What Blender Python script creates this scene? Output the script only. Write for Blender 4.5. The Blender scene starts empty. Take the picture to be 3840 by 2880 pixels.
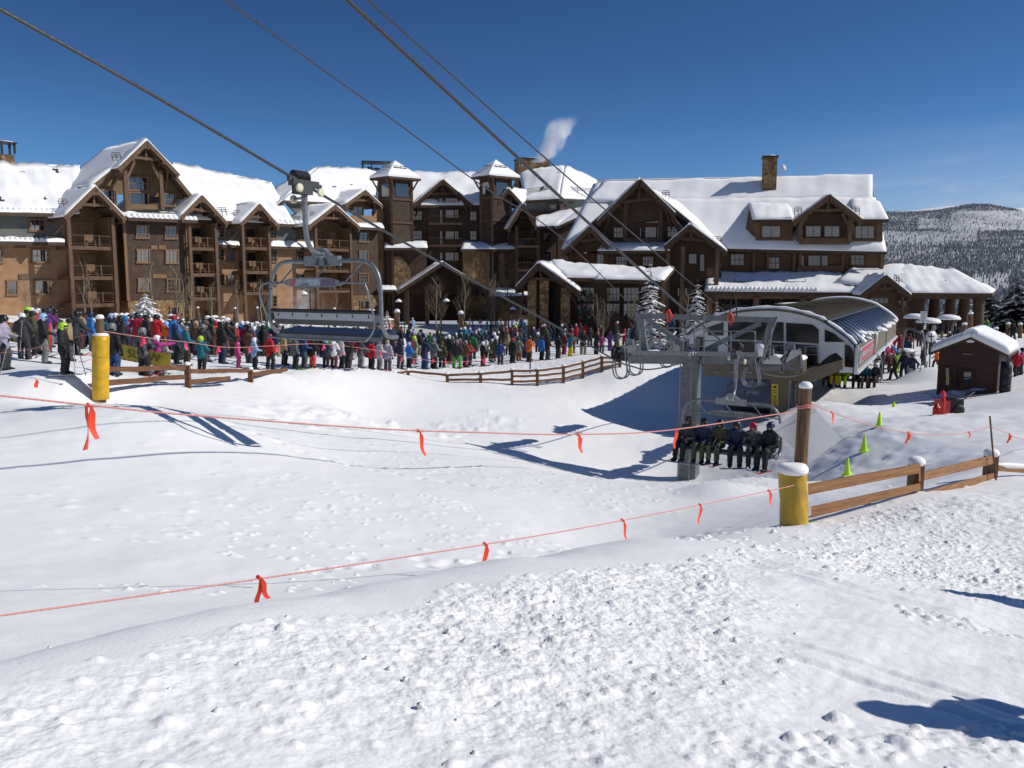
import bpy, math, random
import numpy as np
from mathutils import Vector, Matrix
random.seed(7); rng = np.random.default_rng(7)
SC = bpy.context.scene; COL = SC.collection
R = math.radians
F = 3100.0; CP, SP = math.cos(R(7)), math.sin(R(7))

# ------------------------------------------------------------------ camera geometry
def ray(px, py):
    a = (px-1920)/F; b = (1440-py)/F
    return Vector((a, CP+b*SP, -SP+b*CP))
def P(px, py, Y):
    d = ray(px, py); return d*(Y/d.y)
cam = bpy.data.cameras.new('camera'); camo = bpy.data.objects.new('camera', cam); COL.objects.link(camo)
cam.sensor_width = 36; cam.lens = 36*F/3840; cam.clip_start = .1; cam.clip_end = 60000
camo.rotation_euler = (R(90-7), 0, 0); SC.camera = camo
SC.view_settings.view_transform = 'Standard'; SC.view_settings.look = 'None'
SC.view_settings.exposure = 0.09; SC.cycles.volume_bounces = 3; SC.view_settings.gamma = 1; SC.view_settings.use_curve_mapping = False

# ------------------------------------------------------------------ materials
MATS = {}
def mat(name, col, rough=.6, metal=0, var=0, vscale=4, bump=0, bscale=20, spec=.5, ior=1.45, kind=None, k=1.0, col2=None, coat=0):
    if name in MATS: return MATS[name]
    m = bpy.data.materials.new(name); m.use_nodes = True; nt = m.node_tree; N = nt.nodes; L = nt.links
    b = N['Principled BSDF']; b.inputs['Base Color'].default_value = (*col, 1); b.inputs['Roughness'].default_value = rough
    b.inputs['Metallic'].default_value = metal; b.inputs['IOR'].default_value = ior
    b.inputs['Specular IOR Level'].default_value = spec
    if coat: b.inputs['Coat Weight'].default_value = coat
    tc = N.new('ShaderNodeTexCoord'); hsrc = None
    col2 = col2 or tuple(c*.5 for c in col)
    def ramp(src, lo, hi, c1, c2):
        r = N.new('ShaderNodeValToRGB'); r.color_ramp.elements[0].position = lo; r.color_ramp.elements[1].position = hi
        r.color_ramp.elements[0].color = (*c1, 1); r.color_ramp.elements[1].color = (*c2, 1)
        L.new(src, r.inputs[0]); return r.outputs[0]
    csrc = None
    if kind == 'siding':
        w = N.new('ShaderNodeTexWave'); w.wave_type = 'BANDS'; w.bands_direction = 'Z'; w.wave_profile = 'SAW'
        w.inputs['Scale'].default_value = k; L.new(tc.outputs['Object'], w.inputs[0]); hsrc = w.outputs['Fac']
        csrc = ramp(w.outputs['Fac'], 0, .12, tuple(c*.55 for c in col), col)
    elif kind == 'shingle':
        w = N.new('ShaderNodeTexBrick'); w.inputs['Scale'].default_value = k; w.inputs['Mortar Size'].default_value = .02
        w.inputs['Color1'].default_value = (*col, 1); w.inputs['Color2'].default_value = (*col2, 1)
        w.inputs['Mortar'].default_value = (*[c*.4 for c in col], 1)
        mp = N.new('ShaderNodeMapping'); mp.inputs['Rotation'].default_value = (R(90), 0, R(40))
        L.new(tc.outputs['Object'], mp.inputs[0]); L.new(mp.outputs[0], w.inputs[0]); csrc = w.outputs['Color']; hsrc = w.outputs['Fac']
    elif kind == 'stone':
        v = N.new('ShaderNodeTexVoronoi'); v.inputs['Scale'].default_value = k; L.new(tc.outputs['Object'], v.inputs[0])
        sep = N.new('ShaderNodeSeparateColor'); L.new(v.outputs['Color'], sep.inputs[0])
        csrc = ramp(sep.outputs[0], .1, .9, col, col2)
        v2 = N.new('ShaderNodeTexVoronoi'); v2.feature = 'DISTANCE_TO_EDGE'; v2.inputs['Scale'].default_value = k; L.new(tc.outputs['Object'], v2.inputs[0])
        e = ramp(v2.outputs['Distance'], .0, .08, (.25,)*3, (1,)*3)
        mx = N.new('ShaderNodeMixRGB'); mx.blend_type = 'MULTIPLY'; mx.inputs[0].default_value = 1; L.new(csrc, mx.inputs[1]); L.new(e, mx.inputs[2]); csrc = mx.outputs[0]; hsrc = v2.outputs['Distance']
    elif kind == 'grain':
        n = N.new('ShaderNodeTexNoise'); n.inputs['Scale'].default_value = k; n.inputs['Detail'].default_value = 6
        mp = N.new('ShaderNodeMapping'); mp.inputs['Scale'].default_value = (6, 6, .5) if vscale == 1 else (.5, .5, 7)
        L.new(tc.outputs['Object'], mp.inputs[0]); L.new(mp.outputs[0], n.inputs[0]); csrc = ramp(n.outputs['Fac'], .3, .7, col2, col); hsrc = n.outputs['Fac']
    elif kind == 'plaid':
        ck = N.new('ShaderNodeTexChecker'); ck.inputs['Scale'].default_value = k; ck.inputs['Color1'].default_value = (*col, 1); ck.inputs['Color2'].default_value = (*col2, 1)
        L.new(tc.outputs['Object'], ck.inputs[0]); csrc = ck.outputs['Color']
    if var:
        n = N.new('ShaderNodeTexNoise'); n.inputs['Scale'].default_value = vscale; n.inputs['Detail'].default_value = 5
        L.new(tc.outputs['Object'], n.inputs[0])
        rr = ramp(n.outputs['Fac'], .3, .7, (1-var,)*3, (1+var*.3,)*3)
        mx = N.new('ShaderNodeMixRGB'); mx.blend_type = 'MULTIPLY'; mx.inputs[0].default_value = 1
        if csrc: L.new(csrc, mx.inputs[1])
        else: mx.inputs[1].default_value = (*col, 1)
        L.new(rr, mx.inputs[2]); csrc = mx.outputs[0]
    if csrc: L.new(csrc, b.inputs['Base Color'])
    if bump:
        bp = N.new('ShaderNodeBump'); bp.inputs['Strength'].default_value = bump; bp.inputs['Distance'].default_value = .02
        if hsrc is None:
            n2 = N.new('ShaderNodeTexNoise'); n2.inputs['Scale'].default_value = bscale; n2.inputs['Detail'].default_value = 6
            L.new(tc.outputs['Object'], n2.inputs[0]); hsrc = n2.outputs['Fac']
        L.new(hsrc, bp.inputs['Height']); L.new(bp.outputs[0], b.inputs['Normal'])
    MATS[name] = m; return m
def ccol(rgb):  # sRGB 0..255 -> linear
    return tuple(((c/255)/12.92 if c <= 10 else (((c/255)+.055)/1.055)**2.4) for c in rgb)

M_snow = mat('snow_ground', (.86, .85, .835), .55, bump=.5, bscale=45, spec=.25)
def _churn():
    nt = M_snow.node_tree; N = nt.nodes; L = nt.links; b = N['Principled BSDF']; bp = N['Bump']; bp.inputs['Strength'].default_value = .22
    tc = N['Texture Coordinate']; v = N.new('ShaderNodeTexVoronoi'); v.feature = 'SMOOTH_F1'; v.inputs['Scale'].default_value = 42; L.new(tc.outputs['Object'], v.inputs[0])
    at = N.new('ShaderNodeAttribute'); at.attribute_name = 'churn'; mu = N.new('ShaderNodeMath'); mu.operation = 'MULTIPLY'; mu.inputs[1].default_value = .62; L.new(at.outputs['Fac'], mu.inputs[0])
    b2 = N.new('ShaderNodeBump'); b2.invert = True; b2.inputs['Distance'].default_value = .014; L.new(mu.outputs[0], b2.inputs['Strength']); L.new(v.outputs['Distance'], b2.inputs['Height']); L.new(bp.outputs[0], b2.inputs['Normal']); L.new(b2.outputs[0], b.inputs['Normal'])
_churn()
M_rsnow = mat('roof_snow', (.86, .855, .845), .6, bump=.25, bscale=3, spec=.2)
M_csnow = mat('snow_cap', (.86, .855, .845), .6, bump=.3, bscale=30, spec=.2)
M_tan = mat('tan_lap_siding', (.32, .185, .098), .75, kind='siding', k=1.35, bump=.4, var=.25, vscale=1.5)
M_gray = mat('grey_green_siding', (.125, .135, .12), .75, kind='siding', k=1.5, bump=.3, var=.2, vscale=1.5)
M_olive = mat('olive_brown_siding', (.165, .10, .045), .75, kind='siding', k=1.4, bump=.3, var=.25, vscale=1.5)
M_shin = mat('brown_shingle', (.088, .052, .032), .8, kind='shingle', k=1.1, col2=(.06, .036, .024), bump=.3, var=.3, vscale=1.2)
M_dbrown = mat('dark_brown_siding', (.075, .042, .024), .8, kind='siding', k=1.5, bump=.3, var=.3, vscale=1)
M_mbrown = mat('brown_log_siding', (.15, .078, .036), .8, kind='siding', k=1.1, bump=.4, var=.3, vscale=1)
M_trim = mat('brown_timber', (.125, .068, .036), .7, var=.35, vscale=2.5, bump=.2, bscale=12)
M_trimL = mat('light_brown_trim', (.21, .115, .055), .7, var=.3, vscale=3)
M_dtrim = mat('dark_timber', (.075, .04, .022), .75, var=.3, vscale=2)
M_deck = mat('roof_underside', (.07, .042, .025), .8, var=.3, vscale=2)
M_stone = mat('ledge_stone', (.30, .19, .085), .85, kind='stone', k=2.2, col2=(.13, .075, .04), bump=.5)
M_glass = mat('window_glass', (.012, .015, .018), .04, spec=1, ior=1.75)
M_glassB = mat('bright_window_glass', (.015, .02, .02), .03, spec=.5, ior=2.0)
M_black = mat('black_metal', (.018, .018, .02), .5, metal=.3)
M_galv = mat('galvanised_steel', (.21, .225, .24), .42, metal=.55, var=.3, vscale=9, bump=.08, bscale=60)
M_galvD = mat('dull_galvanised_steel', (.17, .185, .195), .5, metal=.4, var=.3, vscale=5, bump=.08, bscale=40)
M_rope = mat('steel_cable', (.075, .075, .078), .45, metal=.6, var=.3, vscale=20)
M_rubber = mat('black_rubber', (.015, .015, .016), .6)
M_wheel = mat('sheave_metal', (.33, .34, .35), .45, metal=.5)
M_white = mat('white_painted_steel', (.54, .56, .58), .4, var=.08, vscale=2)
M_tanp = mat('tan_painted_metal', (.145, .115, .075), .45, var=.12, vscale=1.5)
M_bluer = mat('blue_metal_roof', (.035, .075, .16), .3, metal=.35, var=.15, vscale=2)
M_brownr = mat('brown_metal_roof', (.11, .09, .06), .45, var=.2, vscale=1.0)
M_fence = mat('weathered_rail', (.20, .085, .033), .75, kind='grain', k=5, col2=(.075, .033, .015), vscale=2, bump=.3)
M_board = mat('sawn_board', (.36, .18, .07), .7, kind='grain', k=5, col2=(.19, .085, .032), vscale=2, bump=.2)
M_log = mat('log_post', (.21, .115, .05), .75, kind='grain', k=4, col2=(.065, .036, .02), vscale=1, bump=.4)
M_yel = mat('yellow_vinyl', (.62, .36, .012), .42, var=.25, vscale=5, bump=.15, bscale=6)
M_yelD = mat('dull_yellow_vinyl', (.50, .31, .03), .5, var=.35, vscale=4, bump=.2, bscale=6)
M_orange = mat('orange_flagging', (.95, .075, .03), .5)
M_pink = mat('pink_flagging', (.9, .06, .17), .5)
M_bark = mat('aspen_bark', (.30, .25, .18), .85, var=.5, vscale=10)
M_twig = mat('bare_twig', (.19, .14, .09), .85)
M_needle = mat('spruce_needles', (.035, .05, .035), .8, var=.5, vscale=3)
M_dneedle = mat('dark_conifer_needles', (.022, .032, .026), .85, var=.5, vscale=2)
M_trunk = mat('conifer_trunk', (.09, .06, .04), .9, var=.4, vscale=6)
M_red = mat('red_paint', (.5, .02, .02), .4)
M_lime = mat('lime_plastic', (.52, .85, .02), .4)
M_hut = mat('dark_red_brown_boards', (.062, .024, .018), .7, kind='siding', k=1.3, bump=.3, var=.3, vscale=2)
M_skin = mat('skin', (.42, .22, .15), .55)
M_navy = mat('navy_vinyl', (.012, .02, .05), .45)
M_seatg = mat('grey_plastic', (.33, .36, .38), .45)
M_dgrey = mat('dark_grey_plastic', (.045, .048, .052), .5)
M_cream = mat('cream_nylon', (.62, .57, .42), .5)
M_signw = mat('white_sign_back', (.62, .64, .66), .35, var=.05, vscale=4)
M_conc = mat('concrete', (.3, .29, .27), .85, var=.2, vscale=3)

# ------------------------------------------------------------------ mesh builder
def offs(o):
    v = Vector((0, 0, 0))
    while o is not None: v += o.location; o = o.parent
    return v
class MB:
    def __init__(s): s.v = []; s.f = []; s.m = []; s.sm = []; s.cur = 0; s.smooth = False
    def add(s, vs, fs, smooth=None):
        n = len(s.v); s.v += [tuple(p) for p in vs]
        for f in fs: s.f.append([i+n for i in f]); s.m.append(s.cur); s.sm.append(s.smooth if smooth is None else smooth)
        return s
    def hexa(s, b, t):  # bottom 4 pts, top 4 pts same winding
        return s.add(list(b)+list(t), [(3,2,1,0),(4,5,6,7),(0,1,5,4),(1,2,6,5),(2,3,7,6),(3,0,4,7)], False)
    def box(s, c, d, ax=None):
        c = Vector(c); X, Y, Z = (Vector(a) for a in (ax or ((1,0,0),(0,1,0),(0,0,1))))
        X = X*(d[0]/2); Y = Y*(d[1]/2); Z = Z*(d[2]/2)
        return s.hexa([c-X-Y-Z, c+X-Y-Z, c+X+Y-Z, c-X+Y-Z], [c-X-Y+Z, c+X-Y+Z, c+X+Y+Z, c-X+Y+Z])
    def beam(s, p, q, w, h, up=(0,0,1)):
        p = Vector(p); q = Vector(q); d = q-p; L = d.length
        if L < 1e-6: return s
        d /= L; up = Vector(up); x = d.cross(up)
        if x.length < 1e-4: x = d.cross(Vector((0,1,0)))
        x.normalize(); z = x.cross(d)
        return s.box((p+q)/2, (w, L, h), (x, d, z))
    def tube(s, pts, r, n=8, caps=True, closed=False):
        pts = [Vector(p) for p in pts]; m = len(pts); vs = []; fs = []
        rr = r if isinstance(r, (list, tuple)) else [r]*m
        prev = None
        for i in range(m):
            if closed: t = pts[(i+1) % m]-pts[i-1]
            else: t = pts[min(i+1, m-1)]-pts[max(i-1, 0)]
            t.normalize()
            if prev is None:
                a = t.cross(Vector((0,0,1)));
                if a.length < .05: a = t.cross(Vector((1,0,0)))
            else: a = prev-t*prev.dot(t)
            a.normalize(); prev = a; b = t.cross(a)
            for k in range(n):
                th = 2*math.pi*k/n; vs.append(pts[i]+(a*math.cos(th)+b*math.sin(th))*rr[i])
        for i in range(m if closed else m-1):
            j = (i+1) % m
            for k in range(n):
                k2 = (k+1) % n; fs.append((i*n+k, i*n+k2, j*n+k2, j*n+k))
        s.add(vs, fs, True)
        if caps and not closed: s.add([vs[k] for k in range(n)], [tuple(range(n-1, -1, -1))], False); s.add([vs[(m-1)*n+k] for k in range(n)], [tuple(range(n))], False)
        return s
    def lathe(s, c, prof, n=16, axis=(0,0,1), sx=1, sy=1):
        c = Vector(c); z = Vector(axis).normalized(); x = z.cross(Vector((0,1,0)));
        if x.length < .05: x = Vector((1,0,0))
        if abs(z.z) > .99: x = Vector((1,0,0))
        x.normalize(); y = z.cross(x); vs = []; fs = []
        for (r, h) in prof:
            for k in range(n):
                th = 2*math.pi*k/n; vs.append(c+x*(r*sx*math.cos(th))+y*(r*sy*math.sin(th))+z*h)
        for i in range(len(prof)-1):
            for k in range(n):
                k2 = (k+1) % n; fs.append((i*n+k, i*n+k2, (i+1)*n+k2, (i+1)*n+k))
        fs.append(tuple(range(n-1, -1, -1))); fs.append(tuple((len(prof)-1)*n+k for k in range(n)))
        return s.add(vs, fs, True)
    def prism(s, poly, vec):
        n = len(poly); vec = Vector(vec); a = [Vector(p) for p in poly]
        fs = [tuple(range(n-1, -1, -1)), tuple(range(n, 2*n))]+[(i, (i+1) % n, n+(i+1) % n, n+i) for i in range(n)]
        return s.add(a+[p+vec for p in a], fs, False)
    def pillow(s, q, nx, ny, th, amp=.06, seed=0, edge=.5, scale=1.5):
        # snow blanket over the quad q = (eaveL, eaveR, ridgeR, ridgeL)
        q = [Vector(p) for p in q]; rs = np.random.default_rng(seed); ph = rs.uniform(0, 6.28, 8); vs = []; fs = []
        W = nx+1
        for lay in (0, 1):
            for j in range(ny+1):
                v = j/ny
                for i in range(nx+1):
                    u = i/nx; p = (q[0]*(1-u)+q[1]*u)*(1-v)+(q[3]*(1-u)+q[2]*u)*v
                    if lay:
                        e = edge if (i in (0, nx) or j == 0) else 1
                        w = scale
                        nz = math.sin(p.x*w*.7+p.y*.3+ph[0])*math.sin(p.y*w*.6+ph[1])+.6*math.sin(p.x*w*1.7+p.z*w+ph[2])*math.sin(p.y*w*1.3+ph[3])+.4*math.sin(p.x*w*4.1+ph[4])*math.sin(p.z*w*3.7+ph[5])
                        p = p+Vector((0, 0, th*e+amp*nz*(e if e < 1 else 1)))
                    vs.append(p)
        A = (ny+1)*W
        for j in range(ny):
            for i in range(nx):
                a = j*W+i; fs.append((A+a, A+a+1, A+a+W+1, A+a+W)); fs.append((a, a+W, a+W+1, a+1))
        bd = [i for i in range(W)]+[j*W+nx for j in range(1, ny+1)]+[ny*W+i for i in range(nx-1, -1, -1)]+[j*W for j in range(ny-1, 0, -1)]
        for a, b in zip(bd, bd[1:]+bd[:1]): fs.append((a, b, A+b, A+a))
        return s.add(vs, fs, True)
    def build(s, name, mats, parent=None, **props):
        if not isinstance(mats, (list, tuple)): mats = [mats]
        me = bpy.data.meshes.new(name); o = bpy.data.objects.new(name, me); COL.objects.link(o)
        org = offs(parent) if parent else Vector((0, 0, 0)); org = Vector(org)
        loc = props.pop('loc', None)
        if loc is not None and parent is None: o.location = loc; org = Vector(loc)
        me.from_pydata([(p[0]-org.x, p[1]-org.y, p[2]-org.z) for p in s.v], [], s.f)
        for m in mats: me.materials.append(m)
        me.polygons.foreach_set('material_index', s.m); me.polygons.foreach_set('use_smooth', s.sm)
        me.update()
        if parent is not None: o.parent = parent
        for k, v in props.items(): o[k] = v
        return o
def tag(o, label=None, category=None, group=None, kind=None):
    if label: o['label'] = label
    if category: o['category'] = category
    if group: o['group'] = group
    if kind: o['kind'] = kind
    return o
def thing(name, loc, label, category, group=None):
    o = bpy.data.objects.new(name, None); COL.objects.link(o); o.location = loc; o.empty_display_size = .3
    return tag(o, label, category, group)
def dup(root, loc, rz, label, group=None, scale=None):
    r = root.copy(); COL.objects.link(r); r.location = loc; r.rotation_euler = (0, 0, rz); r['label'] = label
    if group: r['group'] = group
    if scale: r.scale = (scale,)*3
    def rec(a, b):
        for ch in list(a.children):
            if ch.name.startswith('__'): continue
            c = ch.copy(); COL.objects.link(c); c.parent = b; rec(ch, c)
    rec(root, r); return r
def text_mesh(txt, size, M, material, parent, name='lettering', extrude=.004, sx=1.0):
    cu = bpy.data.curves.new(name, 'FONT'); cu.body = txt; cu.size = size; cu.extrude = extrude; cu.align_x = 'CENTER'; cu.align_y = 'CENTER'
    to = bpy.data.objects.new('tmp_text', cu); COL.objects.link(to)
    dg = bpy.context.evaluated_depsgraph_get(); me = bpy.data.meshes.new_from_object(to.evaluated_get(dg))
    bpy.data.objects.remove(to); bpy.data.curves.remove(cu)
    org = offs(parent); me.transform(Matrix.Diagonal((sx, 1, 1, 1))); me.transform(M); me.transform(Matrix.Translation(-org))
    me.materials.clear(); me.materials.append(material)
    o = bpy.data.objects.new(name, me); COL.objects.link(o); o.parent = parent; return o
def frame_mat(o, x, z):  # text plane: x right, z up
    x = Vector(x).normalized(); z = Vector(z).normalized(); n = x.cross(z)
    return Matrix(((x.x, z.x, n.x, o[0]), (x.y, z.y, n.y, o[1]), (x.z, z.z, n.z, o[2]), (0, 0, 0, 1)))

# ------------------------------------------------------------------ sky and sun
SUN_EL, SUN_AZ = 38.0, -5.0      # azimuth measured from +X towards +Y
sd = Vector((math.cos(R(SUN_EL))*math.cos(R(SUN_AZ)), math.cos(R(SUN_EL))*math.sin(R(SUN_AZ)), math.sin(R(SUN_EL))))
W = bpy.data.worlds.new('World'); SC.world = W; W.use_nodes = True
nt = W.node_tree; N = nt.nodes; L = nt.links; bg = N['Background']
sky = N.new('ShaderNodeTexSky'); sky.sky_type = 'NISHITA'; sky.sun_disc = False; sky.sun_elevation = R(SUN_EL); sky.sun_rotation = R(90-SUN_AZ)
sky.altitude = 2900; sky.air_density = 1.25; sky.dust_density = .0; sky.ozone_density = 9
bg.inputs['Strength'].default_value = .087
tc = N.new('ShaderNodeTexCoord'); sp_ = N.new('ShaderNodeSeparateXYZ'); L.new(tc.outputs['Generated'], sp_.inputs[0])
ma_ = N.new('ShaderNodeMath'); ma_.operation = 'MULTIPLY_ADD'; ma_.inputs[1].default_value = 6.5; ma_.inputs[2].default_value = .06; mq_ = N.new('ShaderNodeMath'); mq_.operation = 'POWER'; mq_.inputs[1].default_value = 2; L.new(sp_.outputs['Z'], mq_.inputs[0]); L.new(mq_.outputs[0], ma_.inputs[0])
cb_ = N.new('ShaderNodeCombineXYZ'); L.new(sp_.outputs['X'], cb_.inputs[0]); L.new(sp_.outputs['Y'], cb_.inputs[1]); L.new(ma_.outputs[0], cb_.inputs[2])
vn_ = N.new('ShaderNodeVectorMath'); vn_.operation = 'NORMALIZE'; L.new(cb_.outputs[0], vn_.inputs[0]); L.new(vn_.outputs[0], sky.inputs['Vector'])
hs_ = N.new('ShaderNodeHueSaturation'); hs_.inputs['Saturation'].default_value = 1.06; L.new(sky.outputs[0], hs_.inputs['Color'])
mp = N.new('ShaderNodeMapping'); mp.inputs['Scale'].default_value = (2.5, 2.5, 16)
L.new(tc.outputs['Generated'], mp.inputs[0])
nz = N.new('ShaderNodeTexNoise'); nz.inputs['Scale'].default_value = 2.6; nz.inputs['Detail'].default_value = 7; nz.inputs['Roughness'].default_value = .58; nz.inputs['Distortion'].default_value = .4
L.new(mp.outputs[0], nz.inputs[0])
rp = N.new('ShaderNodeValToRGB'); rp.color_ramp.elements[0].position = .47; rp.color_ramp.elements[1].position = .78
L.new(nz.outputs['Fac'], rp.inputs[0])
sx = N.new('ShaderNodeSeparateXYZ'); L.new(tc.outputs['Generated'], sx.inputs[0])
mz = N.new('ShaderNodeMapRange'); mz.inputs[1].default_value = .02; mz.inputs[2].default_value = .17; mz.inputs[3].default_value = 1; mz.inputs[4].default_value = 0; L.new(sx.outputs['Z'], mz.inputs[0])
mxr = N.new('ShaderNodeMapRange'); mxr.inputs[1].default_value = .24; mxr.inputs[2].default_value = .46; L.new(sx.outputs['X'], mxr.inputs[0])
m1 = N.new('ShaderNodeMath'); m1.operation = 'MULTIPLY'; L.new(mz.outputs[0], m1.inputs[0]); L.new(mxr.outputs[0], m1.inputs[1])
mh_ = N.new('ShaderNodeMath'); mh_.operation = 'MULTIPLY_ADD'; mh_.inputs[1].default_value = .62; mh_.inputs[2].default_value = .38; L.new(rp.outputs[0], mh_.inputs[0]); m2 = N.new('ShaderNodeMath'); m2.operation = 'MULTIPLY'; L.new(m1.outputs[0], m2.inputs[0]); L.new(mh_.outputs[0], m2.inputs[1])
m3 = N.new('ShaderNodeMath'); m3.operation = 'MULTIPLY'; m3.inputs[1].default_value = .98; L.new(m2.outputs[0], m3.inputs[0])
mix = N.new('ShaderNodeMixRGB'); mix.inputs[2].default_value = (7.4, 7.3, 7.6, 1); L.new(m3.outputs[0], mix.inputs[0]); L.new(hs_.outputs[0], mix.inputs[1])
L.new(mix.outputs[0], bg.inputs['Color'])
sl = bpy.data.lights.new('sun', 'SUN'); sl.energy = 3.75; sl.angle = R(.53); sl.color = (1, .965, .91)
so = bpy.data.objects.new('sun', sl); COL.objects.link(so); so.rotation_euler = (-sd).to_track_quat('-Z', 'Y').to_euler(); so.location = (60, 0, 60)

# ------------------------------------------------------------------ terrain
def YP(px, py): # foreground slope z = -1.65 - .16 (Y - 2.65) - .12 X
    d = ray(px, py); s = -d.z/d.y; return 1.226/(s-.16-.12*d.x/d.y)
ctl = []
def cp(px, py, Y): p = P(px, py, Y); ctl.append((p.x, p.y, p.z))
def cw(x, y, z): ctl.append((x, y, z))
for px, py in ((0, 2880), (960, 2880), (1920, 2880), (2880, 2880), (3840, 2880), (0, 2600), (1000, 2600), (2000, 2500), (3000, 2500), (3840, 2500), (600, 2420), (1500, 2280), (2400, 2130), (3200, 2200), (3840, 2150), (3000, 2050)):
    Y = YP(px, py); cp(px, py, Y)
CREST = [(-500, 2600), (0, 2465), (500, 2350), (960, 2258), (1400, 2170), (1900, 2088), (2400, 2022), (2800, 1978)]
for px, py in CREST:
    Y = YP(px, py); p = P(px, py, Y); cw(p.x, p.y, p.z)
    d = Vector((p.x, p.y, 0)).normalized(); nx = Vector((-.45, .89, 0))
    k_ = .35+.65*min(1, p.y/9); cw(p.x+nx.x*.9*k_, p.y+nx.y*.9*k_, p.z-.42*k_); cw(p.x+nx.x*3.0*k_, p.y+nx.y*3.0*k_, p.z-1.3*k_-.25*(1-k_))
for px, py, Y in ((2990, 1962, 12.7), (3210, 1905, 13.4), (3440, 1850, 14.1), (3600, 1835, 15.2), (3740, 1790, 16.4), (3840, 1800, 16), (4100, 1780, 17)): cp(px, py, Y)
for px, py, Y in ((3100, 1850, 19), (3330, 1830, 19.5), (3500, 1760, 20.5), (3620, 1700, 20), (3840, 1670, 21), (4100, 1650, 22), (3175, 1785, 24), (3242, 1690, 25.5), (3300, 1597, 27.5), (3352, 1527, 36), (3600, 1590, 26), (3700, 1540, 30), (3840, 1500, 32), (3500, 1560, 33), (3640, 1490, 39), (3840, 1400, 45), (3050, 1520, 37), (3150, 1490, 45), (3350, 1440, 53), (3500, 1400, 56), (2980, 1690, 29), (2850, 1800, 24), (2760, 1850, 25)): cp(px, py, Y)
for px, py, Y in ((2590, 1790, 31.3), (2700, 1640, 40), (2600, 1560, 45), (2890, 1600, 42), (2450, 1560, 45), (2300, 1480, 47)): cp(px, py, Y)
for x, y, z in ((-13, 17, -2.9), (-12, 12, -2.9), (-9, 15.3, -3.1), (-4, 14.5, -3.8), (-4.5, 21.1, -4.55), (0, 14, -4.3), (0, 18, -4.75), (3.5, 15.5, -4.75), (4, 19, -5.3), (-5.5, 17.2, -3.66), (-7.8, 19.0, -2.97), (-9.9, 20, -2.97), (-13, 21, -3.0), (-2, 24, -5.2), (3, 26, -6.3), (-4, 30, -5.6), (2, 36, -6.8), (8, 25, -6.7), (6, 38, -7.1), (-9, 26, -3.8), (-20, 14, -2.7), (-16, 10, -2.7), (-8, 9.5, -3.2), (-4, 9.5, -3.5), (-4.5, 6.5, -2.75), (0, 10.5, -3.75)): cw(x, y, z)
for px, py, Y in ((375, 1510, 23), (100, 1520, 21.5), (-200, 1500, 21), (270, 1405, 23), (20, 1385, 24.5), (100, 1320, 31), (400, 1340, 33), (600, 1400, 31), (700, 1452, 27), (930, 1428, 31), (1070, 1402, 34), (1250, 1388, 40), (1480, 1394, 46), (1677, 1437, 46.5), (1802, 1434, 47), (1920, 1447, 47.5), (2016, 1447, 48), (2113, 1437, 49), (2190, 1420, 50), (2256, 1393, 50.5), (2325, 1372, 51), (700, 1545, 23.5), (1000, 1550, 27), (1300, 1560, 36), (1800, 1545, 39), (2100, 1500, 44), (1015, 1387, 38.7), (1640, 1381, 52), (2000, 1372, 55), (2130, 1338, 64), (2400, 1320, 68), (2600, 1320, 72), (1500, 1262, 92), (2300, 1236, 98), (2800, 1260, 80), (900, 1240, 80), (300, 1225, 72), (-400, 1180, 70), (600, 1320, 45), (1300, 1330, 58), (3300, 1300, 76), (3700, 1265, 85), (4200, 1260, 90), (4400, 1400, 45)): cp(px, py, Y)
for x, y, z in ((-70, 60, 0), (-60, 110, -3), (0, 120, -6), (40, 115, -6.5), (80, 100, -7), (90, 40, -4), (60, 10, 0), (20, 5, -1.8), (12, -4, .2), (0, -4, -.2), (-10, -2, -.8), (-30, 5, -1.5), (-60, 20, 1), (-30, -30, 6), (10, -30, 7), (50, -30, 8), (0, -60, 15)): cw(x, y, z)
ctl = np.array(ctl); CX = ctl[:, :2]; nC = len(ctl)
def tps(r2): return .5*r2*np.log(r2+1e-9)
D2 = ((CX[:, None]-CX[None])**2).sum(-1); K = tps(D2)+np.eye(nC)*.15
Pm = np.hstack([np.ones((nC, 1)), CX]); A = np.zeros((nC+3, nC+3)); A[:nC, :nC] = K; A[:nC, nC:] = Pm; A[nC:, :nC] = Pm.T
sol = np.linalg.solve(A, np.concatenate([ctl[:, 2], np.zeros(3)])); Wt = sol[:nC]; Aff = sol[nC:]
def base_z(x, y):
    x = np.asarray(x, float); y = np.asarray(y, float); sh = x.shape; x = x.ravel(); y = y.ravel(); out = np.empty_like(x)
    xc = np.clip(x, -75, 90); yc = np.clip(y, -60, 122)
    for i in range(0, len(x), 20000):
        xs = xc[i:i+20000]; ys = yc[i:i+20000]
        r2 = (xs[:, None]-CX[None, :, 0])**2+(ys[:, None]-CX[None, :, 1])**2
        out[i:i+20000] = tps(r2)@Wt+Aff[0]+Aff[1]*xs+Aff[2]*ys
    far = np.maximum(0, y-122); out = out-np.minimum(far*.16, 70)
    back = np.maximum(0, -60-y); out = out+back*.3*np.clip(1-back/1500, .2, 1)
    return out.reshape(sh)
def gz(x, y): return float(base_z(np.array([x]), np.array([y]))[0])
def vnoise(x, y, seed):
    xi = np.floor(x).astype(np.int64); yi = np.floor(y).astype(np.int64); fx = x-xi; fy = y-yi
    fx = fx*fx*(3-2*fx); fy = fy*fy*(3-2*fy)
    def h(a, b):
        n = (a*374761393+b*668265263+seed*69069) & 0x7fffffff; n = ((n ^ (n >> 13))*1274126177) & 0x7fffffff
        return ((n ^ (n >> 16)) & 0xffff)/65535.0
    return (h(xi, yi)*(1-fx)+h(xi+1, yi)*fx)*(1-fy)+(h(xi, yi+1)*(1-fx)+h(xi+1, yi+1)*fx)*fy
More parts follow.
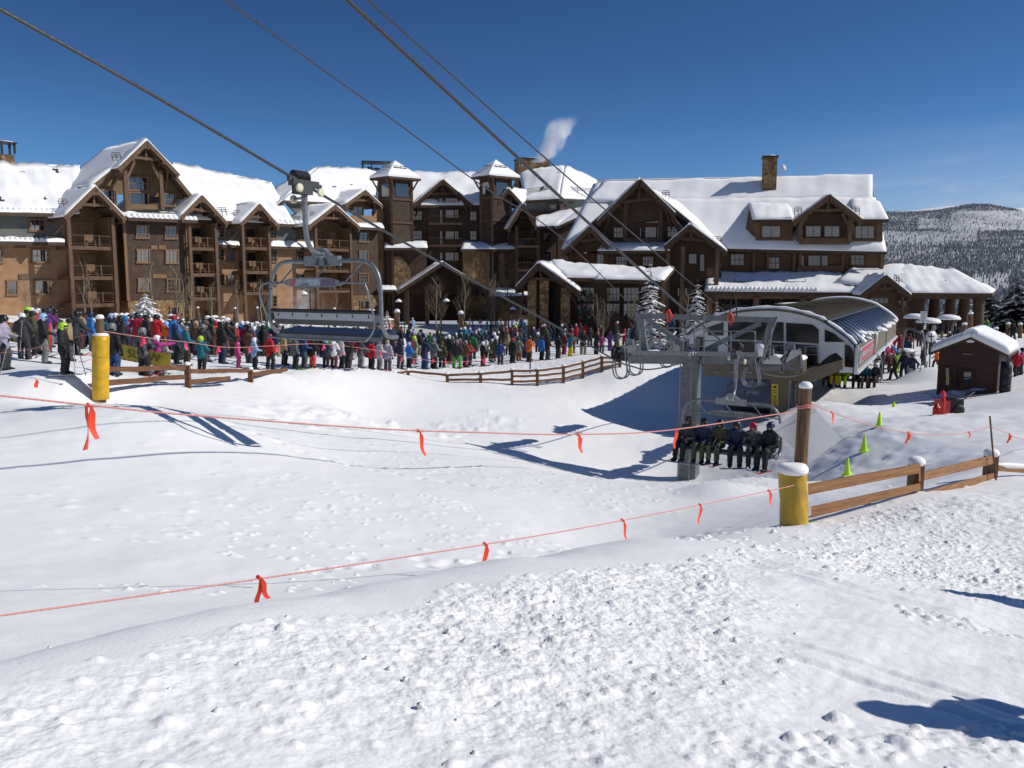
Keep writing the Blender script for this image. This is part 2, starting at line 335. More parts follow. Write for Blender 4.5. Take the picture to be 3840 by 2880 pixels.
def fbm(x, y, seed, o=4):
    s = 0; a = .5
    for k in range(o): s = s+a*(vnoise(x*2**k, y*2**k, seed+k)-.5); a *= .5
    return s
def axis(lo, hi, step, gl, gh, ml, mh):
    c = list(np.arange(lo, hi, step)); s = step; x = hi; up = []
    while x < mh: up.append(x); s = min(s*(1+gh), max(s, 400)) ; x += s
    up.append(mh); s = step; x = lo-step; dn = []
    while x > ml: dn.append(x); s *= (1+gl); x -= s
    dn.append(ml); return np.array(dn[::-1]+c+up)
gx = axis(-3.4, 6.2, .0155, .016, .018, -3000, 4000); gy = axis(1.9, 10.5, .016, .06, .0105, -1500, 6000)
X, Y = np.meshgrid(gx, gy)
ix = np.unique(np.r_[np.arange(0, len(gx), 5), len(gx)-1]); iy = np.unique(np.r_[np.arange(0, len(gy), 5), len(gy)-1])
Zs = base_z(*np.meshgrid(gx[ix], gy[iy])); Zt = np.stack([np.interp(gx, gx[ix], r) for r in Zs]); Z = np.stack([np.interp(gy, gy[iy], c) for c in Zt.T]).T
near = np.exp(-np.maximum(0, Y-60)/60)*np.exp(-np.maximum(0, -Y)/30)
Z += near*(.10*fbm(X*.35, Y*.35, 3)+.05*fbm(X*1.3, Y*1.3, 11))
# foreground: churned crumbs on the left and under the fence, combed snow with ski tracks on the right
EDG = sorted([tuple(P(px, py, YP(px, py)))[:2] for px, py in ((-900, 2860), (-300, 2680), (0, 2590), (450, 2480), (907, 2375), (1400, 2290), (1814, 2212), (2419, 2122), (2963, 2062))]+[(3.9, 10.6), (5.4, 12.9), (7.4, 14.0), (9.5, 15.2)])
fore = np.clip((np.interp(X, [e[0] for e in EDG], [e[1] for e in EDG])-Y+.9*fbm(X*1.3, Y*1.3, 17))/.45, 0, 1)*(Y < 16)
combed = np.clip((X-(.22*Y+.15)+.9*fbm(X*.9, Y*.9, 21))*1.6, 0, 1)*np.clip((8.6-Y)/1.5+.6*fbm(X*.8, Y*.8, 5), 0, 1)
chunk = fore*(1-combed)*np.clip(.75+1.6*fbm(X*.8, Y*.8, 31), .15, 1)
Z += fore*.05*fbm(X*2.2, Y*2.2, 41)+chunk*(.045*fbm(X*3, Y*3, 51)+.032*fbm(X*11, Y*11, 52)+.03*np.clip(fbm(X*21, Y*21, 53), -.08, .3)+.012*fbm(X*40, Y*40, 54))
tr = X*.86-Y*.5
Z += fore*combed*(.016*np.abs(fbm(tr*9, X*.7+Y*.9, 61))+.012*np.abs(np.sin(tr*2.6+1.4*np.sin((X+Y)*.45)))**6+.02*fbm(X*3.1, Y*3.1, 62)-sum(.016*np.exp(-((np.hypot(X-a_, Y-b_)-r_-q_)/.035)**2)-.010*np.exp(-((np.hypot(X-a_, Y-b_)-r_-q_-.075)/.04)**2) for a_, b_, r_ in ((6.5, 1.0, 4.3), (7.2, 1.6, 4.4), (1.0, -1.5, 6.6), (5.8, 9.2, 3.4), (-.5, 1.5, 3.6)) for q_ in (0, .32))+.006*fbm(X*20, Y*20, 63))
Zf = Z.copy()
def stamp(cx, cy, r, h, mode=1, ax=1.0):
    i0, i1 = np.searchsorted(gx, (cx-r*ax, cx+r*ax)); j0, j1 = np.searchsorted(gy, (cy-r, cy+r))
    if i1-i0 < 1 or j1-j0 < 1: return
    d = (((gx[i0:i1][None]-cx)/ax)**2+(gy[j0:j1][:, None]-cy)**2)/(r*r); w = np.clip(1-d, 0, None)
    if mode == 1: Z[j0:j1, i0:i1] = np.maximum(Z[j0:j1, i0:i1], Zf[j0:j1, i0:i1]+h*np.sqrt(w)*(.8+.4*rng.uniform(0, 1, w.shape)))
    else: Z[j0:j1, i0:i1] += h*w*w
def gval(G, x, y): return G[np.clip(np.searchsorted(gy, y), 0, len(gy)-1), np.clip(np.searchsorted(gx, x), 0, len(gx)-1)]
n = 210000; cx = rng.uniform(-4.4, 8.5, n); cy = 1.9+11.6*rng.uniform(0, 1, n)**1.15; keep = gval(chunk, cx, cy) > rng.uniform(0, 1, n)*1.05
for x, y in zip(cx[keep], cy[keep]):
    r = .003+.0042*rng.exponential(); r = min(r, .035)*min(1.15, .55+y/9); stamp(x, y, r+.008, r*.85, 1, rng.uniform(.75, 1.4))
for k in range(2200):     # torn-up streaks in the combed snow
    c = rng.integers(0, 5); t = rng.uniform(0, 1); a = ((1.2, 3.2, 2.6, 3.6), (2.4, 3.0, 3.6, 3.6), (3.1, 6.2, 4.6, 5.4), (.9, 3.0, 1.5, 2.6), (4.2, 5.4, 5.4, 4.6))[c]
    x = a[0]+(a[2]-a[0])*t+rng.normal(0, .1); y = a[1]+(a[3]-a[1])*t+rng.normal(0, .10); r = .004+.007*rng.exponential(); stamp(x, y, min(r, .045)+.009, min(r, .045)*.9)
# bowl floor: wind crusts, pits, a line of footprints
n = 3600; cx = rng.uniform(-14, 9, n); cy = 8.5+18*rng.uniform(0, 1, n)**1.3
for x, y in zip(cx, cy):
    if fbm(np.array([x*.4]), np.array([y*.4]), 77)[0] > -.04:
        r = rng.uniform(.03, .075)*(.55+y/28); stamp(x, y, r, rng.uniform(.012, .038), 2, rng.uniform(1, 2.6))
for k in range(46):
    t = k/45; x = -13.6+t*13.0+(.16 if k % 2 else -.16)*.7; y = 20.5-t*1.2+(.16 if k % 2 else -.16); stamp(x, y, .17, -.06, 2); stamp(x+.2, y-.1, .13, .02, 2)
for k in range(34):
    t = k/33; x = -2.4+t*6.5; y = 10.6+t*4.4; stamp(x+rng.normal(0, .3), y+rng.normal(0, .25), rng.uniform(.12, .25), -.035, 2)
for k in range(260):     # rough broken crust at the foot of the bank
    t = rng.uniform(0, 1); q = P(950+t*950, 1560-30*math.sin(t*3)+rng.normal(0, 12), 30); g0 = 26+t*12; q = P(950+t*950, 1556, g0); stamp(q.x+rng.normal(0, .6), q.y+rng.normal(0, 1.1), rng.uniform(.12, .35), rng.uniform(.03, .09), 2, rng.uniform(.8, 2))
# trodden plaza and loading ramp
YFN = np.interp(X, [-40, -11.3, -10.6, -9.3, -6.6, -6.4, 0, 6.6, 7.5], [20, 23.5, 27.3, 34.5, 44, 46.5, 48, 51.5, 60]); tread = np.clip((Y-YFN-.4)/1.5, 0, 1)*(Y < 120)
Z += near*tread*(.07*fbm(X*1.7, Y*1.7, 91)+.04*fbm(X*6, Y*6, 92))
lr = np.exp(-(((X-13.5)/5.5)**2+((Y-27)/8)**2)**2)+.8*np.exp(-(((X-16.5)/5)**2+((Y-40)/7)**2)**2)
Z += lr*(.12*fbm(X*1.4, Y*1.4, 95)+.08*fbm(X*4.5, Y*4.5, 96))
for k in range(2600):
    if k < 1500: x, y = rng.normal(13.2, 2.6), rng.normal(27, 4.5)
    else: x, y = rng.normal(17.5, 3.2), rng.normal(42, 5)
    r = rng.uniform(.08, .22)*(y/34); stamp(x, y, r, rng.uniform(.015, .05)*(1 if rng.uniform() < .6 else -1), 2, rng.uniform(.7, 1.8))
for px, py, Y0, r, h in ((3030, 1500, 39, 2.6, .45), (3490, 1440, 50, 3.0, .8), (3450, 1420, 52, 2.2, .5), (1470, 1585, 34, .5, .35), (2700, 1880, 21, 1.4, .22)):
    q = P(px, py, Y0); stamp(q.x, q.y, r, h, 2)
ny, nx = X.shape; idx = np.arange(ny*nx).reshape(ny, nx)
fq = np.stack([idx[:-1, :-1], idx[:-1, 1:], idx[1:, 1:], idx[1:, :-1]], -1).reshape(-1, 4)
me = bpy.data.meshes.new('snow_ground'); me.vertices.add(nx*ny); me.vertices.foreach_set('co', np.stack([X, Y, Z], -1).ravel())
me.loops.add(fq.size); me.polygons.add(len(fq)); me.loops.foreach_set('vertex_index', fq.ravel())
me.polygons.foreach_set('loop_start', np.arange(0, fq.size, 4)); me.polygons.foreach_set('loop_total', np.full(len(fq), 4)); me.polygons.foreach_set('use_smooth', np.ones(len(fq), bool))
at_ = me.attributes.new('churn', 'FLOAT', 'POINT'); at_.data.foreach_set('value', (chunk+.35*lr+.12*tread).ravel().astype(np.float32)); me.update(calc_edges=True); me.materials.append(M_snow); g = bpy.data.objects.new('snow_ground', me); COL.objects.link(g); g['kind'] = 'structure'
# loose snow crumbs: uncountable
cb = MB(); ico = None
def crumb(c, r):
    vs = []; c = Vector(c)
    for k in range(8):
        sx_, sy_, sz_ = (1 if k & 1 else -1), (1 if k & 2 else -1), (1 if k & 4 else -1)
        vs.append(c+Vector((sx_*random.uniform(.4, .75), sy_*random.uniform(.4, .75), sz_*random.uniform(.3, .62)))*r)
    cb.add(vs, [(0,2,3,1),(4,5,7,6),(0,1,5,4),(2,6,7,3),(0,4,6,2),(1,3,7,5)], True)
n = 900; cx = rng.uniform(-5.6, 7.5, n); cy = 2.4+10*rng.uniform(0, 1, n); wv = gval(chunk, cx, cy)
for x, y, w in zip(cx, cy, wv):
    if rng.uniform() < max(w, .06*(w < .5)): r = .008+.010*rng.exponential(); crumb((x, y, gval(Z, x, y)+r*.2), min(r, .022))
tag(cb.build('snow_crumbs', M_snow), 'loose broken crumbs of snow lying over the churned foreground slope', 'snow crumbs', kind='stuff')
def hz(x, y): return float(gval(Z, x, y))
# ------------------------------------------------------------------ lodge
class Fac:
    def __init__(s, pa, Ya, pb, Yb):
        A = P(pa, 1059, Ya); B = P(pb, 1059, Yb); A.z = B.z = 0; s.o = A; s.t = (B-A).normalized(); s.n = Vector((s.t.y, -s.t.x, 0))
    def at(s, px, py, d=0):
        r = ray(px, py); q = s.o-s.n*d; return r*(q.dot(s.n)/r.dot(s.n))
    def bk(s, p, dd): return p-s.n*dd
def qwall(fc, B, pts, d, th, m, name='wall'):
    # wall panel from pixel corner points on the plane at depth d, with real thickness
    b = MB(); b.prism([fc.at(x, y, d) for x, y in pts], -fc.n*th); return b.build(name, m, B)
def vwall(fc, B, x0, yt0, x1, yt1, zb, d, th, m, name='wall'):
    a = fc.at(x0, yt0, d); c = fc.at(x1, yt1, d); b = MB()
    b.prism([a, c, Vector((c.x, c.y, zb)), Vector((a.x, a.y, zb))], -fc.n*th); return b.build(name, m, B)
def roof(fc, B, q, th=.45, seed=0, amp=.07, nx=24, ny=10, over=0, deckm=None, snow=True, edge=.5):
    # q: [(px,py,d)]*4 = eaveL, eaveR, ridgeR, ridgeL
    p = [fc.at(*a) if not isinstance(a, Vector) else a for a in q]
    dk = MB(); dk.hexa([v-Vector((0, 0, .34)) for v in p], p); r = dk.build('roof', deckm or M_deck, B)
    if snow:
        sn = MB(); k = .006; c = (p[0]+p[1]+p[2]+p[3])/4
        sn.pillow([v+Vector((0, 0, .004)) for v in p], nx, ny, th*.62, amp*1.7, seed, edge if edge == 1 else .36); sn.build('snow_cover', M_rsnow, r)
    return r
def gable(fc, B, ap, le, re, d0, d1, wd, wm, th=.45, seed=0, truss=True, trim=None, board=.42, deep=0, back=True, solid=True):
    trim = trim or M_trim
    A, Lp, Rp = fc.at(*ap, d0), fc.at(*le, d0), fc.at(*re, d0)
    for i, E in enumerate((Lp, Rp)):
        dk = MB(); A2, E2 = fc.bk(A, d1-d0), fc.bk(E, d1-d0)
        q = [E, E2, A2, A] if i == 0 else [E2, E, A, A2]
        up = Vector((0, 0, .30)); dk.hexa([v-up for v in q], q); r = dk.build('roof', M_deck, B)
        sn = MB(); sn.pillow([v+Vector((0, 0, .004)) for v in q], 10, 10, th*.7, .06, seed+i, edge=.75); sn.build('snow_cover', M_rsnow, r)
    bb = MB()
    for E in (Lp, Rp):
        dn = Vector((0, 0, -board*.55)); o = fc.n*.06
        bb.beam(A+dn+o, E+dn+o, .12, board, up=fc.n.cross((A-E).normalized()))
        bb.beam(A+dn*2.1-fc.n*.35, E+dn*2.1-fc.n*.35, .12, board*.7, up=fc.n.cross((A-E).normalized()))
    bb.build('bargeboard', trim, B)
    h = Vector((0, 0, .34)); dw = wd-d0
    wl = MB(); wl.prism([fc.bk(Lp, dw)-h, fc.bk(A, dw)-h, fc.bk(Rp, dw)-h], -fc.n*.3); wl.build('gable_wall', wm, B)
    if truss:
        tb = MB(); q = fc.bk
        def on(E, t): return q(A*(1-t)+E*t, .45)-Vector((0, 0, board*1.2))
        tb.beam(on(Lp, .42), on(Rp, .42), .2, .28); tb.beam(q(A, .45)-Vector((0, 0, .5)), (on(Lp, .42)+on(Rp, .42))/2-Vector((0, 0, .2)), .2, .22, up=fc.n)
        for E in (Lp, Rp):
            for t in (.05, .5, .93):
                c = A*(1-t)+E*t-Vector((0, 0, board*1.35)); tb.beam(q(c, -.1), q(c, dw), .26, .26)
            p1 = q(A*.12+E*.88, dw-.15)-Vector((0, 0, 1.9)); p2 = q(A*.3+E*.7, .35)-Vector((0, 0, .5)); tb.beam(p1, p2, .2, .22, up=fc.n)
        tb.build('truss', trim, B)
    return A, Lp, Rp
def win(fc, B, x0, y0, x1, y1, d, nx=2, ny=2, g=None, fm=None, fr=.14):
    p00, p10, p11, p01 = fc.at(x0, y1, d-.05), fc.at(x1, y1, d-.05), fc.at(x1, y0, d-.05), fc.at(x0, y0, d-.05)
    n = fc.n; b = MB(); z = Vector((0, 0, 1)); t = fc.t
    for a, c in ((p00, p10), (p01, p11)): b.beam(a-t*fr, c+t*fr, .12, fr*(1.3 if a is p00 else 1), up=z)
    for a, c in ((p00, p01), (p10, p11)): b.beam(a+z*fr*.5, c-z*fr*.5, fr, .11, up=n)
    for i in range(1, nx): b.beam(p00.lerp(p10, i/nx)-n*.03, p01.lerp(p11, i/nx)-n*.03, .055, .05, up=n)
    for j in range(1, ny): b.beam(p00.lerp(p01, j/ny)-n*.028, p10.lerp(p11, j/ny)-n*.028, .05, .055, up=z)
    w = b.build('window', fm or M_trimL, B)
    k = MB(); k.prism([p00-n*.045, p10-n*.045, p11-n*.045, p01-n*.045], -n*.05); k.build('pane', g or M_glass, w); return w
def wins(fc, B, xs, ys, d, w, h, nx=2, ny=2, g=None, fm=None, fr=.14):
    for x in xs:
        for y in ys: win(fc, B, x-w/2, y-h/2, x+w/2, y+h/2, d, nx, ny, g, fm, fr)
def stack(fc, B, xl, xr, yt, floors, d, zb, wm=None, posts=True, rail=True, side=True):
    # a timber balcony stack: corner posts, floor decks, railings, glazed doors behind; floors = pixel y of the deck edges at xl
    a, c = fc.at(xl, yt, d), fc.at(xr, yt, d); n = fc.n; t = fc.t; wid = (c-a).dot(t)
    for p in (a, c):
        pb = MB(); pb.beam(p, Vector((p.x, p.y, zb+.9)), .34, .34, up=n); pb.build('post', M_trim, B)
    pt = MB(); c0 = c-t*.1; pt.prism([c0-n*.15, Vector((c0.x, c0.y, zb))-n*.15, Vector((c0.x, c0.y, zb))+n*d, c0+n*d], t*-.18); pt.build('shade_partition', wm or M_olive, B)  # partition added to throw shade across the balcony back wall
    if rail == 'none': return
    for p in (a, c):
        sb = MB(); q = Vector((p.x, p.y, zb)); sb.box(q+Vector((0, 0, .45)), (.8, .8, 1.0), (t, n, (0, 0, 1))); sb.build('stone_base', M_stone, B)
    for f in floors:
        z = fc.at(xl, f, d).z; fl = MB(); A = Vector((a.x, a.y, z)); C_ = Vector((c.x, c.y, z)); dep = -d+.1
        fl.hexa([A-n*dep+Vector((0, 0, -.38)), C_-n*dep+Vector((0, 0, -.38)), C_+Vector((0, 0, -.38)), A+Vector((0, 0, -.38))][::-1], [A-n*dep, C_-n*dep, C_, A][::-1])
        dk = fl.build('balcony', M_trim, B); rb = MB()
        for k in range(4):
            p = A.lerp(C_, k/3); rb.beam(p+n*.05, p+n*.05+Vector((0, 0, 1.15)), .12, .12, up=n)
        rb.beam(A+Vector((0, 0, 1.05)), C_+Vector((0, 0, 1.05)), .07, .06); rb.beam(A+Vector((0, 0, .18)), C_+Vector((0, 0, .18)), .05, .05)
        for k in range(1, 7): rb.beam(A+Vector((0, 0, .18+k*.125)), C_+Vector((0, 0, .18+k*.125)), .012, .012)
        rb.build('railing', M_trim, dk)
        # doors, and a dark panel that paints shade onto the back wall
        w0 = A-n*(dep-.1)+t*(wid*.24); w1 = A-n*(dep-.1)+t*(wid*.92)
        bp_ = MB(); v0, v1 = A-n*(dep-.03)+t*(wid*.2), A-n*(dep-.03)+t*(wid*.99); bp_.prism([v0, v1, v1+Vector((0, 0, 2.85)), v0+Vector((0, 0, 2.85))], -n*.05); bp_.build('shade_panel', M_dbrown, B)
        gl = MB(); gl.prism([w0, w1, w1+Vector((0, 0, 2.25)), w0+Vector((0, 0, 2.25))], -n*.06); dr = gl.build('glazed_door', M_glass, B)
        fr = MB()
        for k in (0, .45, 1): p = w0.lerp(w1, k)+n*.03; fr.beam(p, p+Vector((0, 0, 2.3)), .13, .1, up=n)
        fr.beam(w0+Vector((0, 0, 2.3)), w1+Vector((0, 0, 2.3)), .1, .16); fr.build('door_frame', M_trimL, dr)
        ch = MB(); cpt = A.lerp(C_, .55)-n*.9
        ch.box(cpt+Vector((0, 0, .42)), (.9, .6, .1), (t, n, (0, 0, 1))); ch.box(cpt+Vector((0, 0, .8))-n*.3, (.9, .1, .8), (t, n, (0, 0, 1)))
        for k in (-.4, .4): ch.box(cpt+t*k+Vector((0, 0, .3)), (.1, .6, .6), (t, n, (0, 0, 1)))
        ch.build('balcony_seat', M_trimL, dk)
def guard(fc, B, x0, y0, x1, y1, d, rows=2, name='snow_guard'):
    a, c = fc.at(x0, y0, d), fc.at(x1, y1, d); b = MB(); z = Vector((0, 0, 1)); L_ = (c-a).length
    for r in range(rows): b.beam(a+z*(.15+.22*r)-fc.n*.12*r, c+z*(.15+.22*r)-fc.n*.12*r, .06, .07)
    k = max(2, int(L_/1.6))
    for i in range(k+1): p = a.lerp(c, i/k); b.beam(p-z*.3, p+z*.5-fc.n*.3, .06, .06)
    b.build(name, M_black, B)
def scallop(fc, B, x0, y0, x1, y1, d, n, r=.5, dz=.0):
    # row of rounded snow lobes along an eave
    a, c = fc.at(x0, y0, d), fc.at(x1, y1, d); b = MB()
    for i in range(n):
        p = a.lerp(c, (i+.5)/n); w = (c-a).length/n*.56; k = random.uniform(.85, 1.15)
        b.lathe(p+Vector((0, 0, -.12)), [(w*k*.9, 0), (w*k, .12), (w*k*.9, .3), (w*k*.5, .46), (.02, .5)], 10, sy=.8)
    b.build('snow_lobe', M_rsnow, B)
def blk(fc, B, x0, y0, x1, y1, d, th, m, name): return qwall(fc, B, [(x0, y1), (x1, y1), (x1, y0), (x0, y0)], d, th, m, name)
def chimney_stone(B, fc, x0, x1, yt, yb, d, dep=1.8, cap=True):
    b = MB(); a, c = fc.at(x0, yb, d), fc.at(x1, yb, d); e = fc.at(x0, yt, d); z = e.z
    lo = [a, c, fc.bk(c, dep), fc.bk(a, dep)]; b.hexa([Vector((p.x, p.y, p.z-2)) for p in lo], [Vector((p.x, p.y, z)) for p in lo]); ch = b.build('chimney', M_stone, B)
    if cap:
        k = MB(); cc = sum((Vector((p.x, p.y, z)) for p in lo), Vector())/4; k.box(cc+Vector((0, 0, .08)), ((c-a).length+.3, dep+.3, .16), (fc.t, fc.n, (0, 0, 1))); k.build('chimney_cap', M_black, ch)
        k = MB(); k.lathe(cc+Vector((0, 0, .16)), [(.55, 0), (.5, .12), (.2, .2)], 10, sx=(c-a).length*.85, sy=dep*.85); k.build('snow_cap', M_csnow, ch)
    return ch

# ---- left wing (faces right towards the sun)
FL = Fac(535, 92, 1365, 116); ZB = -5.6
c = FL.at(535, 1150, 0); LW = thing('lodge_wing', (c.x, c.y, -4.5), 'long four storey timber lodge wing with balcony stacks and sunlit tan siding at left', 'lodge')
vwall(FL, LW, -350, 800, 1450, 840, ZB, 0, .4, M_tan)
b = MB(); p0, p1 = FL.at(-350, 812, .5), FL.at(1440, 850, .5); b.hexa([Vector((p0.x, p0.y, ZB)), Vector((p1.x, p1.y, ZB)), Vector((p1.x, p1.y, ZB))-FL.n*9, Vector((p0.x, p0.y, ZB))-FL.n*9], [p0, p1, p1-FL.n*9, p0-FL.n*9]); b.build('core', M_dbrown, LW)
blk(FL, LW, -350, 803, 232, 898, -.06, .05, M_gray, 'upper_wall')
blk(FL, LW, 812, 838, 905, 905, -.06, .05, M_gray, 'upper_wall'); blk(FL, LW, 1012, 845, 1180, 912, -.06, .05, M_gray, 'upper_wall')
# ground-floor stone courses
for x0, x1 in ((-350, 250),): pass
# main roofs (front slope, and a back slope so the ridge is solid)
def main_roof(eL, eR, rR, rL, seed, nx=40):
    roof(FL, LW, [eL, eR, rR, rL], .5, seed, .12, nx, 14)
    r0, r1 = FL.at(*rL), FL.at(*rR); e0, e1 = FL.at(*eL), FL.at(*eR); dd = 2*(rL[2]-eL[2])
    k = MB(); q = [r0, r1, Vector((0, 0, e1.z))+Vector((e1.x, e1.y, 0))-FL.n*dd, Vector((e0.x, e0.y, e0.z))-FL.n*dd]; k.pillow(q, 10, 4, .45, .05, seed+1); k.build('back_roof_snow', M_rsnow, LW)
main_roof((-350, 788, -1.3), (300, 803, -1.3), (300, 628, 8), (-350, 612, 8), 11)
main_roof((640, 818, -1.3), (1105, 842, -1.3), (1020, 690, 8.5), (640, 616, 8.5), 13)
roof(FL, LW, [(1060, 752, 2), (1420, 768, 2), (1460, 640, 9), (1190, 630, 9)], .5, 15, .1, 26, 12)
roof(FL, LW, [(1000, 800, 3), (1060, 752, 2), (1190, 630, 9), (1030, 705, 10)], .45, 16, .05, 10, 10)
k = MB(); k.pillow([FL.at(1190, 630, 9), FL.at(1480, 640, 9), FL.at(1480, 700, 16), FL.at(1190, 700, 16)], 8, 4, .4, .05, 3); k.build('back_roof_snow', M_rsnow, LW)
# grey dormer wall under it
qwall(FL, LW, [(1072, 760), (1300, 775), (1300, 850), (1150, 850), (1110, 800)], 2.6, .3, M_gray, 'dormer_wall'); win(FL, LW, 1155, 768, 1176, 808, 2.55, 2, 2)
# skirt roofs
roof(FL, LW, [(-350, 898, -1.3), (243, 909, -1.3), (243, 893, 0), (-350, 884, 0)], .14, 17, .05, 40, 3); scallop(FL, LW, -350, 896, 185, 905, -1.0, 26)
scallop(FL, LW, -350, 782, 190, 795, -1.0, 24)
roof(FL, LW, [(480, 815, -3.2), (742, 826, -3.2), (700, 800, -1.5), (445, 788, -1.5)], .2, 18, .05, 24, 4); scallop(FL, LW, 490, 811, 738, 823, -3.0, 13)
roof(FL, LW, [(810, 916, -1.0), (900, 920, -1.0), (895, 902, 0), (812, 899, 0)], .12, 19, .04, 10, 3)
roof(FL, LW, [(1010, 923, -1.0), (1178, 928, -1.0), (1172, 906, 0), (1015, 902, 0)], .14, 20, .06, 14, 3)
roof(FL, LW, [(1340, 851, -2.6), (1442, 856, -2.6), (1432, 838, -1.2), (1335, 836, -1.2)], .2, 22, .04, 12, 3)
scallop(FL, LW, 1025, 832, 1135, 838, -1.0, 6)
# gables
gable(FL, LW, (553, 530), (338, 702), (718, 733), -1.6, 9, -.4, M_olive, .45, 31, truss=False)
gable(FL, LW, (551, 527), (444, 630), (670, 652), -3.0, -1.4, -.5, M_olive, .4, 33)
gable(FL, LW, (357, 700), (243, 812), (470, 818), -4.2, 2.5, -.3, M_olive, .42, 35)
gable(FL, LW, (757, 732), (678, 812), (853, 836), -3.4, 3, -.3, M_olive, .42, 37)
gable(FL, LW, (973, 764), (902, 838), (1046, 848), -3.2, 3.5, -.3, M_olive, .42, 39)
gable(FL, LW, (1257, 768), (1155, 848), (1351, 853), -3.2, 3.5, -.3, M_olive, .42, 41)
gable(FL, LW, (1370, 712), (1295, 766), (1434, 772), -1.2, 6, .6, M_olive, .35, 43)
# gable room of the big gable
win(FL, LW, 386, 712, 437, 768, -.5, 3, 2); win(FL, LW, 617, 727, 657, 772, -.5, 2, 2)
win(FL, LW, 482, 664, 552, 714, -.6, 3, 2); win(FL, LW, 486, 722, 555, 768, -.6, 3, 1)
tb = MB()
for x in (467, 600):
    a = FL.at(x, 640, -2.2); tb.beam(a, Vector((a.x, a.y, FL.at(x, 786, -2.2).z)), .4, .4, up=FL.n)
    e = FL.at(x+(38 if x < 500 else -38), 600, -2.2); tb.beam(a+Vector((0, 0, -1.2)), e, .28, .28, up=FL.n)
tb.build('gable_post', M_trim, LW)
blk(FL, LW, 467, 766, 602, 786, -2.1, .15, M_olive, 'balcony_parapet')
# brown shingled block with a stone base
zz = FL.at(535, 1127, -1.8).z
qwall(FL, LW, [(463, 818), (697, 826), (712, 1124), (482, 1129)], -1.8, 1.8, M_shin, 'shingled_bay'); vwall(FL, LW, 480, 1129, 713, 1124, ZB, -2.0, 2.0, M_stone, 'stone_plinth')
for x, y in ((464, 820), (698, 828)): tb = MB(); a = FL.at(x, y, -1.85); tb.beam(a, Vector((a.x, a.y, zz)), .3, .12, up=FL.n); tb.build('corner_board', M_trimL, LW)
for (ya, yb) in ((846, 893), (936, 985), (1044, 1092)):
    k = (ya-846)*.035
    win(FL, LW, 512+k, ya, 557+k, yb, -1.85, 3, 3); win(FL, LW, 620+k, ya+2, 664+k, yb+2, -1.85, 3, 3)
b = MB()
for x, y in ((578, 928), (608, 928), (586, 1036), (612, 1036)): p = FL.at(x, y, -1.86); b = MB(); b.box(p, (.75, .08, .45), (FL.t, FL.n, (0, 0, 1))); b.build('vent_box', M_trimL, LW)
win(FL, LW, 640, 1150, 672, 1200, -2.05, 1, 1)
# second brown block on the far right of the wing
qwall(FL, LW, [(1316, 850), (1416, 855), (1422, 1106), (1324, 1108)], -1.2, 1.2, M_shin, 'shingled_bay'); vwall(FL, LW, 1322, 1108, 1424, 1106, ZB, -1.4, 1.4, M_stone, 'stone_plinth')
wins(FL, LW, [1364], [889, 960, 1043], -1.25, 32, 36, 2, 3); win(FL, LW, 1352, 1128, 1384, 1160, -1.45, 2, 1)
vwall(FL, LW, 1400, 790, 1440, 792, ZB, .4, .4, M_tan)
# windows in the siding
win(FL, LW, 112, 822, 168, 866, -.1, 3, 2); win(FL, LW, -60, 816, -8, 862, -.1, 3, 2)
win(FL, LW, 120, 935, 180, 984, -.05, 3, 2); win(FL, LW, 28, 1052, 66, 1106, -.05, 1, 1); win(FL, LW, 130, 1052, 190, 1104, -.05, 2, 1); win(FL, LW, -40, 935, 8, 985, -.05, 3, 2)
b = MB(); p = FL.at(90, 1038, -.05); b.box(p, (.95, .1, .5), (FL.t, FL.n, (0, 0, 1))); b.build('vent_box', M_trim, LW); b = MB(); p = FL.at(75, 922, -.05); b.box(p, (.95, .1, .4), (FL.t, FL.n, (0, 0, 1))); b.build('vent_box', M_trim, LW)
for x, ys in ((828, (870, 955, 1050)), (868, (870, 960, 1052)), (1025, (875, 960, 1048, 1130)), (1128, (880, 962, 1048)), (1035, ())):
    for y in ys: win(FL, LW, x-13, y-21, x+13, y+21, -.1, 2, 3)
# balcony stacks
stack(FL, LW, 254, 420, 815, [920, 1035, 1140], -3.4, ZB); stack(FL, LW, 708, 806, 838, [925, 1024, 1115], -2.6, ZB)
stack(FL, LW, 908, 1006, 848, [924, 1015, 1095], -2.4, ZB); stack(FL, LW, 1182, 1312, 856, [928, 1010, 1088], -2.4, ZB)
blk(FL, LW, 1400, 790, 1438, 850, -.1, .1, M_tan, 'upper_wall'); win(FL, LW, 1325, 775, 1362, 812, .5, 2, 2); blk(FL, LW, 1318, 808, 1400, 832, -.3, .15, M_tan, 'balcony_parapet')
# snow guards, chimney and vents
for a in ((-100, 762, 157, 765, .8), (500, 800, 700, 806, -2.2), (1215, 728, 1320, 737, 4), (1030, 812, 1130, 824, .4)): guard(FL, LW, *a)
for x, y, d in ((240, 768, -2), (440, 594, -1.8), (835, 798, -1.2), (898, 808, -1), (1185, 812, -1.5), (1310, 738, 3)): guard(FL, LW, x-16, y, x+16, y, d, 3)
ch = chimney_stone(LW, FL, 6, 58, 577, 640, 9, 1.4, False)
b = MB(); a0, a1 = FL.at(8, 577, 9), FL.at(56, 577, 9)
for p in (a0, a1, FL.bk(a0, 1.4), FL.bk(a1, 1.4)): b.beam(p, p+Vector((0, 0, 1.15)), .2, .2, up=FL.n)
cc = (a0+a1)/2-FL.n*.7+Vector((0, 0, 1.2)); b.box(cc, ((a1-a0).length+.5, 1.9, .12), (FL.t, FL.n, (0, 0, 1))); b.build('chimney_frame', M_black, ch)
b = MB(); b.lathe(cc+Vector((0, 0, .06)), [(.9, 0), (.85, .08), (.3, .14)], 8); b.build('snow_cap', M_csnow, ch)

